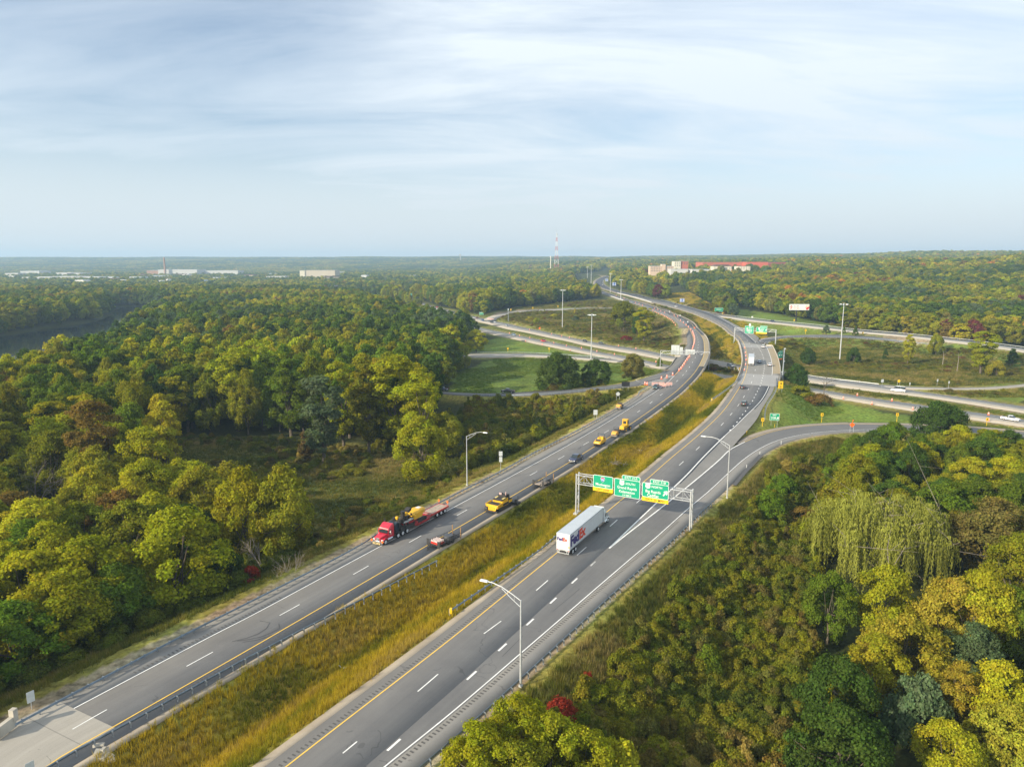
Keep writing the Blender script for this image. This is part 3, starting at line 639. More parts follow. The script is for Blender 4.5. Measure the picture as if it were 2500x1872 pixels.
# freeway below
ribbon('freeway', Fu, Fl, M_conc, 0, 4, 2, skirt=.4); ribbon('freeway', Nu, Nl, M_conc, 0, 4, 2, skirt=.4)
ribbon('loop_ramp', LBu, LBl, M_conc, .004, 4, 2, skirt=.4); ribbon('loop_ramp', LAu, LAl, M_conc, .0, 4, 2, skirt=.5); ribbon('loop_ramp', RCu, RCl, M_conc, .004, 4, 2, skirt=.4)
for P, A in ((Fu, 1), (Nu, 1)):
    m = P
fl = []
for U_, L_ in ((Fu, Fl), (Nu, Nl)):
    a = resample(U_, 5); c = closest(L_, a)[:, :3]; mid = a * .5 + c * .5; S_ = arclen(mid)[-1]; fl += dash_quads(mid, np.arange(5, S_ - 5, 12.2), 3.2, .16)
    e0 = a * .84 + c * .16; e1 = a * .2 + c * .8
    ribbon('edge_line', e0, a * .826 + c * .174, M_white, .03, 5); ribbon('edge_line', a * .19 + c * .81, a * .176 + c * .824, M_yeltape, .03, 5)
    # worn darker wheel paths
    ribbon('wheel_track', a * .66 + c * .34, a * .60 + c * .40, M_asphl, .012, 5); ribbon('wheel_track', a * .38 + c * .62, a * .33 + c * .67, M_asphl, .012, 5)
joined_marks('lane_dashes', fl, M_white)
# markings of the main road
stripe('edge_line', Ry, .17, M_yellow); stripe('edge_line', Ly, .17, M_yellow)
stripe('edge_line', Rw, .17, M_white); stripe('edge_line', Lw, .17, M_white)
RLg = sub(RL, sg(RL, 'G', 870, 1206), 1e9); XLg = sub(XL, s_gtip, 1e9)
s_y = sg(XLg, 'F', 1110, 1268)
stripe('gore_line', RLg, .30, M_white, s0=0, s1=sg(RLg, 'F', 880, 1225)); stripe('edge_line', RLg, .18, M_white, s0=sg(RLg, 'F', 880, 1225))
stripe('gore_line', XLg, .30, M_white, s0=0, s1=s_y); stripe('edge_line', XLg, .15, M_yellow, s0=s_y)
stripe('edge_line', R2w, .2, M_white); stripe('edge_line', sub(RAl, 0, 120), .2, M_white, side=-.6); stripe('edge_line', sub(RAu, 0, 60), .2, M_white, side=.4)
stripe('temporary_line', LT, .2, M_yeltape, .04); stripe('edge_line', LCs, .16, M_white, .035)
stripe('edge_line', sub(LCl, sg(LCl, 'B', 560, 1150, 7.4), 1e9), .22, M_white, .04)
DR = line(('V', [(741, 1626), (925, 1474), (1064, 1354)]), ('N', [(326, 575), (709, 249)]), ('G', [(500, 1244), (930, 866), (1282, 557), (1845, 60)]), ('F', [(618, 1345), (858, 1108), (946, 1008), (1017, 920), (1071, 838), (1114, 765), (1146, 697)]), ('Q', [(1343, 1133), (1353, 1065), (1355, 1000), (1343, 935), (1328, 885), (1310, 830), (1255, 745), (1220, 703), (1183, 665), (1143, 628), (1100, 590), (1020, 540), (950, 505), (900, 480), (780, 425), (600, 360), (450, 310)]), smooth=1)
dc = [s_at(DR, at(*sp_(c, [q])[0], zmain)) for c, q in [('V', (741, 1626)), ('V', (925, 1474)), ('V', (1064, 1354)), ('N', (326, 575)), ('N', (709, 249)), ('G', (500, 1244)), ('G', (930, 866)), ('G', (1282, 557)), ('G', (1560, 312)), ('G', (1845, 60)), ('F', (618, 1345)), ('F', (858, 1108)), ('F', (946, 1008)), ('F', (1017, 920)), ('F', (1071, 838)), ('F', (1114, 765)), ('F', (1146, 697))]]
dc += list(np.arange(dc[-1] + 16, arclen(DR)[-1], 16))
qs = dash_quads(DR, dc, 4.3, .16)
dd_ = [('V', (851, 1608)), ('N', (164, 946)), ('N', (402, 728)), ('N', (616, 533)), ('N', (795, 367)), ('N', (960, 214)), ('N', (1104, 81)), ('G', (651, 1414))]
dl = dash_quads(XL, [s_at(XL, at(*sp_(c, [q])[0], zmain)) for c, q in dd_], 2.2, .28)
D2 = line(('F', [(925, 1180), (970, 1122), (1017, 1070), (1050, 1022), (1090, 975), (1120, 925), (1150, 888)]), ('Q', [(1333, 1490), (1360, 1440), (1385, 1390), (1408, 1345), (1425, 1298), (1437, 1255), (1455, 1180), (1466, 1110), (1468, 1045), (1460, 975), (1445, 918), (1425, 878), (1400, 835), (1365, 780)]), smooth=1)
dl += dash_quads(D2, np.arange(2, arclen(D2)[-1], 6.2), 1.6, .3)
DL = line(('V', [(30, 1650)]), ('O', [(810, 755), (1800, 215)]), ('V', [(626, 1317), (780, 1231), (897, 1164), (998, 1107)]), ('M', [(40, 1222), (443, 993), (828, 773), (1142, 592), (1415, 425), (1643, 275), (1830, 143), (1988, 20)]),
          ('B', [(850, 1350), (1130, 1105), (1235, 1000), (1297, 928), (1350, 858), (1408, 770), (1455, 685), (1490, 590), (1508, 480), (1508, 400), (1480, 290), (1400, 180), (1320, 90)]), ('A', [(1230, 840), (1100, 795), (900, 728)]), smooth=1)
lc = [s_at(DL, at(*sp_(c, [q])[0], zmain)) for c, q in [('O', (810, 755)), ('O', (1800, 215)), ('V', (626, 1317)), ('V', (780, 1231)), ('V', (897, 1164)), ('V', (998, 1107)), ('M', (20, 1235)), ('M', (443, 993)), ('M', (828, 773)), ('M', (1142, 592)), ('M', (1415, 425)), ('M', (1643, 275)), ('M', (1830, 143)), ('M', (1988, 20)), ('B', (850, 1350)), ('B', (1130, 1105)), ('B', (1235, 1000)), ('B', (1297, 928)), ('B', (1350, 858)), ('B', (1408, 770)), ('B', (1455, 685))]]
lc += list(np.arange(lc[-1] + 15, arclen(DL)[-1], 15))
qs += dash_quads(DL, lc, 4.0, .15)
joined_marks('lane_dashes', qs, M_white); joined_marks('dotted_lane_line', dl, M_white)
M_skid = mat('skid_marks', (.075, .075, .077), .85)
def arc(name, c, pts, w): P = line((c, pts)); ribbon(name, offset(P, -w / 2), offset(P, w / 2), M_skid, .024, 1.5)
for pts in ([(1370, 1335), (1480, 1318), (1560, 1290), (1625, 1250), (1600, 1228)], [(1400, 1342), (1500, 1325), (1585, 1295)], [(1340, 1338), (1450, 1310), (1530, 1270), (1560, 1230), (1500, 1218)]): arc('skid_mark', 'P', pts, .11)
for pts in ([(545, 870), (640, 862), (725, 858), (740, 820)], [(700, 850), (800, 810), (900, 790)]): arc('skid_mark', 'M', pts, .14)
for pts in ([(250, 395), (330, 300), (430, 190)], [(262, 400), (345, 300), (450, 190)]): arc('skid_mark', 'U', pts, .5)
for pts in ([(1000, 275), (900, 360), (780, 460)], [(560, 640), (480, 720), (400, 800)]): arc('sealed_crack', 'N', pts, .07)
# rumble strips: short milled grooves
M_groove = mat('milled_groove', (.085, .082, .078), .95)
def rumble(P, side, s0, s1, w=.5, pitch=.6):
    q = []
    for s in np.arange(s0, s1, pitch):
        p, a = pt_at(P, s); t = np.array([math.cos(a), math.sin(a), 0]); n = np.array([math.sin(a), -math.cos(a), 0]); up = np.array([0, 0, .018])
        q.append((p + n * (side - w / 2) - t * .11 + up, p + n * (side + w / 2) - t * .11 + up, p + n * (side + w / 2) + t * .11 + up, p + n * (side - w / 2) + t * .11 + up))
    joined_marks('rumble_strip', q, M_groove, 'stuff')
rumble(Rw, .75, 0, 95); rumble(Ry, -.65, 0, 75); rumble(Lw, -.75, sg(Lw, 'O', 1250, 350), sg(Lw, 'P', 1640, 1085)); rumble(Ly, .75, sg(Ly, 'O', 1100, 780), sg(Ly, 'P', 2000, 1040))
# concrete approach and bridge deck panels
def across(A, B, c, pts, z=zmain):
    s = [sg(A, c, x, y, z) for x, y in pts]; return sub(A, min(s), max(s))
o_ = [((1180, 610), (1155, 660))]
segR = lambda y0, y1: sub(Ry, sg(Ry, 'F', *y0), sg(Ry, 'F', *y1))
ribbon('bridge_deck', offset(segR((1060, 685), (1040, 285)), -1.9), offset(RL, .1), M_deck, .012, 3, 3)
ribbon('approach_slab', offset(segR((1045, 715), (1088, 610)), -1.9), offset(RL, 2.9), M_slab, .02, 3, 3)
ribbon('approach_slab', offset(segR((1068, 355), (1055, 310)), -1.9), offset(RL, 2.9), M_slab, .02, 2, 3)
RLd = sub(RL, sg(RL, 'F', 1350, 610), sg(RL, 'F', 1290, 340)); ribbon('bridge_shoulder', RLd, offset(RLd, 3.5), M_decks, .016, 3)
segL = lambda y0, y1: sub(Ly, sg(Ly, 'B', *y0), sg(Ly, 'B', *y1))
ribbon('bridge_deck', offset(segL((1490, 880), (1600, 330)), .2), LCs, M_deck, .012, 3, 3)
ribbon('bridge_shoulder', segL((1520, 840), (1560, 280)), offset(segL((1520, 840), (1560, 280)), 2.3), M_decks, .016, 3)
ribbon('approach_slab', offset(segL((1500, 860), (1540, 800)), .1), LCs, M_slab, .02, 2, 3)
ribbon('approach_slab', offset(segL((1602, 385), (1598, 330)), .1), LCs, M_slab, .02, 2, 3)
s_ = sg(Ly, 'O', 1020, 825); ribbon('river_bridge_approach', offset(sub(Ly, 0, s_), .3), offset(Lw, -3.2), M_conc, .016, 2, 3)
# ------------------------------------------------------------------ vegetation
def leaf_material(name, inst):
    m = bpy.data.materials.new(name); m.use_nodes = True; nt = m.node_tree; nt.nodes.clear(); L = nt.links.new
    out = nt.nodes.new('ShaderNodeOutputMaterial'); df = nt.nodes.new('ShaderNodeBsdfDiffuse'); tr = nt.nodes.new('ShaderNodeBsdfTranslucent'); mx = nt.nodes.new('ShaderNodeMixShader'); mx.inputs[0].default_value = .42
    if inst:
        a = nt.nodes.new('ShaderNodeAttribute'); a.attribute_type = 'INSTANCER'; a.attribute_name = 'tint'; c = a.outputs['Color']
    else:
        a = nt.nodes.new('ShaderNodeObjectInfo'); c = a.outputs['Color']
    lv = nt.nodes.new('ShaderNodeAttribute'); lv.attribute_name = 'leafvar'
    m1 = nt.nodes.new('ShaderNodeMix'); m1.data_type = 'RGBA'; m1.blend_type = 'MULTIPLY'; m1.inputs[0].default_value = 1; L(c, m1.inputs[6]); L(lv.outputs['Color'], m1.inputs[7])
    L(m1.outputs[2], df.inputs[0]); 
    m2 = nt.nodes.new('ShaderNodeMix'); m2.data_type = 'RGBA'; m2.blend_type = 'MULTIPLY'; m2.inputs[0].default_value = 1; L(m1.outputs[2], m2.inputs[6]); m2.inputs[7].default_value = (1.3, 1.25, .5, 1); L(m2.outputs[2], tr.inputs[0])
    L(df.outputs[0], mx.inputs[1]); L(tr.outputs[0], mx.inputs[2]); L(mx.outputs[0], out.inputs[0]); MATS[name] = m; return m
M_leaf = leaf_material('foliage', False); M_leafi = leaf_material('foliage_mass', True)
M_bark = mat('bark', (.11, .09, .065), .95, noise=.3, nscale=2); M_barkg = mat('grey_bark', (.23, .20, .165), .95, noise=.25, nscale=2)
def leaves_mesh(name, P, Nrm, size, var, r, elong=1.0):
    """one small bent leaf-clump face at each point; P (n,3), Nrm (n,3), size (n,), var (n,3) colour multiplier"""
    n = len(P); up = r.normal(size=(n, 3)); t = np.cross(Nrm, up); t /= np.linalg.norm(t, axis=1)[:, None] + 1e-9; b = np.cross(Nrm, t)
    s = size[:, None]; j = lambda: r.uniform(.55, 1.15, (n, 1))
    a = P - t * s * j() ; c = P + t * s * j(); d = P + b * s * elong * j() + Nrm * s * .25; e = P - b * s * elong * j() + Nrm * s * .25
    V = np.stack([a, e, c, d], 1).reshape(-1, 3); F = np.arange(4 * n).reshape(n, 4)
    me = np_mesh(name, V, F); cc = me.color_attributes.new('leafvar', 'FLOAT_COLOR', 'POINT')
    C = np.repeat(np.column_stack([var, np.ones(n)]), 4, 0).astype(np.float32); cc.data.foreach_set('color', C.ravel()); return me
def crown_points(r, n, H=1.0, shape='round', lumps=34, lr=(.20, .36), fill=.1, low=.0):
    """unit crown: radius 1 about the axis, z from 0 (bottom of the crown) to H"""
    ctr = []
    for k in range(lumps * 8):
        a = r.uniform(0, 2 * math.pi); u = r.uniform(0, 1) ** .8; zz = r.uniform(low, 1)
        if shape == 'round': rad = math.sqrt(max(0, 1 - (2 * (zz ** .85) - .92) ** 2 * .98))
        elif shape == 'column': rad = (1 - abs(2 * zz - 1) ** 3) * (.62 + .2 * math.sin(zz * 9 + k % 3))
        elif shape == 'vase': rad = .35 + .65 * zz if zz < .75 else math.sqrt(max(0, 1 - ((zz - .75) / .25) ** 2))
        elif shape == 'dome': rad = math.sqrt(max(0, 1 - zz ** 2.2)) * (.9 + .1 * zz)
        elif shape == 'cone': rad = 1 - zz * .93
        elif shape == 'flat': rad = math.sqrt(max(0, 1 - zz ** 2))
        else: rad = 1
        rr = rad * (u ** .38); q = r.uniform(*lr)
        ctr.append((math.cos(a) * rr * (1 - q * .7), math.sin(a) * rr * (1 - q * .7), q * .6 + zz * (H - q * 1.2), q))
        if len(ctr) >= lumps: break
    ctr = np.array(ctr); axis = np.array([0, 0, H * .38])
    w = ctr[:, 3] ** 2; w /= w.sum(); idx = r.choice(len(ctr), n, p=w); c = ctr[idx]
    d = r.normal(size=(n, 3)); d /= np.linalg.norm(d, axis=1)[:, None]
    og = c[:, :3] - axis; og /= np.linalg.norm(og, axis=1)[:, None] + 1e-9
    flip = (d * (og + np.array([0, 0, .45]))).sum(1) < -.25; d[flip] *= -1
    ph = c[:, 0] * 7 + c[:, 1] * 5; rag = 1 + .22 * np.sin(d[:, 0] * 6 + ph) * np.sin(d[:, 1] * 7 + ph * 1.7) + .14 * np.sin(d[:, 2] * 11 + ph * 2.3); rad = c[:, 3] * (1 - np.abs(r.normal(0, .20, n))) * r.uniform(.78, 1.2, n) * rag
    P = c[:, :3] + d * rad[:, None] * np.array([1, 1, .8]); 
    nn = d * .9 + og * .3 + r.normal(0, .55, (n, 3)); nn /= np.linalg.norm(nn, axis=1)[:, None]
    lump_tone = r.uniform(.94, 1.06, (len(ctr), 3)) * r.uniform(.84, 1.16, (len(ctr), 1)); var = lump_tone[idx] * r.uniform(.68, 1.32, (n, 1)) * r.uniform(.93, 1.07, (n, 3))
    return P, nn, var, ctr
def crown_mesh(name, seed, n, R_=6.0, H_=11.0, leaf=.36, shape='round', lumps=34, lr=(.2, .36), low=0.0, elong=1.0):
    r = np.random.default_rng(seed); P, nn, var, ctr = crown_points(r, n, H_ / R_, shape, lumps, lr, low=low)
    me = leaves_mesh(name, P * R_, nn, r.uniform(.7, 1.3, n) * leaf, var, r, elong); return me, ctr * R_
def limb_mesh(name, seed, ctr, z0, Ht, r0, nl=9, bare=False):
    """tapered trunk that forks into limbs reaching into the crown; crown starts at height z0"""
    r = np.random.default_rng(seed + 99); b = MB(); top = z0 + (Ht - z0) * .45
    kn = [Vector((0, 0, -.6)), Vector((r.normal(0, .12), r.normal(0, .12), z0 * .5)), Vector((r.normal(0, .2), r.normal(0, .2), z0)), Vector((r.normal(0, .4), r.normal(0, .4), top))]
    rr = [r0 * 1.25, r0, r0 * .85, r0 * .4]
    for i in range(3): b.cyl(kn[i], kn[i + 1], rr[i], rr[i + 1], 7, False)
    pick = r.choice(len(ctr), min(nl, len(ctr)), False)
    for q in pick:
        s = kn[2].lerp(kn[3], r.uniform(-.2, .9)) if True else kn[2]; e = Vector((ctr[q][0] * 1.16, ctr[q][1] * 1.16, ctr[q][2] * 1.06 + z0)); m = s.lerp(e, .5) + Vector((0, 0, -.08 * (e - s).length))
        b.cyl(s, m, r0 * .34, r0 * .2, 5, False); b.cyl(m, e, r0 * .2, r0 * .05, 5, False)
        if bare:
            for _ in range(5):
                f = m.lerp(e, r.uniform(0, 1)); g = f + Vector(r.normal(0, 1, 3)) * .25 * (e - s).length + Vector((0, 0, .8)); b.cyl(f, g, r0 * .1, r0 * .02, 4, False)
                h = f.lerp(g, .6); g2 = h + Vector(r.normal(0, 1, 3)) * .15 * (e - s).length; b.cyl(h, g2, r0 * .06, r0 * .015, 3, False)
    return b.mesh(name, 0, True)
# kinds of tree, in metres: (crown radius, crown height, crown base, shape, lumps)
KINDS = {}
def kind(key, seed, n, Rr, Hc, z0, leaf, shape='round', lumps=36, lr=(.2, .36), r0=.32, low=0, elong=1, nl=9):
    me, ctr = crown_mesh('crown_' + key, seed, n, Rr, Hc, leaf, shape, lumps, lr, low, elong); tm = limb_mesh('trunk_' + key, seed, ctr, z0, z0 + Hc, r0, nl)
    me.materials.append(M_leaf); tm.materials.append(M_bark); mi = me.copy(); mi.materials.clear(); mi.materials.append(M_leafi)
    KINDS[key] = (me, tm, mi, Rr, Hc, z0)
for k in range(6): kind('near%d' % k, 10 + k, 19000, 6.4, 12.5, 1.4, .19, 'round', 74, (.13, .28))
for k in range(3): kind('tall%d' % k, 30 + k, 19000, 6.0, 19, 3.5, .21, 'column' if k == 1 else 'vase', 84, (.13, .27), r0=.4, nl=14)
for k in range(5): kind('mid%d' % k, 40 + k, 5200, 6.4, 13, 2.0, .36, 'round', 52, (.15, .31))
for k in range(2): kind('midtall%d' % k, 50 + k, 4200, 5.4, 17, 3, .42, 'vase', 40, (.19, .32), r0=.4)
for k in range(3): kind('shrub%d' % k, 60 + k, 3400, 2.2, 2.6, .1, .125, 'flat', 26, (.18, .42), r0=.07, nl=5)
for k in range(2): kind('sapling%d' % k, 70 + k, 3000, 1.7, 5.0, .3, .17, 'column', 22, (.22, .42), r0=.09, nl=8)
kind('spruce', 80, 5000, 2.6, 7.5, .3, .2, 'cone', 60, (.14, .26), r0=.15)
kind('bushtree', 82, 9000, 4.4, 6.5, .3, .2, 'dome', 40, (.2, .34), r0=.2)
for k in range(2): kind('oak%d' % k, 84 + k, 16000, 8.0, 13, .5, .26, 'dome', 64, (.16, .28), r0=.4)

PAL = dict(green=(.115, .170, .016), dkgreen=(.062, .108, .018), olive=(.205, .215, .016), ygreen=(.285, .300, .014), yellow=(.335, .318, .020), gold=(.305, .270, .030), orange=(.40, .20, .03), red=(.25, .04, .022), rust=(.19, .13, .03),
           bluegreen=(.10, .145, .07), greyolive=(.19, .19, .05), brown=(.15, .115, .04), maroon=(.15, .045, .04), straw=(.38, .30, .09))
PAL = {k: tuple(1.02 * q for q in v) for k, v in PAL.items()}
NAMES = dict(green='green', dkgreen='dark green', olive='olive green', ygreen='yellow-green', yellow='yellow', gold='golden yellow', orange='orange', red='red', rust='rust brown', bluegreen='blue-green', greyolive='grey-green', brown='brownish', maroon='maroon', straw='straw coloured')
def tint(key, r, j=.16): c = np.array(PAL[key]); return tuple(c * r.uniform(1 - j, 1 + j) * r.uniform(1 - j * .5, 1 + j * .5, 3))
def plant(key, x, y, h=None, w=None, col='green', label='', cat='tree', group=None, name='tree', z=None, rz=None, c=None, r=rng):
    me, tm, mi, Rr, Hc, z0 = KINDS[key]; Hn = z0 + Hc; sz = (h or Hn) / Hn; sx = (w or Rr * 2) / (Rr * 2)
    if z is None: z = float(ground_z(x, y)[0])
    t = thing(name, label, cat, (x, y, z - .15), r.uniform(0, 6.28) if rz is None else rz, group); t.scale = (sx, sx, sz)
    cm = bpy.data.objects.new('crown', me); COL.objects.link(cm); cm.parent = t; cm.location = (0, 0, z0); cm.color = (*(c or tint(col, r)), 1)
    tr = bpy.data.objects.new('trunk', tm); COL.objects.link(tr); tr.parent = t; return t
# instanced masses
def mass(name, keys, pts, tints, scales, rots, idx, label=None, meshes=None):
    col = bpy.data.collections.new(name + '_kinds'); nm = 0
    for i, k in enumerate(keys):
        mi = meshes[i] if meshes else KINDS[k][2]; o = bpy.data.objects.new('%s_%02d' % (name, i), mi); col.objects.link(o)
    me = bpy.data.meshes.new(name); n = len(pts); me.vertices.add(n); me.vertices.foreach_set('co', np.asarray(pts, np.float32).ravel())
    def att(nm_, ty, data, key='value'):
        a = me.attributes.new(nm_, ty, 'POINT'); a.data.foreach_set(key, np.asarray(data).ravel())
    att('tint', 'FLOAT_COLOR', np.column_stack([tints, np.ones(n)]).astype(np.float32), 'color'); att('scl', 'FLOAT_VECTOR', np.asarray(scales, np.float32), 'vector')
    att('rot', 'FLOAT_VECTOR', np.asarray(rots, np.float32), 'vector'); att('idx', 'INT', np.asarray(idx, np.int32))
    o = mesh_obj(name, me); tag(o, kind='stuff')
    if label: o['label'] = label
    ng = bpy.data.node_groups.new(name, 'GeometryNodeTree'); ng.interface.new_socket('Geometry', in_out='INPUT', socket_type='NodeSocketGeometry'); ng.interface.new_socket('Geometry', in_out='OUTPUT', socket_type='NodeSocketGeometry')
    N = ng.nodes.new; L = ng.links.new; gi = N('NodeGroupInput'); go = N('NodeGroupOutput'); iop = N('GeometryNodeInstanceOnPoints'); ci = N('GeometryNodeCollectionInfo'); ci.inputs['Collection'].default_value = col
    ci.inputs['Separate Children'].default_value = True; ci.inputs['Reset Children'].default_value = True
    def na(nm_, ty):
        q = N('GeometryNodeInputNamedAttribute'); q.data_type = ty; q.inputs['Name'].default_value = nm_; return q.outputs[0]
    iop.inputs['Pick Instance'].default_value = True
    L(gi.outputs[0], iop.inputs['Points']); L(ci.outputs[0], iop.inputs['Instance']); L(na('idx', 'INT'), iop.inputs['Instance Index']); L(na('rot', 'FLOAT_VECTOR'), iop.inputs['Rotation']); L(na('scl', 'FLOAT_VECTOR'), iop.inputs['Scale'])
    L(iop.outputs[0], go.inputs[0]); md = o.modifiers.new('scatter', 'NODES'); md.node_group = ng; return o
def scatter(r, x0, x1, y0, y1, d, jitter=.42):
    nx = int((x1 - x0) / d) + 1; ny = int((y1 - y0) / (d * .87)) + 1
    gx, gy = np.meshgrid(np.arange(nx) * d, np.arange(ny) * d * .87); gx = gx + (np.arange(ny)[:, None] % 2) * d / 2
    x = x0 + gx.ravel() + r.uniform(-jitter, jitter, gx.size) * d; y = y0 + gy.ravel() + r.uniform(-jitter, jitter, gx.size) * d; return x, y
def clear_of(x, y, dmin):
    """distance to the nearest road edge from the terrain's own table"""
    r_ = np.log(np.maximum(y, 24.01) / 24) / np.log(9000 / 24) * (NR - 1); i = np.clip(np.rint(r_).astype(int), 0, NR - 1); j = np.clip(np.rint((x / (y + 40) + 1.15) / 2.3 * (NC - 1)).astype(int), 0, NC - 1)
    return TD[i, j] > dmin
def in_view(x, y, m=.06): return np.abs(x) < (.72 + m) * y + 25
def vpoly(pts, z=-1, c='V'): return [tuple(at(x, y, z)[:2]) for x, y in sp_(c, pts)]
meadow = vpoly([(340, 1010), (300, 960), (345, 945), (600, 945), (960, 990), (1010, 985), (1080, 985), (1000, 1110), (760, 1230), (640, 1290), (655, 1100), (480, 1020)])
lawnL = vpoly([(985, 760), (1040, 730), (1110, 715), (1440, 790), (1440, 800), (1400, 850), (1240, 845), (1100, 845), (985, 845)], 0)
loopL = vpoly([(1050, 700), (1110, 672), (1300, 660), (1500, 690), (1520, 780), (1300, 745), (1130, 712)], 0)
bankL = vpoly([(1010, 1000), (1010, 860), (1400, 845), (1440, 835), (1440, 870), (1250, 985)], 1)
loopR = vpoly([(1650, 740), (1700, 725), (2240, 790), (2240, 940), (1600, 1000), (1640, 830)], 1)
islandR = vpoly([(1560, 660), (1700, 680), (2240, 760), (2240, 800), (1700, 720), (1640, 715)], 8)
medianP = vpoly([(150, 1700), (430, 1500), (940, 1210), (1230, 1020), (1450, 870), (1540, 740), (1480, 670), (1330, 612), (1380, 600), (1700, 740), (1600, 850), (1400, 1010), (1200, 1180), (970, 1360), (560, 1700)], 5)
slopeR = vpoly([(900, 1720), (1000, 1656), (1490, 1190), (1600, 1060), (1700, 975), (1800, 950), (2240, 950), (2240, 985), (1900, 975), (1800, 990), (1720, 1040), (1690, 1130), (1640, 1230), (1500, 1330), (1330, 1480), (1250, 1590), (1200, 1900), (900, 2200), (700, 2000)], 2)
shrubR = vpoly([(900, 2100), (1020, 1720), (1400, 1330), (1530, 1230), (1640, 1060), (1700, 1020), (1830, 1000), (1760, 1250), (1750, 1480), (1780, 1720), (1800, 2100)], -1)
farmid = [(-60, 900), (60, 900), (60, 1700), (-60, 1700)]
def cleared(x, y, *polys):
    m = np.ones(len(x), bool)
    for p_ in polys: m &= ~in_poly(p_, x, y)
    return m
# ------------------------------------------------------------------ single trees and shrubs one can point to
def tb(c, x, y, z=-1): p = at(*sp_(c, [(x, y)])[0], float(z)); return p[0], p[1]
WOODG = 'trees of the floodplain wood beside the left carriageway'
for c, x, y, H, key, w, cl, lab in [
    ('V', 50, 1195, 16, 'near0', 17, 'ygreen', 'broad yellow-green tree at the lower left picture edge above the guardrail'),
    ('V', 178, 1160, 17, 'near1', 17, 'ygreen', 'large bright yellow-green tree with clumped crown, second from the left picture edge'),
    ('V', 372, 1114, 17.5, 'near2', 18, 'ygreen', 'large round yellow-green tree standing alone at the front of the wood by the guardrail'),
    ('V', 603, 1012, 19, 'near3', 13.5, 'olive', 'tall dark olive tree at the right end of the front clump beside the meadow'),
    ('V', 520, 1012, 19, 'near4', 12.5, 'ygreen', 'yellow-topped tree next to the tall olive tree beside the meadow'),
    ('V', 430, 1006, 17, 'near5', 13, 'olive', 'olive and gold tree behind the large round yellow-green tree'),
    ('V', 275, 1085, 16, 'near0', 15, 'olive', 'wide olive tree with yellow top between the two big yellow-green trees'),
    ('V', 165, 1085, 14, 'near5', 12, 'olive', 'small olive tree tucked behind the bright yellow-green tree at the left'),
    ('V', 60, 1080, 16, 'near2', 15, 'yellow', 'yellow tree at the left picture edge behind the nearest green trees'),
    ('V', 120, 1265, 13, 'near3', 14, 'ygreen', 'low yellow-green tree just above the guardrail near the lower left corner'),
    ('V', 245, 1235, 12, 'near4', 12, 'green', 'dark green lower tree between the two large trees above the guardrail'),
    ('V', 20, 1320, 12, 'near1', 13, 'green', 'green tree at the lower left corner above the small sign'),
    ('V', 470, 1195, 9, 'bushtree', 9, 'dkgreen', 'dark low tree at the foot of the front clump by the red bush'),
    ('V', 95, 900, 20, 'near0', 17, 'yellow', 'yellow tree near the left picture edge above the bare grey tree'),
    ('V', 310, 918, 20, 'near1', 16, 'ygreen', 'round dark yellow-green tree at the left end of the meadow'),
    ('V', 280, 870, 21, 'near2', 15, 'green', 'rounded green tree directly behind the one at the left end of the meadow'),
    ('V', 205, 960, 18, 'near3', 14, 'olive', 'olive tree right of the bare grey tree'),
    ('V', 852, 768, 30, 'tall0', 20, 'ygreen', 'tallest bright yellow-green cottonwood at the right end of the wood'),
    ('V', 905, 800, 27, 'tall2', 15, 'ygreen', 'tall yellow-green cottonwood at the right edge of the wood near the ramp'),
    ('V', 790, 785, 28, 'tall1', 15, 'olive', 'slim olive cottonwood left of the tallest one'),
    ('V', 735, 780, 28, 'tall2', 15, 'ygreen', 'gold-topped cottonwood in the middle of the wood front'),
    ('V', 690, 812, 26, 'tall0', 17, 'bluegreen', 'pale blue-green tree in the middle of the wood front'),
    ('V', 560, 732, 30, 'tall2', 18, 'ygreen', 'tall spreading yellow-green tree at the left of the wood front'),
    ('V', 505, 752, 29, 'tall0', 18, 'ygreen', 'wide yellow-green tree left of the tall spreading one'),
    ('V', 620, 775, 27, 'tall1', 16, 'green', 'dark green columnar tree between the tall spreading tree and the pale one'),
    ('V', 660, 930, 9, 'sapling0', 6, 'brown', 'vine covered reddish trunk at the edge of the meadow'),
    ('V', 905, 900, 18, 'near4', 15, 'ygreen', 'soft yellow-green tree at the foot of the cottonwoods'),
    ('V', 960, 890, 14, 'near5', 13, 'olive', 'brownish olive tree beside the end of the dark ramp'),
    ('V', 1028, 712, 15, 'near1', 16, 'yellow', 'golden yellow tree on the green lawn beside the loop ramp'),
    ('V', 985, 735, 17, 'near2', 17, 'ygreen', 'yellow-green tree behind the golden one by the lawn'),
    ('V', 1000, 665, 18, 'near0', 18, 'olive', 'ragged olive tree rising in front of the distant freeway'),
    ('V', 930, 700, 20, 'mid1', 16, 'dkgreen', 'dark green tree where the freeway meets the wood')]:
    px, py = tb(c, x, y, -1 + H)
    plant(key, px, py, H, w, cl, lab, 'tree', WOODG if y > 600 else None)
BUSHY = 'bushes and young trees on the slope right of the road'
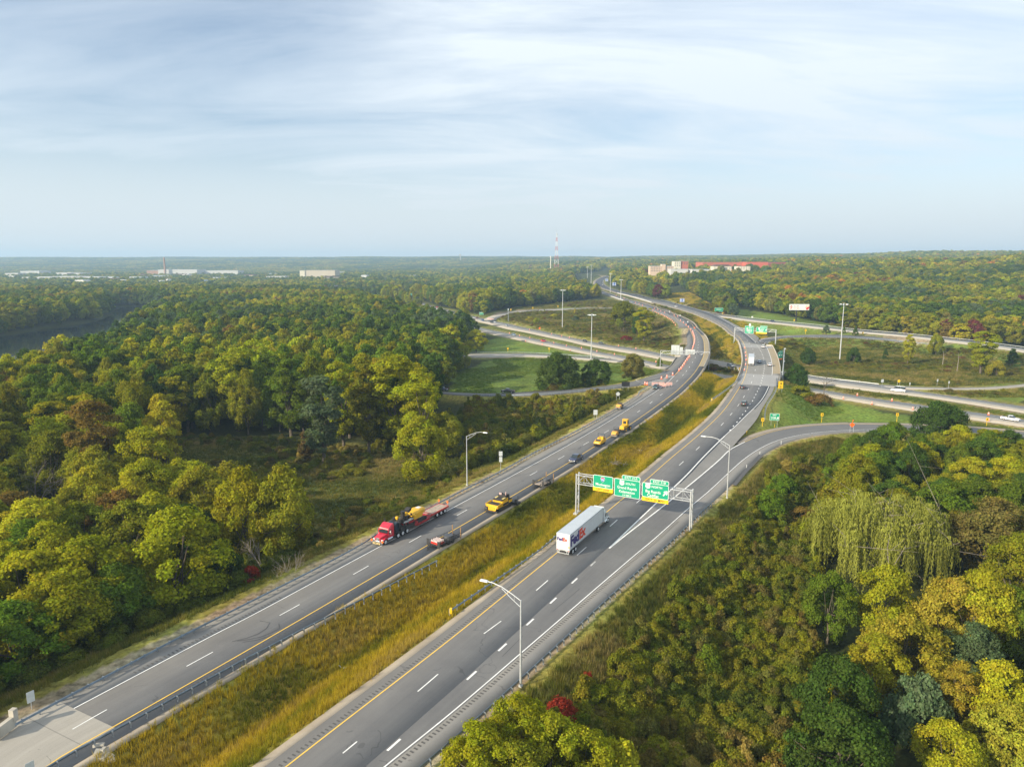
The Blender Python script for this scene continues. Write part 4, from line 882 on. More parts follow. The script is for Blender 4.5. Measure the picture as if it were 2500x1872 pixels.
for c, x, y, z, key, H, w, cl, lab, cat in [
    ('S', 1362, 962, 1.2, 'oak0', 17.5, 21, 'dkgreen', 'big dark oak with round crown beside the dark exit ramp', 'tree'),
    ('S', 1455, 955, 1.5, 'oak1', 13, 16, 'dkgreen', 'dark pine-like tree right of the big oak', 'tree'), ('S', 1545, 940, 2, 'oak0', 12, 13, 'greyolive', 'thin dark tree with a purple-brown top near the road drums', 'tree'),
    ('S', 1610, 893, 0, 'spruce', 5, 5, 'green', 'small round evergreen in the freeway median by the bridge', 'tree'),
    ('S', 1572, 838, 1, 'tall2', 25, 18, 'ygreen', 'tall fresh green tree inside the left loop', 'tree'), ('S', 1522, 815, 1, 'oak1', 24, 24, 'olive', 'wide brownish olive tree behind the tall green one in the left loop', 'tree'),
    ('S', 1560, 822, 1, 'oak0', 19, 12, 'dkgreen', 'dark tree between the fresh green and the brownish one in the left loop', 'tree'),
    ('S', 1528, 834, 1, 'shrub0', 3.8, 9.5, 'red', 'crimson red bush at the foot of the tall green tree', 'shrub'),
    ('S', 1292, 790, 0, 'shrub1', 4, 8, 'yellow', 'yellow bush at the left end of the inner loop', 'shrub'), ('S', 1352, 785, 0, 'shrub2', 4, 8, 'yellow', 'yellow bush in the middle of the inner loop', 'shrub'), ('S', 1310, 793, 0, 'shrub0', 4.5, 7, 'ygreen', 'yellow-green bush between two yellow ones in the inner loop', 'shrub'),
    ('S', 1404, 778, 0, 'sapling0', 6, 4, 'yellow', 'narrow yellow sapling in the inner loop', 'tree'), ('S', 1404, 792, 0, 'shrub1', 4, 8, 'bluegreen', 'pale grey-green bush in the inner loop', 'shrub'),
    ('S', 2215, 893, 0, 'tall1', 17, 9.5, 'yellow', 'slender yellow tree inside the right loop', 'tree'), ('S', 2283, 874, 0, 'oak1', 12.5, 10, 'olive', 'brownish tree with thin crown in the right loop', 'tree'),
    ('S', 2392, 914, 0, 'tall0', 22, 16.5, 'ygreen', 'tallest yellow-green tree in the right loop', 'tree'), ('S', 2430, 920, 0, 'bushtree', 8, 9.5, 'gold', 'small round golden tree beside the tallest one in the right loop', 'tree'),
    ('S', 2468, 902, 0, 'spruce', 8, 8, 'dkgreen', 'dark spreading evergreen at the right end of the loop', 'tree'), ('S', 2083, 891, 0, 'bushtree', 9, 8, 'dkgreen', 'flat-topped pine with bare reddish trunk in the right loop', 'tree'),
    ('S', 2160, 882, 0, 'spruce', 6.5, 4.5, 'dkgreen', 'small dark cone-shaped evergreen in the right loop', 'tree'),
    ('S', 2017, 813, 7.6, 'spruce', 6.2, 7, 'bluegreen', 'blue spruce on the lawn strip between the two right ramps', 'tree'), ('S', 2088, 818, 7.4, 'spruce', 6.2, 5, 'dkgreen', 'dark green spruce on the lawn strip right of the blue one', 'tree'),
    ('S', 2060, 812, 7.5, 'spruce', 4.6, 3.4, 'green', 'smallest green spruce half behind the tall light mast', 'tree'),
    ('S', 1971, 893, 0, 'bushtree', 9, 10, 'dkgreen', 'dark gnarled tree left of the flat-topped pine', 'tree'), ('S', 1942, 952, 0, 'bushtree', 12, 13, 'dkgreen', 'dark green tree beside the yellow ramp sign and tall pole', 'tree'),
    ('S', 2288, 1080, 0, 'oak0', 13.5, 19, 'dkgreen', 'big dark green tree standing in front of the curved exit ramp', 'tree'), ('S', 2000, 982, 1, 'shrub0', 4.5, 12, 'rust', 'rust brown shrub mound on the lawn beside the freeway', 'shrub'),
    ('S', 1955, 975, 1, 'shrub1', 4, 10, 'olive', 'olive shrub mound behind the rusty one', 'shrub')]:
    px, py = tb(c, x, y, z); plant(key, px, py, H, w, cl, lab, cat, z=float(z) if z > 3 else None)
# right foreground
for c, x, y, H, key, w, cl, lab in [
    ('V', 1885, 958, 11, 'near0', 14, 'ygreen', 'bright yellow-green tree nearest the curved ramp'), ('V', 1985, 955, 12, 'near4', 13, 'ygreen', 'yellow tree below the big dark tree at the ramp'),
    ('V', 2105, 985, 12, 'near1', 13, 'yellow', 'yellow-topped tree right of the big dark tree'), ('V', 2180, 985, 12, 'near2', 13, 'ygreen', 'yellow-green tree at the right picture edge below the ramp'),
    ('V', 2060, 1040, 14, 'near3', 15, 'green', 'dark green tree behind the willow'), ('V', 2150, 1075, 15, 'near5', 16, 'greyolive', 'grey-olive tree with pale branches right of the willow'),
    ('V', 1815, 1040, 9, 'bushtree', 12, 'olive', 'dense olive tree left of the willow top'), ('V', 1790, 1110, 8, 'bushtree', 12, 'olive', 'lower olive tree at the left flank of the willow'),
    ('V', 2200, 1170, 14, 'near0', 13, 'olive', 'olive tree at the right picture edge beside the willow'), ('V', 2190, 1265, 12, 'near1', 11, 'green', 'fresh green tree at the right picture edge'),
    ('V', 1920, 1222, 13, 'near2', 11, 'yellow', 'bright yellow tree just below the willow'), ('V', 2065, 1245, 13, 'near3', 11, 'gold', 'gold tree below the right end of the willow'),
    ('V', 2130, 1235, 14, 'near4', 11, 'yellow', 'tawny gold tree near the right picture edge'), ('V', 1960, 1330, 12, 'near5', 12, 'gold', 'wide tawny tree in the middle of the right foreground'),
    ('V', 2110, 1345, 11, 'near0', 9.5, 'bluegreen', 'grey-green tree among the yellow ones at the right'), ('V', 1900, 1370, 11, 'near1', 10, 'yellow', 'yellow tree overhanging the dark gully'),
    ('V', 2080, 1425, 11, 'tall1', 6.5, 'gold', 'narrow orange-gold tree near the lower right'), ('V', 1990, 1460, 9, 'bushtree', 8, 'bluegreen', 'small grey-green tree beside the orange-gold one'),
    ('V', 2170, 1430, 11, 'near2', 10, 'yellow', 'yellow tree at the right edge near the lower corner'), ('V', 2190, 1520, 10, 'near4', 9, 'gold', 'tawny half bare tree in the lower right corner'),
    ('V', 2060, 1560, 9, 'near5', 8, 'yellow', 'yellow-olive tree at the lower right'), ('V', 1820, 1465, 5, 'bushtree', 4.5, 'ygreen', 'fresh light green bush in the dark gully'),
    ('V', 1530, 1395, 5, 'bushtree', 5, 'green', 'fresh green shrub with feathery leaves on the right slope'), ('V', 1660, 1060, 6, 'bushtree', 9, 'green', 'bright green bush cluster beside the end of the guardrail'),
    ('V', 1690, 1025, 6, 'bushtree', 8, 'green', 'bright green bush behind the guardrail end'), ('V', 1740, 1095, 5, 'bushtree', 8, 'rust', 'russet bush right of the bright green cluster'),
    ('V', 1120, 1500, 8.5, 'near3', 8, 'ygreen', 'yellow-green tree at the base of the nearest lamp post'), ('V', 1030, 1560, 8, 'near1', 8.5, 'ygreen', 'yellow-green tree at the bottom edge left of the lamp post'),
    ('V', 1190, 1540, 8.5, 'near4', 8, 'yellow', 'light yellow tree at the bottom edge'), ('V', 1260, 1570, 8, 'near5', 8, 'ygreen', 'pale yellow-green tree right of the light yellow one at the bottom edge'),
    ('V', 1110, 1600, 8, 'near0', 8, 'olive', 'olive tree at the bottom edge in front of the lamp post'), ('V', 1340, 1600, 7, 'bushtree', 7, 'yellow', 'yellow bushy tree at the bottom middle'),
    ('V', 1212, 1508, 3.6, 'shrub0', 4.2, 'red', 'scarlet sumac bush on the slope near the bottom edge'), ('V', 1268, 1446, 3.2, 'shrub2', 1.8, 'red', 'tiny scarlet shrub on the grassy slope')]:
    px, py = tb(c, x, y, -1 + H)
    for _ in range(3):
        gz = float(ground_z(px, py)[0]); px, py = tb(c, x, y, gz + H)
    plant(key, px, py, H, w, cl, lab, 'shrub' if 'shrub' in key else 'tree')
px, py = tb('P', 1455, 1030, 2.5); plant('shrub1', px, py, 3.0, 3.4, 'red', 'small crimson bush beside the left guardrail', 'shrub')
# the willow: long hanging strands
def willow_mesh(seed, Rr=13, Ht=15.5, n=52000):
    r = np.random.default_rng(seed); P = []; Nn = []; var = []; hubs = []
    for k in range(62):
        a = r.uniform(0, 6.28); u = r.uniform(0, 1) ** .5 * .92; hubs.append((math.cos(a) * u * Rr, math.sin(a) * u * Rr, Ht * (.98 - .42 * u ** 1.7) * r.uniform(.86, 1.04), r.uniform(1.6, 2.9)))
    hubs = np.array(hubs); per = n // (62 * 22); 
    for h in hubs:
        ton = r.uniform(.82, 1.15)
        for s in range(22):
            a = r.uniform(0, 6.28); q = h[3] * r.uniform(.15, 1); st = np.array([h[0] + math.cos(a) * q, h[1] + math.sin(a) * q, h[2] - (q / h[3]) ** 2 * 1.1]); L_ = r.uniform(3, 9); L_ = min(L_, st[2] - .6)
            t = np.linspace(0, 1, per); out = np.array([math.cos(a), math.sin(a), 0]) * .5
            pts = st + np.outer(t, out) + np.outer(t, [0, 0, -L_]) + r.normal(0, .10, (per, 3)); P.append(pts); var.append(np.repeat([[ton * r.uniform(.8, 1.2)] * 3], per, 0)); Nn.append(np.tile([math.cos(a), math.sin(a), .35], (per, 1)) + r.normal(0, .4, (per, 3)))
        m = 60; d = r.normal(size=(m, 3)); d /= np.linalg.norm(d, axis=1)[:, None]; d[:, 2] = abs(d[:, 2]); P.append(h[:3] + d * h[3] * np.array([.8, .8, .45])); Nn.append(d); var.append(np.full((m, 3), ton * 1.08))
    P = np.vstack(P); Nn = np.vstack(Nn); Nn /= np.linalg.norm(Nn, axis=1)[:, None]; var = np.vstack(var)
    n_ = len(P); t = np.cross(Nn, [0, 0, 1.0]); t /= np.linalg.norm(t, axis=1)[:, None] + 1e-9; w = r.uniform(.05, .10, (n_, 1)); l = r.uniform(.22, .5, (n_, 1)); dn = np.array([0, 0, -1.0]) + r.normal(0, .15, (n_, 3))
    V = np.stack([P - t * w, P + t * w, P + t * w * .6 + dn * l, P - t * w * .6 + dn * l], 1).reshape(-1, 3); me = np_mesh('willow_crown', V, np.arange(4 * n_).reshape(n_, 4))
    cc = me.color_attributes.new('leafvar', 'FLOAT_COLOR', 'POINT'); cc.data.foreach_set('color', np.repeat(np.column_stack([var, np.ones(n_)]), 4, 0).astype(np.float32).ravel()); return me, hubs[:, :3]
wm_, wh = willow_mesh(5); wm_.materials.append(M_leaf); wx, wy = tb('V', 1918, 1068, 14.5)
wt_ = thing('willow_tree', 'huge weeping willow with hanging yellow-green strands in the right foreground', 'tree', (wx, wy, float(ground_z(wx, wy)[0]) - .2))
o = mesh_obj('crown', wm_, None, wt_); o.color = (.27, .285, .055, 1); tmw = limb_mesh('willow_trunk', 3, wh, 0, 9, .5, 14, True); mesh_obj('trunk', tmw, M_barkg, wt_)
# leafless trees
def bare(name, x, y, z, H, Rr, lab, m=M_barkg, seed=1, twigs=900, r0=.22):
    r = np.random.default_rng(seed); b = MB(); 
    def grow(p, d, L_, rad, lvl):
        q = p + d * L_; b.cyl(p, q, rad, rad * .6, 5 if lvl < 2 else 3, False)
        if lvl >= 5: return
        for _ in range(3 if lvl < 4 else 2):
            nd = (d + Vector(r.normal(0, .42, 3)) + Vector((0, 0, .12))).normalized(); grow(p.lerp(q, r.uniform(.75, 1)), nd, L_ * r.uniform(.6, .85), rad * .55, lvl + 1)
    grow(Vector((0, 0, -.4)), Vector((0, 0, 1)), H * .26, r0, 0)
    t = thing(name, lab, 'tree', (x, y, z)); o = b.build('trunk', m, t); return t
for c, x, y, H, lab, sd in [('V', 62, 935, 21, 'bare grey-branched tree among the yellow trees at the left', 3), ('V', 612, 1150, 14, 'bare grey tree at the right of the front clump by the meadow', 5), ('V', 118, 955, 20, 'second bare grey tree beside the first at the left', 8), ('V', 560, 1120, 12, 'thin bare tree in the middle of the front clump', 9)]:
    px, py = tb(c, x, y, -1 + H); bare('bare_tree', px, py, -1, H, 6, lab, seed=sd)
px, py = tb('S', 2011, 965, 0); bare('bare_tree', px, py, 0, 15, 5, 'bare brown tree on the right beside the freeway and the drums', M_bark, 12)
for c, x, y, z, H, lab, sd in [('S', 2300, 899, 0, 9, 'dead white snag in the right loop', 21), ('S', 2336, 909, 0, 10, 'dead pole-like snag in the right loop near the tall yellow-green tree', 22)]:
    px, py = tb(c, x, y, z); t = thing('dead_snag', lab, 'tree', (px, py, float(ground_z(px, py)[0]))); b = MB(); b.cyl((0, 0, -.3), (.2, 0, H * .6), .22, .15, 6); b.cyl((.2, 0, H * .6), (0, .1, H), .15, .05, 6); b.cyl((.15, 0, H * .7), (1.2, 0, H * .85), .07, .03, 4); b.build('trunk', M_barkg, t)

for lab, c, x, y, L0, sd in [('tangle of fallen pale branches in the dark gully at the lower right', 'V', 1775, 1545, 5.0, 31), ('grey dead brush at the bottom edge of the dark gully', 'V', 1740, 1610, 4.0, 32), ('cut branches heaped on the median grass behind the navy pickup', 'V', 1320, 990, 3.2, 33)]:
    p_ = at(*sp_(c, [(x, y)])[0], 0.0 if sd < 33 else 4.5); q_ = np.random.default_rng(sd); b = MB()
    for k in range(34):
        a = q_.uniform(0, 3.14); s0 = Vector((q_.normal(0, L0 * .5), q_.normal(0, L0 * .35), q_.uniform(.1, .7))); d_ = Vector((math.cos(a), math.sin(a), q_.normal(0, .25))) * q_.uniform(.8, L0); b.cyl(s0, s0 + d_, .05, .015, 4, False); b.cyl(s0 + d_ * .5, s0 + d_ * .5 + Vector(q_.normal(0, .6, 3)), .03, .01, 3, False)
    o = b.build('brushwood', M_barkg, None, (p_[0], p_[1], float(ground_z(p_[0], p_[1])[0]))); tag(o, lab, 'dead branches', kind='stuff')
# ------------------------------------------------------------------ woods
r = np.random.default_rng(21)
def pal_pick(x, y, weights, r, scale=45.0, seed=31):
    """patchy mix: neighbouring trees tend to share a colour"""
    keys = list(weights); w = np.array([weights[k] for k in keys], float); cum = np.cumsum(w / w.sum()); v = np.clip(.55 * vnoise(x, y, scale, seed) + .45 * r.uniform(0, 1, len(x)), 0, .999)
    rank = np.argsort(np.argsort(v)) / max(1, len(v)); i = np.searchsorted(cum, rank); i = np.clip(i, 0, len(keys) - 1); base = np.array([PAL[k] for k in keys])[i]
    return base * r.uniform(.84, 1.18, (len(x), 1)) * r.uniform(.94, 1.06, (len(x), 3)), [keys[q] for q in i]
PN = dict(dkgreen=14, green=30, olive=26, ygreen=22, yellow=8, rust=1)
PM = dict(bluegreen=6, dkgreen=18, green=34, olive=24, ygreen=12, yellow=4, gold=2, rust=1)
PR = dict(bluegreen=6, dkgreen=14, green=22, olive=28, greyolive=7, ygreen=15, yellow=8, gold=3, orange=1.5, rust=1.5, maroon=.6)
hidden = vpoly([(290, 955), (350, 938), (620, 938), (760, 1100), (690, 1200), (640, 1230), (560, 1160), (430, 1090), (330, 1040)])
farbend = [tuple(at(x_, y_, zmain)[:2]) for x_, y_ in [(1395, 692), (1398, 670), (1450, 668), (1480, 662), (1500, 666), (1492, 682), (1500, 698), (1560, 718), (1640, 742), (1660, 768), (1600, 768), (1500, 742), (1440, 708)]]
NOPOLY = (RIVER, farbend, hidden, meadow, lawnL, loopL, bankL, loopR, islandR, medianP, slopeR, shrubR)
kx = np.array([o.location.x for o in scene.objects if o.get('category') == 'tree']); ky = np.array([o.location.y for o in scene.objects if o.get('category') == 'tree'])
def away_from_known(x, y, d):
    m = ((x - wx) ** 2 + (y - wy) ** 2 > 17 ** 2) & ~((np.abs(x - wx * y / wy) < 10) & (y < wy) & (y > wy - 26))
    for a, b in zip(kx, ky): m &= (x - a) ** 2 + (y - b) ** 2 > d * d
    return m
x, y = scatter(r, -330, 330, 66, 330, 7.8); m = in_view(x, y) & clear_of(x, y, 8.5) & cleared(x, y, *NOPOLY) & away_from_known(x, y, 7) ; x = x[m]; y = y[m]
m = (x < -30) | ((x > 0) & (y < 235) & (y < 40 + 2.1 * x)); x = x[m]; y = y[m]
tn, kn = pal_pick(x, y, PN, r); gz = ground_z(x, y); order = np.argsort(y); WALL = []
n_single = 0; leftovers = []; pend = []
for i in order:
    left = x[i] < 0; b = abs(x[i] / y[i])
    if left: h = r.uniform(12, 17) if y[i] < 165 else r.uniform(18, 27)
    else: h = r.uniform(9, 13.5)
    w = r.uniform(10.5, 14.5) if left else r.uniform(8, 12)
    if b < .76 and n_single < 205 and y[i] < 330:
        k = ('near%d' % r.integers(6)) if (h < 19 or r.uniform() < .5) else 'tall%d' % r.integers(3)
        where = ('in the wood left of the highway' if left else 'in the trees right of the highway'); dist = 'near the front' if y[i] < 130 else ('in the middle' if y[i] < 220 else 'towards the back'); size = 'tall' if h > 21 else ('broad' if w > 12.5 else 'modest'); key_ = kn[i]
        o_ = plant(k, x[i], y[i], h, w, key_, '', 'tree', 'woodland trees %s' % where, z=float(gz[i]), c=tuple(tn[i]), r=r); n_single += 1; pend.append((left, int(y[i] // 11), x[i], o_, size, NAMES[key_]))
    else: leftovers.append((x[i], y[i], h, w, *tn[i]))
NUM = 'first second third fourth fifth sixth seventh eighth ninth tenth eleventh twelfth thirteenth fourteenth fifteenth sixteenth seventeenth eighteenth nineteenth twentieth twenty-first twenty-second twenty-third twenty-fourth twenty-fifth twenty-sixth twenty-seventh twenty-eighth twenty-ninth thirtieth'.split()
for side in (True, False):
    rows = sorted({q[1] for q in pend if q[0] == side})
    for ri, rw in enumerate(rows):
        mem = sorted([q for q in pend if q[0] == side and q[1] == rw], key=lambda q: -q[2] / 1 if side else q[2])
        for ci, q in enumerate(mem): q[3]['label'] = '%s %s tree, %s from the road in %s row of the %s wood' % (q[4], q[5], NUM[min(ci, 29)], NUM[min(ri, 29)], 'left' if side else 'right')
# farther woods, one scattered mass: too many to be counted one by one
x, y = scatter(r, -1000, 1000, 330, 1150, 8.8); m = in_view(x, y) & clear_of(x, y, 6) & cleared(x, y, *NOPOLY) & away_from_known(x, y, 8); x = x[m]; y = y[m]
m = ~((y < 700) & (x > -40) & (x < 60 + .35 * y) & ~((x < -28))) | (y > 640); 
inner = (x > -30) & (y < 660) & (x < 0.36 * y); m = ~inner; 
hang = (x > 0.36 * y) & (y < 470); m &= ~hang; x = x[m]; y = y[m]
lf = np.array(leftovers).reshape(-1, 7)
nl_ = ~((closest(Nl, np.column_stack([x, y]))[:, 5] < 32) & (y > 520) & (x < 20)); x = x[nl_]; y = y[nl_]
wr = (x > 0)
tn, _ = pal_pick(x, y, PM, r, 60, 41); tr_, _ = pal_pick(x, y, PR, r, 60, 43); tn[wr] = tr_[wr]
H_ = np.where(x < 0, r.uniform(15, 24, len(x)), r.uniform(12, 19, len(x))); W_ = r.uniform(10, 16, len(x))
X_ = np.concatenate([x, lf[:, 0]]); Y_ = np.concatenate([y, lf[:, 1]]); H_ = np.concatenate([H_, lf[:, 2]]); W_ = np.concatenate([W_, lf[:, 3]]); T_ = np.vstack([tn, lf[:, 4:]])
keys = ['mid%d' % k for k in range(5)] + ['midtall0', 'midtall1']; ix = r.integers(0, 7, len(X_)); dims = np.array([(KINDS[k][3] * 2, KINDS[k][4]) for k in keys])
Zc = ground_z(X_, Y_) + H_ * .12; sc = np.column_stack([W_ / dims[ix, 0], W_ / dims[ix, 0], H_ * .86 / dims[ix, 1]])
rot = np.column_stack([np.zeros((len(X_), 2)), r.uniform(0, 6.28, len(X_))])
mass('woodland', keys, np.column_stack([X_, Y_, Zc]), T_, sc, rot, ix, 'mixed green and gold woodland spreading back from the river and ramps')
print('singles', n_single, 'mid', len(X_))
# distant forest, crowns small in the picture
fk = []
for k in range(4):
    me_, _c = crown_mesh('far_crown%d' % k, 90 + k, 1100, 7.0, 11, .85, 'round', 26, (.22, .36)); me_.materials.append(M_leafi); fk.append(me_)
for k in range(3):
    vs_, fs_, va_ = [], [], []; rr_ = np.random.default_rng(120 + k); parts_ = []
    for q in range(9):
        P, nn, var, _ = crown_points(rr_, 420, 1.6, 'round', 16, (.25, .4)); a = rr_.uniform(0, 6.28); d = rr_.uniform(0, 15); s = rr_.uniform(5.5, 8); P = P * s * np.array([1, 1, .8]) + np.array([math.cos(a) * d, math.sin(a) * d, rr_.uniform(-1, 2)]); tone = np.array(list(PAL.values()))[rr_.choice([0, 1, 1, 2, 0, 9])] / np.array(PAL['green']); tone = .6 + .4 * tone; parts_.append((P, nn, var * tone * rr_.uniform(.85, 1.15)))
    P = np.vstack([p[0] for p in parts_]); nn = np.vstack([p[1] for p in parts_]); var = np.vstack([p[2] for p in parts_]); me_ = leaves_mesh('far_clump%d' % k, P, nn, rr_.uniform(.8, 1.5, len(P)), var, rr_); me_.materials.append(M_leafi); fk.append(me_)
URB = vpoly([(-300, 612), (-300, 585), (300, 582), (560, 577), (640, 585), (740, 600), (740, 625), (640, 618), (500, 612)], 0)
URBR = [(650, 1080), (1150, 1080), (1250, 1700), (500, 1700)]
x, y = scatter(r, -2400, 2400, 1140, 3000, 12.5); m = in_view(x, y); m &= ~(in_poly(URB, x, y) & (r.uniform(0, 1, len(x)) < .5)); bq = x / y; m &= ~((bq > .185) & (bq < .40) & (y > 1220) & (y < 1720) & (r.uniform(0, 1, len(x)) < .85)); m &= ~((bq < -.10) & (bq > -.26) & (y < 1480) & (r.uniform(0, 1, len(x)) < .75)); m &= ~(closest(Nl, np.column_stack([x, y]))[:, 5] < 55) & ~in_poly(farbend, x, y) & clear_of(x, y, 6); x = x[m]; y = y[m]
tn, _ = pal_pick(x, y, PM, r, 70, 51); tr_, _ = pal_pick(x, y, PR, r, 70, 53); tn[x > 0] = tr_[x > 0]; z = ground_z(x, y) + 1
s1 = r.uniform(.75, 1.25, len(x)); s1[x > 0] *= 1.15; P1 = (np.column_stack([x, y, z]), tn, np.column_stack([s1, s1, s1 * r.uniform(.9, 1.25, len(x))]), r.integers(0, 4, len(x)))
x, y = scatter(r, -6800, 6800, 2980, 8200, 27); m = in_view(x, y); x = x[m]; y = y[m]; tn, _ = pal_pick(x, y, PM, r, 160, 61); z = ground_z(x, y); s2 = r.uniform(.9, 1.3, len(x))
P2 = (np.column_stack([x, y, z]), tn, np.column_stack([s2, s2, s2]), r.integers(4, 7, len(x)))
pts = np.vstack([P1[0], P2[0]]); rot = np.column_stack([np.zeros((len(pts), 2)), r.uniform(0, 6.28, len(pts))])
mass('distant_forest', [''] * 7, pts, np.vstack([P1[1], P2[1]]), np.vstack([P1[2], P2[2]]), rot, np.concatenate([P1[3], P2[3]]), 'far wooded plain and hills fading to blue towards the horizon', meshes=fk)
print('far', len(pts))
# undergrowth and brush
PU = dict(dkgreen=14, green=20, olive=36, greyolive=12, brown=9, ygreen=7, rust=3, straw=2)
def brush(name, poly, d, y0, y1, x0, x1, pal, hs, ws, label, dmin=1.5, seed=1, prob=None, keys=('shrub0', 'shrub1', 'shrub2', 'sapling0', 'sapling1')):
    rr_ = np.random.default_rng(seed); x, y = scatter(rr_, x0, x1, y0, y1, d); m = clear_of(x, y, dmin) & in_view(x, y)
    if poly is not None: m &= in_poly(poly, x, y)
    if prob is not None: m &= prob(x, y, rr_)
    x = x[m]; y = y[m]; tn, _ = pal_pick(x, y, pal, rr_, 14, seed + 70); tn = .6 * tn + .4 * np.array([.16, .155, .022]); n = len(x); ix = rr_.choice(len(keys), n, p=np.array([.3, .3, .28, .06, .06][:len(keys)]) / sum([.3, .3, .28, .06, .06][:len(keys)]))
    dims = np.array([(KINDS[k][3] * 2, KINDS[k][4]) for k in keys]); W_ = rr_.uniform(*ws, n); H_ = rr_.uniform(*hs, n); sap = ix >= 3; W_[sap] *= .7; H_[sap] *= 1.6
    sc = np.column_stack([W_ / dims[ix, 0], W_ / dims[ix, 0], H_ / dims[ix, 1]]); rot = np.column_stack([rr_.normal(0, .12, (n, 2)), rr_.uniform(0, 6.28, n)])
    mass(name, keys, np.column_stack([x, y, ground_z(x, y) - .1]), tn, sc, rot, ix, label); return n
nb = brush('undergrowth', shrubR, 1.75, 62, 230, -10, 170, PU, (1.6, 3.4), (2.4, 4.4), 'dense tangle of olive, green and russet bushes right of the road', 5.5, 2)
nb += brush('undergrowth', bankL, 2.5, 190, 330, -40, 120, PU, (2.2, 4.8), (3.5, 6.5), 'thick olive brush on the low ground left of the road', 6.5, 3)
nb += brush('undergrowth', None, 3.0, 66, 330, -330, -20, dict(dkgreen=30, green=30, olive=18, brown=8), (1.5, 3.5), (3, 5), 'dark undergrowth along the foot of the left wood', 6.5, 4, prob=lambda x, y, q: ~in_poly(meadow, x, y) & ~in_poly(bankL, x, y) & (closest(Lw_out, np.column_stack([x, y]))[:, 5] < 60) & (closest(Lw_out, np.column_stack([x, y]))[:, 4] > 0))
nb += brush('undergrowth', meadow, 4.2, 120, 300, -140, 60, dict(olive=20, green=15, brown=20, dkgreen=15, straw=6), (.8, 2.2), (2, 4.5), 'scattered low bushes in the left meadow', 5, 5, prob=lambda x, y, q: vnoise(x, y, 16, 8) > .5)
nb += brush('undergrowth', loopL, 4.5, 380, 900, -60, 220, dict(brown=26, olive=34, maroon=5, greyolive=22, rust=5, dkgreen=8), (.8, 2.0), (3, 7), 'reddish and olive scrub inside the left loop', 5, 6, prob=lambda x, y, q: vnoise(x, y, 30, 9) > .5)
nb += brush('undergrowth', loopR, 4.0, 280, 520, 80, 420, dict(brown=22, olive=36, dkgreen=10, greyolive=24, maroon=4, rust=4), (.6, 1.5), (3, 6), 'brown and olive scrub inside the right loop', 5, 7, prob=lambda x, y, q: (vnoise(x, y, 30, 19) > .52) & (closest(Fu, np.column_stack([x, y]))[:, 5] > 4) & (y > 305) & (x < 320))
def medslope(x, y, q):
    c = closest(Ry, np.column_stack([x, y])); return (c[:, 4] > 0) & (c[:, 5] > 6) & (y > 318) & (y < 400) & (closest(Ly, np.column_stack([x, y]))[:, 5] > 8)
nb += brush('undergrowth', None, 2.6, 318, 400, 60, 150, dict(rust=24, maroon=14, brown=20, olive=24, dkgreen=14), (1.2, 2.6), (3, 5), 'rust and wine coloured bushes on the slope between the two bridges', 3, 8, prob=lambda x, y, q: in_poly(vpoly([(1530, 770), (1600, 770), (1608, 830), (1535, 800)], 3), x, y))
nb += brush('undergrowth', None, 5.0, 480, 800, 180, 700, dict(brown=20, olive=30, rust=8, maroon=6, green=10), (1.5, 3), (4, 7), 'olive and russet brush behind the outer ramp', 3, 9, prob=lambda x, y, q: (closest(RBu, np.column_stack([x, y]))[:, 5] < 45) & (closest(RBu, np.column_stack([x, y]))[:, 4] != closest(RBu, np.array([[300., 300.]]))[0, 4]) & cleared(x, y, islandR, loopR))
print('brush', nb)
# grass
def tuft_mesh(name, seed, n=30, h=.75, sp=.55, w=.035):
    q = np.random.default_rng(seed); a = q.uniform(0, 6.28, n); d = q.uniform(0, sp, n); bx = np.cos(a) * d; by = np.sin(a) * d; hh = h * q.uniform(.55, 1.15, n); lean = q.normal(0, .22, (n, 2)) + np.column_stack([np.cos(a), np.sin(a)]) * .15; t = q.uniform(0, 3.14, n)
    dx = np.cos(t) * w; dy = np.sin(t) * w; V = np.zeros((n, 3, 3)); V[:, 0] = np.column_stack([bx - dx, by - dy, np.zeros(n)]); V[:, 1] = np.column_stack([bx + dx, by + dy, np.zeros(n)]); V[:, 2] = np.column_stack([bx + lean[:, 0] * hh, by + lean[:, 1] * hh, hh])
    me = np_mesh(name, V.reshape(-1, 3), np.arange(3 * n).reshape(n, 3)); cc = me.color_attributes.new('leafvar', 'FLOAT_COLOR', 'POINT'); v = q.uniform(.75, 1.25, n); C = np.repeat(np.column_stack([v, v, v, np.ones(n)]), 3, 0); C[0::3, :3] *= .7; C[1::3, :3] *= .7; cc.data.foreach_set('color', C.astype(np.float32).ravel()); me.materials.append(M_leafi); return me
tufts = [tuft_mesh('tuft%d' % k, 200 + k, 34, .8, .7, .05) for k in range(4)]
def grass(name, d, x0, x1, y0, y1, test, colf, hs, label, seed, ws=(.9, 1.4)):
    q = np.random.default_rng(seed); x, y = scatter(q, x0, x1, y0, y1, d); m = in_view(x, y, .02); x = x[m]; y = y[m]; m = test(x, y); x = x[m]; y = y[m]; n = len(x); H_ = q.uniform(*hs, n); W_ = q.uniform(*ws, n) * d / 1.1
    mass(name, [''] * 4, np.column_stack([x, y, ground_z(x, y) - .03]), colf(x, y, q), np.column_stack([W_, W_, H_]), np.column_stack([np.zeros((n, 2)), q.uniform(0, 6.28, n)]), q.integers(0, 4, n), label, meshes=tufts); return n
ca_, sa_ = math.cos(R(27.6)), math.sin(R(27.6))
def mix_cols(v, stops):
    v = np.clip(v, 0, 1); xs = np.array([s[0] for s in stops]); cs = np.array([s[1] for s in stops]); return np.column_stack([np.interp(v, xs, cs[:, k]) for k in range(3)])
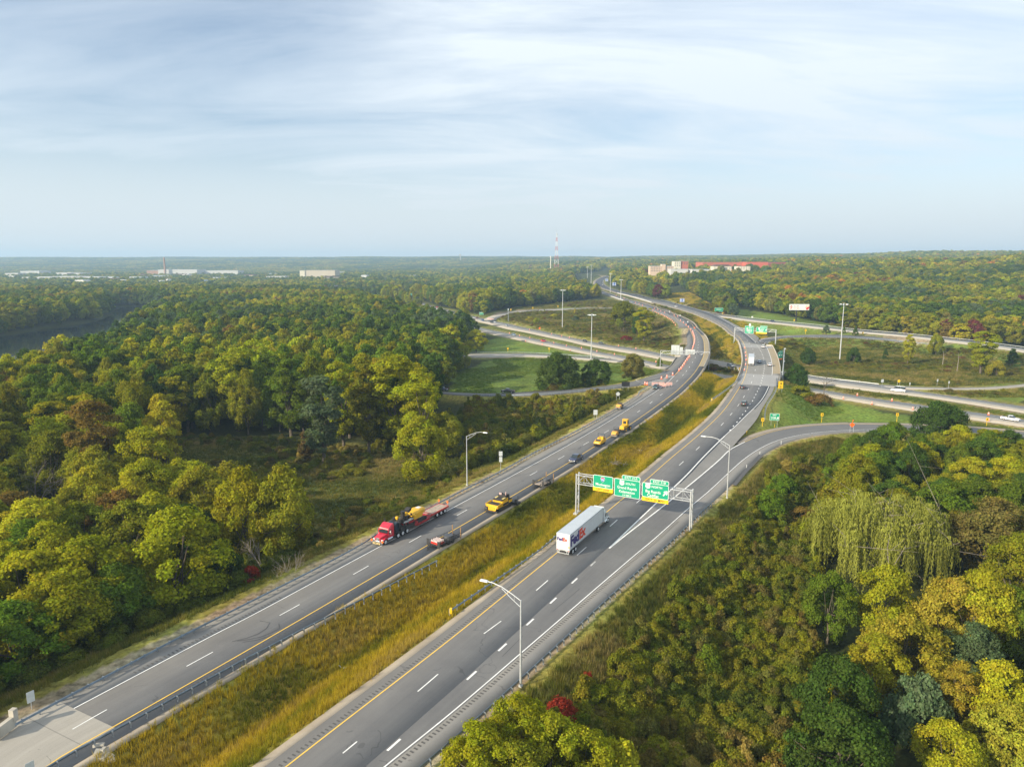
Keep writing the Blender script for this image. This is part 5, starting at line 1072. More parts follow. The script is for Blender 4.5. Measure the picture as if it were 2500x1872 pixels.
def gold_cols(x, y, q):
    u = x * ca_ - y * sa_; v = x * sa_ + y * ca_; n = .55 * vnoise(u, v * .22, 3.2, 5) + .3 * vnoise(u, v, 14, 6) + .15 * q.uniform(0, 1, len(x))
    d_ = closest(Ry, np.column_stack([x, y]))[:, 5]; fr_ = np.abs(d_ - 11.5 - 2.2 * (vnoise(v, v * 0, 26, 3) - .5)); n = n - .14 * np.clip(1.6 - fr_, 0, 1) + .10 * np.clip(2.2 - np.abs(d_ - 7.5), 0, 1)  # furrow strip coloured darker: its line of shade is painted into the grass
    return mix_cols((n - .28) / .46, [(0, (.11, .135, .014)), (.3, (.24, .235, .018)), (.55, (.42, .325, .024)), (.8, (.50, .375, .04)), (1, (.40, .30, .08))]) * q.uniform(.85, 1.15, (len(x), 1))
def mead_cols(x, y, q):
    n = .6 * vnoise(x, y, 9, 15) + .4 * q.uniform(0, 1, len(x)); return mix_cols((n - .2) / .6, [(0, (.08, .105, .022)), (.4, (.15, .165, .03)), (.75, (.26, .225, .06)), (1, (.34, .27, .11))])
def lawn_cols(x, y, q): n = .6 * vnoise(x, y, 12, 17) + .4 * q.uniform(0, 1, len(x)); return mix_cols(n, [(0, (.07, .13, .016)), (.6, (.12, .18, .02)), (1, (.18, .20, .03))])
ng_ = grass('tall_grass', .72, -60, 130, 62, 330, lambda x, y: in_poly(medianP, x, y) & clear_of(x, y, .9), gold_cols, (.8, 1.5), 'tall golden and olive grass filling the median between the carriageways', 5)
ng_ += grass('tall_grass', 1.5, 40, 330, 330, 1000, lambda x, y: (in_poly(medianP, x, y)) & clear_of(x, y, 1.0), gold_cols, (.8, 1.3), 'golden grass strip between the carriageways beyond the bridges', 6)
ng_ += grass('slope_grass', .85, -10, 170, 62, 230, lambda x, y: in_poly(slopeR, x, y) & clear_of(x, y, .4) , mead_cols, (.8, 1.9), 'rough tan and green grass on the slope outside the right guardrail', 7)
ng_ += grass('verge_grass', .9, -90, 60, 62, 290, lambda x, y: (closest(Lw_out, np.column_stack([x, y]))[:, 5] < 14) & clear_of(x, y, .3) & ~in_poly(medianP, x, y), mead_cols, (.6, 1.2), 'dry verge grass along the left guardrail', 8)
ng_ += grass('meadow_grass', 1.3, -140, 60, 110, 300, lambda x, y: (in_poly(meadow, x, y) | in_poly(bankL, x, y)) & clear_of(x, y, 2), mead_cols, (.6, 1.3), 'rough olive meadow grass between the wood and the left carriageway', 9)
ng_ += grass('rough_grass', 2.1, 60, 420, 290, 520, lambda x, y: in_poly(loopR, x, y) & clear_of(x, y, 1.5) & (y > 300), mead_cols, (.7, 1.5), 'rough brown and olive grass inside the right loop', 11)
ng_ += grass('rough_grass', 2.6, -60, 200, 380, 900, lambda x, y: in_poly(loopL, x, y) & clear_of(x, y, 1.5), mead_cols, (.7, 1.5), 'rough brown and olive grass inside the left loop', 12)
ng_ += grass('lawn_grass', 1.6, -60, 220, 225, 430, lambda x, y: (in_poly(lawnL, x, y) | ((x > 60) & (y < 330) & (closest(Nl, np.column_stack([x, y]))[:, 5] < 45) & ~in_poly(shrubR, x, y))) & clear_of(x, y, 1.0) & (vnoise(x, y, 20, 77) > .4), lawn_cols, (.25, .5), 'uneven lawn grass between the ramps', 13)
print('grass', ng_)
# ------------------------------------------------------------------ placing helpers for built things
def proj(p):
    x, y, z = p[0], p[1], p[2] - CAM_H; d = y * CP - z * SP; u = y * SP + z * CP; return 1250 + 1740 * x / d, 936 - 1740 * u / d, d
def gat(c, x, y, z=None):
    """ground point under a measured base point, following the built terrain"""
    sx, sy = sp_(c, [(x, y)])[0]
    if z is not None: return Vector(at(sx, sy, z if callable(z) else float(z)))
    zz = 3.0
    for _ in range(12):
        p = at(sx, sy, zz); zz = .5 * zz + .5 * float(ground_z(p[0], p[1])[0])
    return Vector(at(sx, sy, zz))
def hgt(base, c, x, y):
    """height of a vertical thing standing at base whose top is measured at (x, y)"""
    sx, sy = sp_(c, [(x, y)])[0]; r = raydir(sx, sy); t = base.y / r[1]; return CAM_H + r[2] * t - base.z
ROADA = math.atan2(math.cos(R(27.6)), math.sin(R(27.6)))      # heading of the straight stretch, radians from +X
M_green = mat('sign_green', (.0, .30, .165), .45, noise=.05, nscale=1); M_signw = mat('sign_white', (.70, .72, .70), .45); M_signy = mat('sign_yellow', (.80, .50, .01), .45)
M_signo = mat('sign_orange', (.90, .16, .02), .5); M_blue = mat('sign_blue', (.03, .13, .50), .45); M_black = mat('black', (.015, .015, .017), .55); M_red = mat('sign_red', (.55, .03, .03), .45)
M_signback = mat('sign_back_aluminium', (.58, .62, .62), .45, .25, noise=.1, nscale=1.5); M_shblue = mat('shield_blue', (.02, .09, .40), .5)
M_drum = mat('drum_orange', (.90, .13, .03), .45); M_rubber = mat('tyre_rubber', (.022, .022, .024), .85); M_rim = mat('wheel_rim', (.55, .56, .57), .35, .7); M_glass = mat('vehicle_glass', (.02, .03, .035), .08, spec=.8)
M_paint = mat('car_paint', rough=.32, objcolor=True, coat=.5); M_trim = mat('dark_trim', (.03, .03, .032), .6); M_lamp = mat('headlight_glass', (.75, .77, .78), .15); M_tail = mat('taillight_red', (.42, .015, .015), .25)
M_cat = mat('machine_yellow', (.66, .37, .015), .45, noise=.12, nscale=2); M_greasy = mat('oily_black', (.03, .028, .027), .65, noise=.4, nscale=3); M_steelm = mat('machine_steel', (.30, .29, .27), .5, .5, noise=.2, nscale=3)
M_fedp = mat('logo_purple', (.045, .03, .16), .45); M_fedo = mat('logo_red_orange', (.68, .06, .02), .45); M_truckw = mat('truck_white', (.60, .62, .63), .4, noise=.04, nscale=.8); M_roofw = mat('trailer_roof', (.42, .46, .50), .5, noise=.06, nscale=.6)
M_redp = mat('truck_red', (.50, .012, .035), .3, coat=.6); M_dred = mat('trailer_red', (.30, .02, .025), .6, noise=.25, nscale=2); M_deckw = mat('trailer_deck_planks', (.33, .27, .22), .85, noise=.3, nscale=2); M_chrome = mat('chrome', (.65, .67, .68), .18, .9)
def text(body, size, m, parent, loc, align='CENTER', bold=.0, name='lettering', sx=1.0, depth=.006, space=1.0):
    cu = bpy.data.curves.new(name, 'FONT'); cu.body = body; cu.size = size; cu.align_x = align; cu.align_y = 'CENTER'; cu.offset = bold * size; cu.extrude = depth; cu.space_character = space; cu.resolution_u = 3; cu.materials.append(m)
    o = bpy.data.objects.new(name, cu); COL.objects.link(o); o.parent = parent; o.location = loc; me_ = bpy.data.meshes.new_from_object(o); me_.name = name; bpy.data.objects.remove(o); o = bpy.data.objects.new(name, me_); COL.objects.link(o); o.parent = parent; o.location = loc; o.rotation_euler = (math.pi / 2, 0, 0); o.scale = (sx, 1, 1); return o
def rrect(w, h, r_=.12, n=4):
    P = []
    for cx, cy, a0 in ((w / 2 - r_, h / 2 - r_, 0), (-w / 2 + r_, h / 2 - r_, 90), (-w / 2 + r_, -h / 2 + r_, 180), (w / 2 - r_, -h / 2 + r_, 270)):
        for k in range(n + 1): a = R(a0 + 90 * k / n); P.append((cx + r_ * math.cos(a), cy + r_ * math.sin(a)))
    return P
def plate(name, poly, m, parent, loc, t=.03):
    """flat panel in the xz plane, facing -y"""
    return MB().prism(poly, -t / 2, t / 2).build(name, m, parent, loc)
def bordered(name, w, h, m, parent, loc, b=.07, r_=.18, border=M_signw):
    p = plate(name, rrect(w, h, r_), border, parent, loc, .05); q = plate('panel_face', rrect(w - 2 * b, h - 2 * b, max(.03, r_ - b)), m, p, (0, -.032, 0), .012); return p
ARROW = [(-.1, -.5), (.1, -.5), (.1, .05), (.3, -.12), (.3, .14), (0, .5), (-.3, .14), (-.3, -.12), (-.1, .05)]
def rot2(poly, a, s=1.0): return [(s * (x * math.cos(a) - z * math.sin(a)), s * (x * math.sin(a) + z * math.cos(a))) for x, z in poly]
USHIELD = [(-.42, .46), (-.3, .5), (-.14, .44), (0, .5), (.14, .44), (.3, .5), (.42, .46), (.46, .36), (.40, .18), (.48, -.1), (.42, -.32), (.25, -.42), (0, -.52), (-.25, -.42), (-.42, -.32), (-.48, -.1), (-.40, .18), (-.46, .36)]
ISHIELD = [(-.36, .46), (-.18, .5), (0, .44), (.18, .5), (.36, .46), (.48, .12), (.4, -.2), (.22, -.42), (0, -.54), (-.22, -.42), (-.4, -.2), (-.48, .12)]

# ------------------------------------------------------------------ bridges, barriers
def extrude_along(name, P, prof, m, parent=None, kind=None, step=3.0):
    """prof: closed (side, up) outline carried along polyline P"""
    P = resample(P, step); t = tangents(P); n = np.column_stack([t[:, 1], -t[:, 0]]); k = len(prof); V = np.zeros((len(P), k, 3))
    for j, (s, u) in enumerate(prof): V[:, j, 0] = P[:, 0] + n[:, 0] * s; V[:, j, 1] = P[:, 1] + n[:, 1] * s; V[:, j, 2] = P[:, 2] + u
    ii_ = np.arange(len(P) * k).reshape(len(P), k); F = np.stack([ii_[:-1], np.roll(ii_, -1, 1)[:-1], np.roll(ii_, -1, 1)[1:], ii_[1:]], -1).reshape(-1, 4)
    o = mesh_obj(name, np_mesh(name, V.reshape(-1, 3), F), m, parent)
    if kind: tag(o, kind=kind)
    return o
BAR = [(-.22, -.3), (-.2, .1), (-.09, .35), (-.08, .86), (.08, .86), (.12, -.3)]
def bridge(label, left, right, s0, s1, ab):
    t = thing('overpass_bridge', label, 'bridge'); 
    for nm, P, sgn in (('parapet', left, 1), ('parapet', right, -1)): extrude_along(nm, P, [(x * sgn, z) for x, z in BAR], M_wall, t)
    L_ = resample(left, 4); c = closest(right, L_)[:, :3]; 
    lo = [(-.35, -.12), (.35, -.12), (.35, -1.5), (-.35, -1.5)]
    for P in (left, right): extrude_along('fascia_beam', P, lo, M_wall, t)
    under = ribbon('deck_underside', left - np.array([0, 0, 1.2]), right - np.array([0, 0, 1.2]), M_wall, 0, 4, 2, None, t)
    for f, th in ((.02, 1.0), (.98, 1.0), (.5, .8)):
        sL = f * arclen(left)[-1]; a, _ = pt_at(left, sL); b = closest(right, a[None, :2])[0, :3]; a = Vector(a); b = Vector(b); d = (b - a); m_ = (a + b) / 2; ang = math.atan2(d.y, d.x)
        bb_ = MB()
        if f == .5:
            for q in (-.32, -.1, .12, .34): bb_.cyl((m_.x + d.x * q, m_.y + d.y * q, m_.z - 1.7), (m_.x + d.x * q, m_.y + d.y * q, -.5), .45, .45, 10)
            bb_.box((m_.x, m_.y, m_.z - 1.9), (d.length * .96, 1.1, 1.0), ang); bb_.build('pier', M_wall, t)
        else: bb_.box((m_.x, m_.y, m_.z / 2 - 1.2), (d.length + 1.5, th, m_.z + .6), ang); bb_.build('abutment', M_wall, t)
    return t
sB = lambda P, c, a, b, z=zmain: sub(P, min(sg(P, c, *a, z), sg(P, c, *b, z)), max(sg(P, c, *a, z), sg(P, c, *b, z)))
RyB = sB(Ry, 'F', (1060, 690), (1045, 290)); RLB = offset(sB(RL, 'F', (1325, 705), (1285, 335)), 3.4)
bridge('concrete highway bridge with curved parapets carrying the right carriageway over the freeway', offset(RyB, -2.6), RLB, 0, 0, None)
LyB = sB(Ly, 'B', (1500, 870), (1560, 280)); LCB = sB(LCs, 'B', (1075, 857), (1215, 235))
bridge('curved concrete bridge with tan shoulder carrying the left carriageway over the freeway', offset(LCB, -2.2), offset(LyB, 2.6), 0, 0, None)

# guardrails: W-beam on posts
WB = [(0, -.155), (.05, -.11), (.05, -.05), (.0, -.01), (.0, .01), (.05, .05), (.05, .11), (0, .155), (-.015, .155), (-.015, -.155)]
pm = MB(); pm.box((0, .02, .2), (.02, .15, 1.0)).box((0, .095, .2), (.10, .012, 1.0)).box((0, -.055, .2), (.10, .012, 1.0)).box((0, -.16, .55), (.12, .2, .30)); POST = pm.mesh('post'); POST.materials.append(M_galv)
def guardrail(label, P, side, spacing=1.905, zoff=0.0, rails=1, m=M_rail, maxposts=290, group='guardrails along the highways'):
    """P at pavement level; side +1: posts stand to the right of the line's direction"""
    p0 = P[0]; t = thing('guardrail', label, 'guardrail', (float(p0[0]), float(p0[1]), float(p0[2]))); Q = P - p0
    for k in range(rails): extrude_along('rail', Q, [(x * -side, z + .55 - .3 * k) for x, z in WB], m, t, step=spacing * 2)
    S_ = arclen(Q)[-1]; n = int(S_ / spacing)
    for k in range(min(n + 1, maxposts)):
        p, a = pt_at(Q, k * spacing); o = bpy.data.objects.new('post', POST); COL.objects.link(o); o.parent = t; o.location = (p[0], p[1], p[2] - .02); o.rotation_euler = (0, 0, a + (math.pi if side > 0 else 0)); 
        o.location = (p[0] + math.sin(a) * .24 * side, p[1] - math.cos(a) * .24 * side, p[2] - .02)
    return t
zr6 = lambda Y: zmain(Y) + .6
def rail_line(*segs, zf=zr6, dz=.6):
    P = line(*segs, z=zf, smooth=2); P[:, 2] -= dz; return P
g1 = sub(Rw, 0, sg(Rw, 'U', 40, 490)); guardrail('long dark steel guardrail along the right shoulder with posts on the slope side', offset(g1, 3.5), 1)
G2 = rail_line(('N', [(2, 440), (300, 240), (655, 0)]), ('G', [(-50, 1215), (150, 1040), (430, 800), (700, 630)])); guardrail('steel guardrail in the median beside the delivery truck, yellow end plate', G2, -1)
G3 = rail_line(('O', [(45, 850), (700, 500), (1450, 100)]), ('P', [(930, 1365), (2129, 752)]), ('T', [(280, 915), (1150, 465), (1480, 290), (2060, 0)]), ('M', [(0, 925), (640, 600), (1300, 235), (1660, 0)]), ('B', [(440, 1310), (560, 1220), (625, 1180)])); guardrail('very long steel guardrail along the outer edge of the left carriageway', G3, -1, 1.905)
G4 = rail_line(('O', [(330, 1240), (870, 925), (1020, 855), (1600, 540), (2212, 208)]), ('T', [(870, 1375), (1000, 1308), (1225, 1190)])); guardrail('steel guardrail between the yellow line and the median at the lower left', G4, 1)
G5 = rail_line(('F', [(755, 862), (890, 772), (1000, 682), (1048, 622)])); guardrail('short curved guardrail in the median leading to the right bridge', G5, -1)
G6 = rail_line(('F', [(1268, 1045), (1290, 915), (1340, 835), (1383, 755), (1388, 650)])); guardrail('dark curved guardrail on the right side before the bridge', G6, 1)
G7 = line(('E', [(275, 836), (560, 842), (900, 832), (1200, 803), (1580, 766)])); 
G7 = offset(sub(LCl, sg(LCl, 'E', 275, 838, 3.0), sg(LCl, 'E', 1580, 766, 7.2)), .7 if True else 0); guardrail('thin guardrail along the near side of the dark exit ramp on the left', G7, 1, 3.81)
G8 = offset(sub(RAl, 0, 170), 1.0); guardrail('dark guardrail curving along the inside of the entry ramp beyond the bridge', G8, 1, 3.81)
G9 = rail_line(('H', [(540, 46), (700, 70), (900, 92), (1092, 115)]), zf=lambda Y: .7 + 0 * Y, dz=.7); guardrail('pale guardrail beside the upper freeway lanes on the right', G9, -1, 3.81, m=M_galvl)
G10 = offset(sub(Nl, sg(Nl, 'E', 1560, 590, 0.), sg(Nl, 'E', 1700, 616, 0.)), 1.2); guardrail('short guardrail beside the freeway below the left bridge', G10, 1, 3.81)
G11 = offset(RBu, -1.5); guardrail('long pale guardrail on the outer edge of the outer ramp at the right', G11, -1, 3.81, m=M_galvl)
G12 = offset(sub(LBu, 20, 130), -1.2); guardrail('guardrail behind the loop ramp on the left lawn', G12, -1, 3.81)
M_yend = M_signy
for nm, G_, e, c_ in (('end plate', G2, 0, M_yend), ('end plate', G5, 0, M_yend)):
    p = G_[0]; o = MB().box((0, 0, 0), (.35, .5, .75)).build('end_plate', c_); par = [q for q in scene.objects if q.get('category') == 'guardrail' and (Vector(q.location) - Vector(p)).length < .1][0]; o.parent = par; o.location = (0, 0, .5)
# concrete wing wall and rocks where the river bridge begins
b = MB(); 
for (c, x0, y0, x1, y1, h) in (('O', -40, 920, 130, 790, .9),):
    p = Vector(gat(c, x0, y0, 7.0)); q = Vector(gat(c, x1, y1, 7.0)); m_ = (p + q) / 2; d = q - p; b.box((m_.x, m_.y, 7.3), (d.length, .5, 1.3), math.atan2(d.y, d.x)); b.box((q.x, q.y, 8.0), (.6, .6, 1.4), math.atan2(d.y, d.x))
tag(b.build('bridge_parapet', M_wall), 'concrete parapet end of the river bridge in the lower left corner', 'bridge wall')
b = MB(); rr = np.random.default_rng(4)
for (x, y) in [(900, 1000), (930, 1040), (960, 1075), (990, 1100), (940, 1100), (880, 1060), (1000, 1130), (860, 1010), (905, 1120)]:
    p = gat('O', x, y); b.box((p.x, p.y, p.z + .15), tuple(rr.uniform(.5, 1.1, 3) * (1, .8, .3)), rr.uniform(0, 3), rr.uniform(-.2, .2), rr.uniform(-.2, .2), .75)
tag(b.build('broken_concrete', M_wall), 'pale broken concrete slabs at the end of the lower guardrail', 'rubble', kind='stuff')

# ------------------------------------------------------------------ sign gantries
def truss_bars(b, A, B, h, w, n, r_=.075):
    """box truss from A to B (bottom front chord), height h, depth w away from the viewer"""
    A = Vector(A); B = Vector(B); d = B - A; u = Vector((0, 0, 1)); s = Vector((-d.y, d.x, 0)).normalized() * w; Pn = lambda t, i, j: A + d * t + u * h * i + s * j
    for i in (0, 1):
        for j in (0, 1): b.cyl(Pn(0, i, j), Pn(1, i, j), r_, r_, 6)
    for k in range(n + 1):
        t = k / n
        for j in (0, 1): b.cyl(Pn(t, 0, j), Pn(t, 1, j), r_ * .5, r_ * .5, 5)
        for i in (0, 1): b.cyl(Pn(t, i, 0), Pn(t, i, 1), r_ * .5, r_ * .5, 5)
        if k < n:
            t2 = (k + 1) / n
            for j in (0, 1): b.cyl(Pn(t, k % 2, j), Pn(t2, 1 - k % 2, j), r_ * .55, r_ * .55, 5)
            b.cyl(Pn(t, 1, 0), Pn(t2, 1, 1), r_ * .45, r_ * .45, 5); b.cyl(Pn(t, 0, 0), Pn(t2, 0, 1), r_ * .45, r_ * .45, 5)
def tower(b, base, s, top, w, r_=.16, n=4):
    a = Vector(base); c = a + s * w
    b.cyl(a - Vector((0, 0, 1)), (a.x, a.y, top), r_, r_, 10); b.cyl(c - Vector((0, 0, 1)), (c.x, c.y, top), r_, r_, 10)
    zs = np.linspace(a.z + .4, top - .4, n + 1)
    for k in range(n):
        p, q = (a, c) if k % 2 else (c, a); b.cyl((p.x, p.y, zs[k]), (q.x, q.y, zs[k + 1]), r_ * .35, r_ * .35, 5)
        b.cyl((a.x, a.y, zs[k]), (c.x, c.y, zs[k]), r_ * .3, r_ * .3, 5)
def gantry(label, A, B, h, top_over=.3, depth=1.5, th=1.9, n=12, m=M_galvl, single=False):
    """returns root (origin A, x axis towards B), span"""
    A = Vector(A); B = Vector(B); d = Vector((B.x - A.x, B.y - A.y, 0)); ang = math.atan2(d.y, d.x); S_ = d.length; t = thing('sign_gantry', label, 'sign gantry', A, ang)
    zt = max(A.z, B.z) + h - A.z; 
    for nm, x, z0 in (('support', 0, 0), ('support', S_, B.z - A.z)):
        b = MB(); tower(b, (x, 0, z0), Vector((0, 1, 0)), zt + top_over, depth, .17 if not single else .22, 4); b.box((x, depth / 2, z0 - .05), (.9, depth + .9, .35)); b.build(nm, m, t, smooth=True)
    b = MB(); truss_bars(b, (0, 0, zt - th), (S_, 0, zt - th), th, depth, n); b.build('truss', m, t, smooth=True); return t, S_, zt
def x_along(A, B, sx, z):
    """distance along A-B (metres) where the picture column sx is met"""
    A = Vector(A); B = Vector(B); lo, hi = 0.0, 1.0
    for _ in range(40):
        m_ = (lo + hi) / 2; p = A.lerp(B, m_)
        if proj((p.x, p.y, z))[0] < sx: lo = m_
        else: hi = m_
    return lo * Vector((B.x - A.x, B.y - A.y, 0)).length
gA = Vector(at(1406, 1253, 4.6)); gB = Vector(at(1683, 1306, 4.3))
hA = hgt(gA, 'G', 437, 205); gt, S_, zt = gantry('large steel truss gantry with three green exit signs over the right carriageway', gA, gB, hA - .2, .25, 1.4, 1.9, 14)
GC = lambda x: 1330 + x * .18083
zc_ = gA.z + zt - 1.2
def gx(x): return x_along(gA, gB, GC(x), zc_)
# left sign
def gsign(x0, x1, w_fix=None): a, b_ = gx(x0), gx(x1); return (a + b_) / 2, b_ - a
zb = zt - 1.9
cx, w = gsign(660, 928); H1 = w * .545; zc1 = zb + 1.15; s1 = thing('x', '', '') if False else None
def sgn(name, cx, w, h, zc, m=M_green, parent=gt, y=-.32): return bordered(name, w, h, m, parent, (cx, y, zc), .09, .3)
p1 = sgn('sign_panel', cx, w, w * .60, zc1 + .25); 
plate('shield', [(x * 1.0, z * 1.0) for x, z in ISHIELD], M_signw, p1, (-.05, -.05, w * .12)); plate('shield_field', [(x * .88, z * .88 - .0) for x, z in ISHIELD], M_shblue, p1, (-.05, -.07, w * .12)); plate('shield_top', [(-.33, .2), (.33, .2), (.3, .38), (-.3, .38)], M_red, p1, (-.05, -.085, w * .12))
text('96', .62, M_signw, p1, (-.05, -.10, w * .105), bold=.010); text('Muskegon', .80, M_signw, p1, (0, -.06, -w * .145), bold=.010, sx=.98)
pl = bordered('advisory_plate', w, w * .18, M_signy, gt, (cx, -.32, zc1 + .25 - w * .39), .03, .05, M_signy); text('LEFT LANE', .55, M_black, pl, (0, -.05, 0), bold=.01, space=1.1)
cx2, w2 = gsign(946, 1292); h2 = w2 * .685; z2 = zb + .78
p2 = sgn('sign_panel', cx2, w2, h2, z2); tb2 = sgn('exit_tab', cx2 + w2 * .5 - w2 * .355, w2 * .71, w2 * .17, z2 + h2 / 2 + w2 * .075)
text('EXIT 31A', .62, M_signw, tb2, (0, -.06, 0), bold=.010, space=1.08)
def us131(parent, x, z, s=1.08): 
    plate('shield', [(a * s, b_ * s) for a, b_ in USHIELD], M_signw, parent, (x, -.05, z)); text('131', .68 * s / 1.25, M_black, parent, (x, -.08, z - .02), bold=.012, sx=.88)
us131(p2, -w2 * .20, h2 * .29); text('SOUTH', .62, M_signw, p2, (w2 * .13, -.06, h2 * .27), bold=.010); text('Grand Rapids', .80, M_signw, p2, (0, -.06, h2 * .02), bold=.010, sx=.95); text('Kalamazoo', .80, M_signw, p2, (0, -.06, -h2 * .20), bold=.010, sx=.95); text('1/4 MILE', .55, M_signw, p2, (0, -.06, -h2 * .39), bold=.01)
cx3, w3 = gsign(1320, 1678); h3 = w3 * .55; z3 = zb + 1.15
p3 = sgn('sign_panel', cx3, w3, h3, z3); tb3 = sgn('exit_tab', cx3 + w3 * .5 - w3 * .355, w3 * .71, w3 * .17, z3 + h3 / 2 + w3 * .075); text('EXIT 31B', .62, M_signw, tb3, (0, -.06, 0), bold=.010, space=1.08)
us131(p3, -w3 * .28, h3 * .30); text('NORTH', .62, M_signw, p3, (w3 * .06, -.06, h3 * .27), bold=.010); text('Big Rapids', .80, M_signw, p3, (-w3 * .08, -.06, -h3 * .07), bold=.010, sx=.95); text('Cadillac', .80, M_signw, p3, (-w3 * .08, -.06, -h3 * .34), bold=.010, sx=.95)
plate('arrow', rot2(ARROW, R(-38), 1.35), M_signw, p3, (w3 * .38, -.05, -h3 * .05))
pl = bordered('advisory_plate', w3, w3 * .15, M_signy, gt, (cx3, -.32, z3 - h3 / 2 - w3 * .075), .03, .05, M_signy); text('EXIT 25 MPH', .62, M_black, pl, (0, -.05, 0), bold=.01, space=1.12)
# rear-facing gantry over the left carriageway
q0 = gat('B', 822, 885); q1 = gat('B', 1695, 902); h_ = hgt(q0, 'B', 835, 562); gt2, S2, zt2 = gantry('steel gantry seen from behind with blank grey sign backs over the left carriageway', q0, q1, h_ - max(0, q1.z - q0.z), .1, 1.3, 1.7, 12, M_galvl)
zc2_ = q0.z + zt2 - 1
def blank(x0, x1, y0, y1):
    a = x_along(q0, q1, 1500 + x0 * .13562, zc2_); b_ = x_along(q0, q1, 1500 + x1 * .13562, zc2_); base = q0.lerp(q1, a / S2); mp_ = (q0.x + (q1.x - q0.x) * (a + b_) / 2 / S2, q0.y + (q1.y - q0.y) * (a + b_) / 2 / S2)
    bp_ = Vector((mp_[0], mp_[1], 0)); z1_ = hgt(bp_, 'B', (x0 + x1) / 2, y0) - q0.z; z0_ = hgt(bp_, 'B', (x0 + x1) / 2, y1) - q0.z; n = max(2, int((b_ - a) / 1.1)); 
    for k in range(n): w_ = (b_ - a) / n; MB().box((a + w_ * (k + .5), 1.55, (z0_ + z1_) / 2), (w_ - .05, .05, z1_ - z0_)).build('sign_back_panel', M_signback, gt2)
blank(1020, 1170, 466, 640); blank(1174, 1232, 502, 640); blank(1278, 1450, 545, 652)
# far gantry over the right carriageway
q0 = gat('Q', 1058, 752); q1 = gat('Q', 1612, 790); h_ = hgt(q1, 'Q', 1632, 580) ; gt3, S3, zt3 = gantry('thin steel gantry with two green signs beyond the right bridge', q0, q1, h_ - max(0, q0.z - q1.z), .05, 1.2, 1.6, 12, M_galvl)
A3, B3 = q0, q1
def sign3(x0, x1, y0, y1, m, nm='sign_panel'):
    zc = A3.z + zt3; a = x_along(A3, B3, 1600 + x0 * .18116, zc); b_ = x_along(A3, B3, 1600 + x1 * .18116, zc); f = (a + b_) / 2 / S3; bp_ = Vector((A3.x + (B3.x - A3.x) * f, A3.y + (B3.y - A3.y) * f, 0)); z1_ = hgt(bp_, 'Q', (x0 + x1) / 2, y0) - A3.z; z0_ = hgt(bp_, 'Q', (x0 + x1) / 2, y1) - A3.z
    return bordered(nm, b_ - a, z1_ - z0_, m, gt3, ((a + b_) / 2, -.3, (z0_ + z1_) / 2), .1, .25, M_signw if m is not M_signy else M_signy), b_ - a, z1_ - z0_
pa_, wa, ha = sign3(1210, 1328, 527, 630, M_green); text('EXIT 33', ha * .13, M_signw, pa_, (wa * .15, -.06, ha * .38), bold=.03); plate('shield', [(0, .5), (.5, 0), (0, -.5), (-.5, 0)], M_signw, pa_, (-wa * .25, -.05, ha * .18)); text('NORTH', ha * .14, M_signw, pa_, (wa * .1, -.06, ha * .2), bold=.03); text('Plainfield Ave', ha * .17, M_signw, pa_, (0, -.06, -ha * .02), bold=.04, sx=.8); text('Rockford', ha * .17, M_signw, pa_, (0, -.06, -ha * .21), bold=.04); text('1 MILE', ha * .11, M_signw, pa_, (0, -.06, -ha * .38), bold=.03)
pb_, wb, hb = sign3(1362, 1508, 546, 612, M_green); us131(pb_, -wb * .22, hb * .22, 1.1); text('SOUTH', hb * .2, M_signw, pb_, (wb * .1, -.06, hb * .24), bold=.03); text('Grand Rapids', hb * .22, M_signw, pb_, (-wb * .04, -.06, -hb * .05), bold=.04, sx=.85); text('Kalamazoo', hb * .22, M_signw, pb_, (-wb * .04, -.06, -hb * .3), bold=.04, sx=.85); plate('arrow', rot2(ARROW, R(-35), 1.2), M_signw, pb_, (wb * .4, -.05, 0))
sign3(1362, 1508, 613, 632, M_signy, 'advisory_plate'); sign3(1415, 1510, 526, 546, M_green, 'exit_tab'); pw_, _, _ = sign3(1262, 1287, 496, 526, M_signback, 'small_panel')

# ------------------------------------------------------------------ roadside signs
def posts(b, xs, h, r_=.05): 
    for x in xs: b.cyl((x, .05, -.5), (x, .05, h), r_, r_, 6)
def road_sign(name, label, c, bx, by, ty, w, h, m, ang=0.0, z=None, npost=2, back=False, border=None, shape='rect', cat='road sign', group=None, postm=M_galvl, tilt=0.0, face=True):
    """base point measured, ty the measured top"""
    p = gat(c, bx, by, z); H_ = hgt(p, c, bx, ty); t = thing(name, label, cat, p, ang, group); b = MB(); posts(b, [0] if npost == 1 else [-w * .32, w * .32], H_ - (h * .15 if shape != 'diamond' else .2)); b.build('post', postm, t)
    if shape == 'diamond': poly = [(0, h / 2), (w / 2, 0), (0, -h / 2), (-w / 2, 0)]
    else: poly = rrect(w, h, .06)
    pn = plate('panel', poly, M_signback if back else m, t, (0, -.03, H_ - h / 2), .03); return t, pn, H_
S31, pn, _ = road_sign('exit_sign', 'green exit sign on two posts at the gore of the curved ramp', 'H', 283, 445, 345, 3.1, 2.4, M_green, R(-8))
plate('border', rrect(3.1, 2.4, .2), M_signw, pn, (0, -.02, 0), .01); plate('panel_face', rrect(2.9, 2.2, .15), M_green, pn, (0, -.04, 0), .01); text('EXIT', .62, M_signw, pn, (0, -.06, .62), bold=.03); text('31B', 1.0, M_signw, pn, (-.35, -.06, -.35), bold=.03); plate('arrow', rot2(ARROW, R(-38), 1.1), M_signw, pn, (1.0, -.05, -.4))
CHEV = [(-.22, .34), (.02, .34), (.28, 0), (.02, -.34), (-.22, -.34), (.04, 0)]
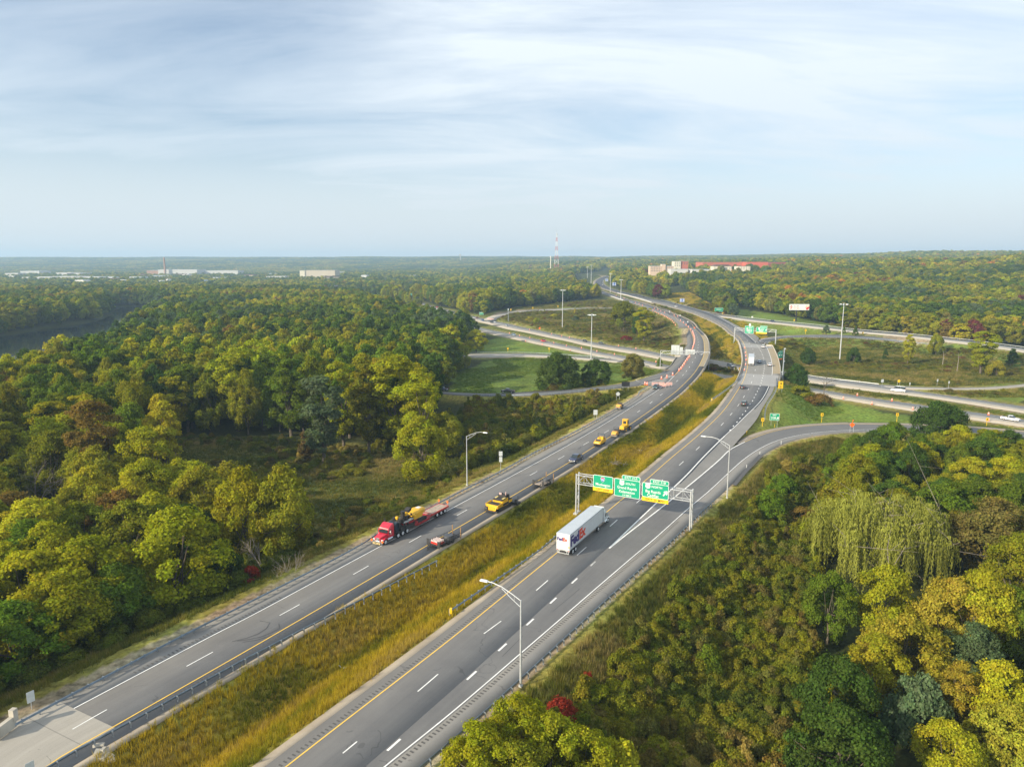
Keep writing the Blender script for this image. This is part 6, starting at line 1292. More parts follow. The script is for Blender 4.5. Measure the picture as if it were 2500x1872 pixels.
def chevron(label, c, bx, by, ty, z=None, flip=1, sc=1.0, group='yellow chevron signs along the ramps'):
    p = gat(c, bx, by, z); H_ = max(2.0, min(3.6, hgt(p, c, bx, ty))); t = thing('chevron_sign', label, 'road sign', p, 0, group); MB().box((0, .03, H_ / 2 - .3), (.14 * sc, .06, H_ + .3)).build('post', M_signy, t); pn = plate('panel', rrect(.95 * sc, 1.15 * sc, .05), M_signy, t, (0, -.02, H_ - .55), .03); plate('chevron_mark', [(x * flip * sc, z_ * sc) for x, z_ in CHEV], M_black, pn, (0, -.03, 0), .01); return t
chevron('yellow chevron sign beside the guardrail end at the ramp gore', 'H', 193, 447, 380); chevron('yellow chevron sign on the lawn between the exit sign and the orange diamond', 'H', 650, 415, 342); chevron('yellow chevron sign on the lawn left of the big dark tree', 'H', 1230, 412, 342); chevron('yellow chevron sign right of the big dark tree near the white pickup', 'H', 1923, 440, 378)
chevron('yellow chevron sign on the lawn strip beyond the far gantry', 'D', 638, 695, 662, None, -1, 1.3); chevron('small yellow chevron sign right of the spruces', 'D', 1050, 702, 680, None, -1, 1.1); chevron('yellow chevron sign on the left lawn near the yellow tree', 'E', 600, 505, 470); chevron('yellow chevron sign in the middle of the left lawn', 'E', 918, 507, 470)
chevron('yellow chevron sign at the edge of the left lawn under the golden tree', 'E', 297, 505, 472); chevron('yellow chevron sign at the start of the far left loop', 'E', 623, 192, 172, None, 1, 1.3); chevron('yellow chevron sign halfway round the far left loop', 'E', 792, 180, 158, None, 1, 1.3); chevron('yellow chevron sign at the far right of the left loop behind the tall mast', 'J', 797, 556, 523, None, 1, 1.2)
def diamond(label, c, bx, by, ty, m, w=1.7, z=None, flag=False, back=False, ang=0.0, legs=True, cat='road sign'):
    t, pn, H_ = road_sign('diamond_sign', label, c, bx, by, ty, w, w, m, ang, z, 2, back, shape='diamond', cat=cat)
    if flag: MB().box((0, 0, H_ + .35), (.05, .05, .7)).box((.18, 0, H_ + .55), (.4, .02, .35)).build('flag', M_signo, t)
    return t
diamond('bright orange diamond work sign on thin legs at the edge of the curved ramp', 'H', 882, 490, 412, M_signo, 1.75, None, True); diamond('orange diamond work sign on the far side of the left freeway', 'E', 845, 346, 312, M_signo, 1.9, None, True)
diamond('grey back of a diamond sign on two posts left of the highway', 'B', 62, 1475, 1298, M_signback, 1.75, None, False, True); diamond('yellow diamond warning sign beyond the merging ramp', 'A', 1718, 868, 838, M_signy, 2.2); diamond('yellow diamond sign beside the freeway in front of the right loop', 'H', 1244, 130, 82, M_signy, 1.6)
diamond('small yellow diamond sign below the billboard', 'D', 556, 618, 588, M_signy, 1.6)
diamond('orange work sign on the left carriageway beyond the bridge', 'B', 1440, 215, 130, M_signo, 1.3, zmain)
road_sign('speed_sign', 'grey back of a square sign on two posts behind the long left guardrail', 'M', 970, 395, 255, 1.35, 1.7, M_signback, 0, None, 2, True)
t_, pn_, H_ = road_sign('route_sign', 'two stacked grey sign backs on one pole behind the left guardrail', 'Y', 400, 718, 450, .9, 1.2, M_signback, 0, None, 1, True); plate('panel', rrect(.8, 1.3, .05), M_signback, t_, (0, -.03, H_ - 2.1), .03)
t_, pn_, H_ = road_sign('narrow_sign', 'narrow white sign seen edge-on above the lower left guardrail', 'O', 288, 665, 505, .8, 1.35, M_signback, R(55), None, 1, True); road_sign('narrow_sign', 'narrow white sign at the bottom edge near the lower left corner', 'O', 285, 1330, 1140, .8, 1.5, M_signw, R(55), None, 1, True)
road_sign('message_board', 'dark message board on two posts beside the exit ramp on the left', 'B', 200, 1282, 1118, 3.3, 1.9, M_black, 0, None, 2)
t_, pn_, H_ = road_sign('ramp_sign', 'tall yellow ramp speed sign beside the tall pole at the right bridge', 'F', 1427, 795, 685, 1.9, 3.0, M_signy, 0, None, 2); plate('curve_arrow', [(-.35, -.1), (-.15, -.1), (-.15, .6), (.1, .85), (.35, .6), (.35, .2), (.55, .2), (.25, -.15), (-.0, .2), (.15, .2), (.15, .55), (.1, .62), (.05, .55), (.05, -.1), (-.35, -.1)][:12], M_black, pn_, (0, -.03, .2), .01); text('25', .7, M_black, pn_, (0, -.04, -.6), bold=.010); text('MPH', .4, M_black, pn_, (0, -.04, -1.1), bold=.010)
def marker(label, c, bx, by, ty, w=.9):
    t, pn, H_ = road_sign('object_marker', label, c, bx, by, ty, w, 1.7, M_signy, 0, None, 1)
    for k in range(3): plate('stripe', [(-w * .45, -.6 + k * .5), (w * .45, -.25 + k * .5), (w * .45, -.05 + k * .5), (-w * .45, -.4 + k * .5)], M_black, pn, (0, -.03, 0), .01)
marker('yellow and black striped marker at the right side of the bridge', 'F', 1415, 665, 590, 1.0); marker('yellow and black striped marker left of the bridge in the median', 'F', 1030, 600, 550, 1.0)
# green sign for the freeway below, seen obliquely
p = gat('F', 1412, 560, 0.0); t = thing('freeway_sign', 'green freeway sign with orange strip beside the right bridge, seen at an angle', 'road sign', Vector(at(1902, 905, 0.0)), R(28)); Hh_ = hgt(t.location, 'F', 1415, 395); b = MB(); posts(b, [-1.2, 1.2], Hh_ - .5, .12); b.build('post', M_galv, t); pn = bordered('sign_panel', 3.6, 3.4, M_green, t, (0, -.1, Hh_ - 1.9), .08, .2); text('SOUTH', .45, M_signw, pn, (0, -.06, .9), bold=.010); plate('shield', [(a * 1.0, b_ * 1.0) for a, b_ in USHIELD], M_signw, pn, (-.5, -.05, 0)); plate('arrow', rot2(ARROW, R(-35), 1.0), M_signw, pn, (1.1, -.05, 0)); bordered('exit_tab', 2.2, .7, M_green, t, (.6, -.1, Hh_ + .15), .06, .1); bordered('advisory_plate', 3.6, .75, M_signo, t, (0, -.1, Hh_ - 4.0), .03, .05, M_signy)
for lab, c, bx, by, ty, w, h, m in [('blue service sign on the far side of the road by the yellow shrubs', 'Z', 528, 668, 598, 5.4, 4.0, M_blue), ('small blue service sign on the inside of the far bend', 'X', 935, 440, 375, 5.6, 4.6, M_blue), ('large blue service sign on a stand right of the far bend', 'X', 1100, 565, 455, 6.2, 5.4, M_blue),
                                  ('wide green exit sign behind the merging ramp', 'A', 1675, 858, 792, 8.2, 3.8, M_green), ('small green sign on the grass of the far bend', 'X', 1550, 668, 605, 5.6, 3.9, M_green), ('green sign with yellow strip in the gore of the far left loop', 'K', 1740, 815, 770, 4.6, 2.9, M_green), ('round-cornered green sign above the distant freeway on the left', 'K', 645, 540, 480, 5.0, 4.2, M_green),
                                  ('white blank sign beside the distant freeway', 'K', 568, 505, 473, 4.0, 2.4, M_signw), ('white sign on the grass behind the outer ramp', 'Q', 1305, 425, 396, 1.6, 1.6, M_signw)]:
    t, pn, H_ = road_sign('service_sign' if m is M_blue else 'guide_sign', lab, c, bx, by, ty, w, h, m)
    if m in (M_blue, M_green): plate('border', rrect(w, h, .3), M_signw, pn, (0, -.02, 0), .01); plate('panel_face', rrect(w - .3, h - .3, .2), m, pn, (0, -.04, 0), .01)
    if m is M_blue:
        for a_, b_ in ((-.27, .22), (.27, .22), (-.27, -.24), (.27, -.24)): plate('logo_plate', rrect(w * .3, h * .26, .1), M_signw, pn, (a_ * w, -.06, b_ * h), .01)
    if m is M_green and w > 4: plate('line_of_lettering', rrect(w * .6, .5, .1), M_signw, pn, (0, -.06, .25), .01)
for lab, bx, by, ty, w in [('white sign back on a post beside the freeway guardrail end', 1115, 150, 82, 1.5), ('small white sign on the right loop ramp', 1330, 135, 107, .8), ('white wrong-way sign on the right loop, left one', 1541, 132, 80, .9), ('white wrong-way sign on the right loop, right one', 1628, 160, 96, .9)]:
    road_sign('roadside_sign', lab, 'H', bx, by, ty, w, 1.4 if w > 1 else 1.1, M_signw, R(20), None, 1)
# delineator posts
for lab, c, bx, by in [('white delineator post on the ramp edge, nearest one', 'U', 338, 290), ('white delineator post on the ramp edge, middle one', 'U', 428, 200), ('white delineator post on the ramp edge, farthest one', 'U', 572, 125), ('yellow delineator post at the gore nose', 'F', 1097, 1208), ('yellow delineator post in the median near the curve', 'F', 551, 1165), ('short yellow post under the green exit sign', 'F', 1371, 1140)]:
    p = gat(c, bx, by); o = MB().box((0, 0, .5), (.12, .05, 1.4)).build('delineator_post', M_signy if 'yellow' in lab else M_signw, None, p); tag(o, lab, 'delineator', 'delineator posts along the ramps and median')

# billboard
p = Vector(at(1943.4, 789.4, 4.0)); p.z = float(ground_z(p.x, p.y)[0]); bx_ = thing('billboard', 'white roadside billboard with red ring logo and fruit picture on a black pole', 'billboard', p, R(-3)); zt_ = hgt(p, 'S', 1943, 742.5); zb_ = hgt(p, 'S', 1943, 757); W_ = 47 / 1740 * proj(p)[2]; cx_ = (1948.5 - 1943.4) / 1740 * proj(p)[2]
MB().cyl((0, .6, -1), (0, .6, zb_), .55, .55, 12).box((cx_, .6, zb_ - .6), (W_, 1.2, .5)).box((cx_ + 1, .2, zb_ - .3), (2.8, .5, .35)).build('pole', M_black, bx_); pn = MB().box((0, 0, 0), (W_, .8, zt_ - zb_)).build('board', M_signw, bx_, (cx_, 0, (zt_ + zb_) / 2)); hh = zt_ - zb_
def disc(name, r0, r1, m, parent, loc, cut=None, n=28, a0=0, a1=360):
    b = MB(); 
    for k in range(n):
        a = R(a0 + (a1 - a0) * k / n); c_ = R(a0 + (a1 - a0) * (k + 1) / n); b.quad((r0 * math.cos(a), 0, r0 * math.sin(a)), (r1 * math.cos(a), 0, r1 * math.sin(a)), (r1 * math.cos(c_), 0, r1 * math.sin(c_)), (r0 * math.cos(c_), 0, r0 * math.sin(c_)))
    return b.build(name, m, parent, loc)
disc('ring', hh * .24, hh * .36, M_red, pn, (-W_ * .475, -.42, 0), a0=-78, a1=78); disc('ring_dot', 0, hh * .12, M_red, pn, (-W_ * .475, -.42, 0), a0=-80, a1=80)
text('Exit 30B', hh * .24, mat('grey_print', (.2, .18, .18), .6), pn, (-W_ * .16, -.43, hh * .16), bold=.01); text('turn right.', hh * .24, M_red, pn, (-W_ * .14, -.43, -hh * .18), bold=.005)
for k, (x, z, s, c_) in enumerate([(.40, -.25, .20, M_red), (.45, -.08, .17, M_red), (.35, -.05, .15, mat('pale_pink', (.75, .35, .30), .6)), (.36, .22, .12, mat('pale_yellow', (.75, .70, .30), .6)), (.44, .30, .12, mat('pale_green', (.55, .72, .50), .6)), (.46, .14, .12, mat('pale_pink2', (.8, .5, .4), .6))]): disc('fruit', 0, s * hh, c_, pn, (x * W_, -.43 - .003 * k, z * hh))

# ------------------------------------------------------------------ lighting
def street_lamp(label, c, bx, by, tx, ty, side, z=None, L_=4.6):
    p = gat(c, bx, by, z); H_ = hgt(p, c, tx, ty); t = thing('street_lamp', label, 'street lamp', p, ROADA - math.pi / 2 * (1 if side > 0 else -1), 'arm lamps beside the carriageways')
    MB().cyl((0, 0, -.5), (0, 0, H_), .16, .09, 12).box((0, 0, 0), (.4, .4, .5)).build('pole', M_galvl, t, smooth=True)
    b = MB(); a = [(0, 0, H_ - .05), (1.2, 0, H_ + .55), (2.6, 0, H_ + 1.15), (3.8, 0, H_ + 1.4), (L_, 0, H_ + 1.42)]; b.path([Vector(q) for q in a], .055, 6); b.path([Vector(q) for q in ((0, 0, H_ - .9), (1.4, 0, H_ + .05), (2.6, 0, H_ + .95))], .045, 6)
    for q, s in (((0.9, 0, H_ + .38), (0.9, 0, H_ - .28)), ((1.8, 0, H_ + .82), (1.8, 0, H_ + .33))): b.cyl(q, s, .03, .03, 5)
    b.build('arm', M_galvl, t, smooth=True); hd = MB().box((L_ + .45, 0, H_ + 1.42), (1.15, .42, .2), taper=.8).build('lamp_head', M_truckw, t, bevel=.04); return t
street_lamp('nearest lamp post, tall pale pole with arm reaching left over the carriageway', 'N', 543, 1032, 541, 365, -1); street_lamp('lamp post behind the left guardrail with arm reaching right', 'V', 1009, 1048, 1012, 942, 1); street_lamp('lamp post at the ramp guardrail end with arm over the gore', 'U', 207, 487, 222, 130, -1, None, 5.4)
def mast(label, c, bx, by, tx, ty, z=None, heads=6, r_=.38):
    p = gat(c, bx, by, z); H_ = hgt(p, c, tx, ty); t = thing('light_mast', label, 'light mast', p, 0, 'high light masts of the interchange'); MB().cyl((0, 0, -1), (0, 0, H_), r_, r_ * .45, 10).build('pole', M_galvl, t, smooth=True)
    b = MB(); 
    for k in range(12): a = 2 * math.pi * k / 12; a2 = 2 * math.pi * (k + 1) / 12; b.cyl((math.cos(a) * 1.1, math.sin(a) * 1.1, H_ - .3), (math.cos(a2) * 1.1, math.sin(a2) * 1.1, H_ - .3), .07, .07, 4)
    b.cyl((0, 0, H_ - .6), (0, 0, H_ + .4), .35, .3, 8); b.build('ring', M_galv, t)
    for k in range(heads): a = 2 * math.pi * k / heads; MB().box((math.cos(a) * 1.9, math.sin(a) * 1.9, H_ - .25), (1.3, .6, .4), a, taper=.6).build('lamp_head', M_truckw, t)
mast('tall light mast in front of the dark pines on the left', 'A', 385, 1332, 395, 860); mast('tall light mast inside the left loop', 'A', 95, 990, 98, 612); mast('tall light mast inside the right loop', 'D', 885, 877, 913, 477)
mast('light mast between the carriageways before the far bend', 'A', 578, 640, 584, 445, r_=.45); mast('light mast beside the far bridge', 'A', 685, 715, 688, 508, r_=.45); mast('distant light mast on the grass left of the far bend', 'A', 385, 560, 385, 362, r_=.5); mast('distant light mast among the trees left of the far bend', 'A', 347, 492, 347, 378, r_=.5); mast('faint light mast above the distant trees in the centre', 'A', 300, 385, 302, 335, 22.0, r_=.5)
p = Vector(at(1909.7, 936, 3.5)); p.z = float(ground_z(p.x, p.y)[0]); H_ = hgt(p, 'F', 1470, 362); t = thing('camera_pole', 'stout grey camera pole beside the right bridge', 'pole', p); MB().cyl((0, 0, -1), (0, 0, H_), .34, .24, 12).build('pole_shaft', M_galv, t, smooth=True); MB().box((.2, -.1, H_ - .2), (.7, .5, .45)).box((.3, 0, H_ * .7), (.4, .3, .4)).box((-.35, 0, H_ * .45), (.4, .3, .4)).build('camera', M_signback, t); MB().box((.25, -.3, 1.5), (.7, .6, 2.0)).build('cabinet', M_truckw, t)
p = gat('E', 603, 268); t = thing('camera_pole', 'slim grey camera pole at the left end of the inner loop', 'pole', p); H_ = hgt(p, 'E', 605, 168); MB().cyl((0, 0, -1), (0, 0, H_), .3, .2, 8).build('pole_shaft', M_galv, t); MB().box((0, 0, H_ - .8), (1.0, .6, 1.4)).build('camera', M_signback, t)
for lab, c, bx, by, ty in [('wooden utility pole left of the distant freeway bend', 'K', 1110, 682, 518), ('short pale utility pole behind the ragged tree', 'K', 1447, 684, 590), ('thin utility pole beside the far-left overpass', 'K', 410, 470, 330), ('thin pole beside the freeway bend in the distance', 'K', 700, 515, 430), ('utility pole in the woods left of the billboard', 'Q', 1545, 168, 75), ('utility pole in the woods above the merging ramp', 'Q', 22, 165, 85), ('utility pole in the woods behind the billboard', 'Q', 2157, 230, 85), ('pale utility pole at the right picture edge', 'W', 2208, 1030, 935), ('utility pole among the trees at the right', 'W', 222, 765, 680)]:
    p = gat(c, bx, by); H_ = max(8, hgt(p, c, bx, ty)); t = thing('utility_pole', lab, 'utility pole', p); MB().cyl((0, 0, -1), (0, 0, H_), .3, .2, 7).build('pole_shaft', M_wood, t); MB().box((0, 0, H_ - .9), (2.6, .2, .2)).build('cross_arm', M_wood, t)
# ------------------------------------------------------------------ vehicles
def ring(x, hw, zb, zt, k=.18):
    return [(x, -hw * .94, zb), (x, -hw, zb + (zt - zb) * .35), (x, -hw * .98, zt - (zt - zb) * k), (x, -hw * .86, zt), (x, hw * .86, zt), (x, hw * .98, zt - (zt - zb) * k), (x, hw, zb + (zt - zb) * .35), (x, hw * .94, zb)]
def wheel(parent, x, y, r_, w=.24, rim=M_rim, dual=False):
    s = 1 if y > 0 else -1; o = MB().cyl((0, -w / 2, 0), (0, w / 2, 0), r_, r_, 16).build('wheel', M_rubber, parent, (x, y, r_)); MB().cyl((0, s * w * .5, 0), (0, s * (w * .5 + .02), 0), r_ * .62, r_ * .56, 12).build('rim', rim, o); return o
def vehicle(kind_):
    """x forward, origin on the ground under the middle"""
    t = thing('parked_car' if False else kind_, 'prototype', 'car')
    if kind_ == 'sedan': L_, W_, st, gh, wb = 4.7, 1.84, [(-2.35, .55, .80), (-2.2, .32, .98), (-1.2, .25, 1.0), (1.0, .25, .92), (2.0, .28, .80), (2.3, .38, .62)], [(-1.95, .98), (-1.1, 1.38), (-.1, 1.45), (.45, 1.40), (1.25, .93)], 1.38
    elif kind_ == 'suv': L_, W_, st, gh, wb = 4.75, 1.92, [(-2.35, .50, .95), (-2.25, .30, 1.10), (-1.2, .28, 1.12), (1.0, .28, 1.08), (1.95, .30, .98), (2.32, .40, .75)], [(-2.2, 1.08), (-1.95, 1.66), (-.2, 1.74), (.45, 1.68), (1.25, 1.06)], 1.40
    elif kind_ == 'pickup': L_, W_, st, gh, wb = 5.9, 2.02, [(-2.9, .55, 1.12), (-2.85, .45, 1.22), (-1.2, .42, 1.22), (1.2, .42, 1.20), (2.5, .44, 1.14), (2.88, .5, .9)], [(-.95, 1.18), (-.75, 1.84), (.3, 1.92), (.75, 1.86), (1.5, 1.17)], 1.85
    else: L_, W_, st, gh, wb = 5.9, 2.06, [(-2.92, .45, 1.45), (-2.88, .35, 1.5), (-1.2, .33, 1.5), (1.4, .33, 1.4), (2.5, .36, 1.15), (2.9, .45, .8)], [(-2.85, 1.45), (-2.75, 2.45), (.4, 2.55), (1.0, 2.45), (2.2, 1.2)], 1.85
    hw = W_ / 2; rr_ = .34 if kind_ in ('sedan',) else .38 if kind_ == 'suv' else .41
    b = MB().loft([ring(x, hw * (.93 if abs(x) > L_ * .46 else 1), zb, zt_) for x, zb, zt_ in st]); body = b.build('body', M_paint, t, bevel=.03, smooth=True)
    roofw = hw * .74; gl = [[(x, -(hw * .95 if z < 1.25 or i in (0, len(gh) - 1) else roofw), z0_), (x, -(roofw if 0 < i < len(gh) - 1 else hw * .93), z), (x, (roofw if 0 < i < len(gh) - 1 else hw * .93), z), (x, (hw * .95 if z < 1.25 or i in (0, len(gh) - 1) else roofw), z0_)] for i, ((x, z), z0_) in enumerate(zip(gh, [gh[0][1] - .02] * len(gh)))]
    zb_ = min(gh[0][1], gh[-1][1]) - .03; gl = []
    for i, (x, z) in enumerate(gh):
        e = i in (0, len(gh) - 1); wt = hw * .9 if e else roofw; gl.append([(x, -hw * .92, zb_), (x, -wt, max(z, zb_ + .01)), (x, wt, max(z, zb_ + .01)), (x, hw * .92, zb_)])
    MB().loft(gl).build('window_glass', M_glass, t)
    xr0, xr1 = gh[1][0] - .02, gh[-2][0] + .02; zr_ = max(z for _, z in gh); n = MB(); n.loft([[(x, -roofw * 1.01, z - .05), (x, -roofw * .9, z + .03), (x, roofw * .9, z + .03), (x, roofw * 1.01, z - .05)] for x, z in gh[1:-1]]).build('roof', M_paint, t, smooth=True)
    pil = MB()
    for x in ([.0] if kind_ == 'sedan' else [-.25] if kind_ == 'pickup' else [-1.0, .05]):
        z = np.interp(x, [q[0] for q in gh], [q[1] for q in gh])
        for s in (-1, 1): pil.add([(x - .05, s * hw * .925, zb_), (x + .05, s * hw * .925, zb_), (x + .05, s * (roofw + .01), z), (x - .05, s * (roofw + .01), z)], [(0, 1, 2, 3)])
    pil.build('door_pillar', M_paint, t)
    if kind_ == 'pickup': MB().box((-1.95, 0, 1.2), (1.7, W_ * .82, .06)).build('load_bed', M_trim, t)
    if kind_ == 'van': MB().box((-1.0, hw * .995, 1.95), (3.0, .03, .55)).box((-1.0, -hw * .995, 1.95), (3.0, .03, .55)).build('side_window', M_glass, t)
    for x in (-wb, wb):
        for s in (-1, 1): wheel(t, x, s * (hw - .13), rr_)
    fx = st[-1][0]; rx = st[0][0]; zf = st[-1][2] - .08; zr2 = st[0][2]
    for s in (-1, 1):
        MB().box((fx - .05, s * hw * .68, zf), (.2, hw * .34, .15)).build('headlight', M_lamp, t); MB().box((rx + .02, s * hw * .72, zr2 - .02), (.12, hw * .26, .22)).build('taillight', M_tail, t); MB().box((gh[-1][0] - .25, s * (hw + .1), zb_ + .08), (.16, .2, .14)).build('mirror', M_paint, t)
    MB().box((fx - .02, 0, zf - .08), (.12, hw * .95, .26)).build('grille', M_trim if kind_ != 'pickup' else M_chrome, t); MB().box((rx - .02, 0, .5), (.12, W_ * .85, .16)).box((fx, 0, .45), (.14, W_ * .85, .16)).build('bumper', M_trim if kind_ != 'pickup' else M_chrome, t); MB().box((rx - .03, 0, zr2 - .12), (.04, .45, .16)).build('number_plate', M_signw, t)
    if kind_ != 'pickup': pass
    return t
PROTO = {k: vehicle(k) for k in ('sedan', 'suv', 'pickup', 'van')}
used_proto = set()
CARC = dict(white=(.78, .79, .80), black=(.015, .016, .018), dgrey=(.06, .07, .065), navy=(.02, .03, .08), teal=(.03, .08, .09), silver=(.34, .38, .42), ltblue=(.32, .42, .52), red=(.50, .015, .03), blue=(.05, .12, .32), maroon=(.13, .02, .04), green=(.03, .06, .05))
def put(kind_, P, c, x, y, color, label, back=False, z=None, lat=None, cat='car', group='cars on the highways'):
    sx, sy = sp_(c, [(x, y)])[0]; p = at(sx, sy, z if z is not None else zmain); q = closest(P, p[None, :2])[0]; pp, a = pt_at(P, q[3]); zz = np.interp(q[3], arclen(P), P[:, 2]); a = a + (math.pi if back else 0)
    if kind_ not in used_proto:
        o = PROTO[kind_]; used_proto.add(kind_); o.location = (p[0], p[1], zz + .035); o.rotation_euler = (0, 0, a); o['label'] = label; o['group'] = group
        for ch in o.children_recursive: ch.color = (*CARC[color], 1)
    else: o = dup(PROTO[kind_], (p[0], p[1], zz + .035), a, label, CARC[color], group)
    o['category'] = cat; o.name = {'sedan': 'car', 'suv': 'suv_car', 'pickup': 'pickup_truck', 'van': 'passenger_van'}[kind_]; return o
Z0 = 0.0
put('pickup', Ly, 'M', 672, 1045, 'navy', 'dark navy pickup truck parked on the median shoulder facing the viewer', True, None, cat='pickup truck', group='vehicles stopped in the work zone')
put('suv', Ly, 'B', 748, 1240, 'teal', 'dark teal car passing the striped barricades on the left carriageway', True); put('sedan', LCs, 'B', 1320, 465, 'white', 'white car on the left bridge beside the row of drums', True); put('suv', LCs, 'B', 1268, 190, 'teal', 'dark car beyond the left bridge heading towards the viewer', True); put('sedan', Ly, 'J', 1690, 487, 'ltblue', 'small blue-grey car on the far left carriageway near the far bridge', True)
put('sedan', Ry, 'F', 1057, 755, 'black', 'black car in the left lane of the right carriageway just before the bridge'); put('suv', Ry, 'F', 1073, 922, 'dgrey', 'dark grey car in the middle lane behind the black one on the right carriageway'); put('sedan', RL, 'F', 1323, 535, 'white', 'white car in the right lane on the right bridge'); put('sedan', RL, 'F', 1223, 505, 'ltblue', 'pale blue car beside the white box trailer on the right bridge'); put('suv', RL, 'F', 1258, 357, 'white', 'white car at the far end of the right bridge by the merge')
put('pickup', Ry, 'Q', 277, 275, 'white', 'white pickup truck far up the right carriageway below the blue sign', cat='pickup truck'); put('sedan', Ry, 'Q', 262, 240, 'dgrey', 'dark car just ahead of the white pickup far up the road'); put('sedan', Ry, 'X', 1658, 775, 'navy', 'dark car on the far bridge, left one of two'); put('sedan', Ry, 'X', 1755, 788, 'black', 'dark car on the far bridge, right one of two'); put('sedan', Ry, 'X', 1410, 698, 'dgrey', 'dark car just past the far bridge'); put('sedan', Ry, 'X', 1155, 622, 'black', 'black car on the dark road before the far bend'); put('sedan', Ry, 'X', 838, 518, 'white', 'white car in the far bend'); put('suv', RBu, 'Q', 1583, 478, 'navy', 'dark blue car on the outer ramp below the billboard', False, 8.0)
put('suv', Fu, 'E', 593, 304, 'silver', 'grey-blue car on the far freeway lanes below the camera pole', False, Z0); put('suv', Fu, 'E', 1195, 426, 'black', 'black boxy off-road car on the freeway left of the tall mast', False, Z0); put('sedan', Fu, 'E', 1317, 441, 'dgrey', 'dark car on the freeway just right of the tall mast', False, Z0); put('suv', Nu, 'E', 645, 376, 'ltblue', 'light blue car on the near freeway lanes beside the drums', False, Z0); put('pickup', Nu, 'E', 875, 425, 'red', 'red pickup truck on the near freeway lanes', False, Z0, cat='pickup truck')
put('suv', Fl, 'Q', 1015, 1080, 'silver', 'silver-blue car on the freeway between the two bridges', False, Z0); put('van', Fl, 'H', 1240, 178, 'white', 'white passenger van on the freeway at the right', True, Z0, cat='van'); put('pickup', Nu, 'H', 2105, 400, 'white', 'white pickup truck with green stripe at the right picture edge', False, Z0, cat='pickup truck')
put('pickup', LCu, 'E', 600, 826, 'black', 'black pickup truck on the dark exit ramp at the left', True, 2.6, cat='pickup truck'); put('pickup', LCu, 'E', 95, 804, 'navy', 'dark truck half hidden by trees at the left end of the exit ramp', True, .5, cat='pickup truck')
for x, y, k, col_, lab in [(1900, 936, 'sedan', 'black', 'dark car at the far end of the freeway queue, nearest the loop'), (1938, 934, 'sedan', 'white', 'white car in the freeway queue by the red barricades'), (1762, 908, 'suv', 'blue', 'blue car in the distant freeway queue'), (1675, 870, 'suv', 'maroon', 'maroon car in the distant freeway queue'), (1625, 868, 'sedan', 'white', 'white car next to the maroon one in the freeway queue'), (1515, 826, 'sedan', 'white', 'white car farthest back in the freeway queue'), (352, 495, 'sedan', 'black', 'dark car on the distant freeway bend'), (440, 502, 'sedan', 'white', 'white car on the distant freeway bend'), (1060, 702, 'pickup', 'red', 'red truck on the freeway behind the ragged tree'), (70, 430, 'van', 'blue', 'blue and white truck beneath the distant left overpass')]:
    put(k, Fu, 'K', x, y, col_, lab, False, Z0)

# delivery semi
def semi_wheels(t, xs, W_=2.55, r_=.5, w=.32, rim=M_truckw):
    for x in xs:
        for s in (-1, 1): wheel(t, x, s * (W_ / 2 - w / 2), r_, w, rim)
def trailer_body(t, x0, x1, m, m_roof):
    """x0 rear, x1 front"""
    W_ = 2.59; zb, zt_ = 1.15, 4.1; L_ = x1 - x0; cx = (x0 + x1) / 2
    MB().box((cx, 0, (zb + zt_) / 2), (L_, W_, zt_ - zb)).build('trailer_box', m, t, bevel=.03); MB().box((cx, 0, zt_ + .015), (L_ - .1, W_ - .1, .03)).build('trailer_roof', m_roof, t)
    n = int(L_ / 1.22)
    for s in (-1, 1):
        for k in range(n): w_ = L_ / n; MB().box((x0 + w_ * (k + .5), s * (W_ / 2 + .006), (zb + zt_) / 2 + .02), (w_ - .035, .012, zt_ - zb - .3)).build('side_panel', m, t)
        MB().box((cx, s * (W_ / 2 + .012), zt_ - .06), (L_, .03, .12)).box((cx, s * (W_ / 2 + .012), zb + .06), (L_, .03, .14)).build('side_rail', M_galv, t)
    MB().box((x0 + 2.6, 0, .85), (5.4, .9, .35)).box((x1 - 1.5, 0, 1.0), (2.4, 1.0, .2)).build('chassis', M_trim, t)
    b = MB(); b.box((x0 - .02, 0, 1.05), (.12, W_, .24)); b.box((x0 - .02, 0, .5), (.12, 2.3, .12))
    for y in (-.75, .75, -1.1, 1.1): b.box((x0 - .02, y, .75), (.1, .1, .55))
    b.build('bumper_guard', M_galvl, t)
    for s in (-1, 1): MB().box((x0 - .03, s * .64, 2.62), (.05, 1.22, 2.75)).build('rear_door', m, t); MB().box((x0 - .07, s * 1.1, 1.05), (.06, .22, .12)).build('taillight', M_tail, t)
    return x0, W_, zt_
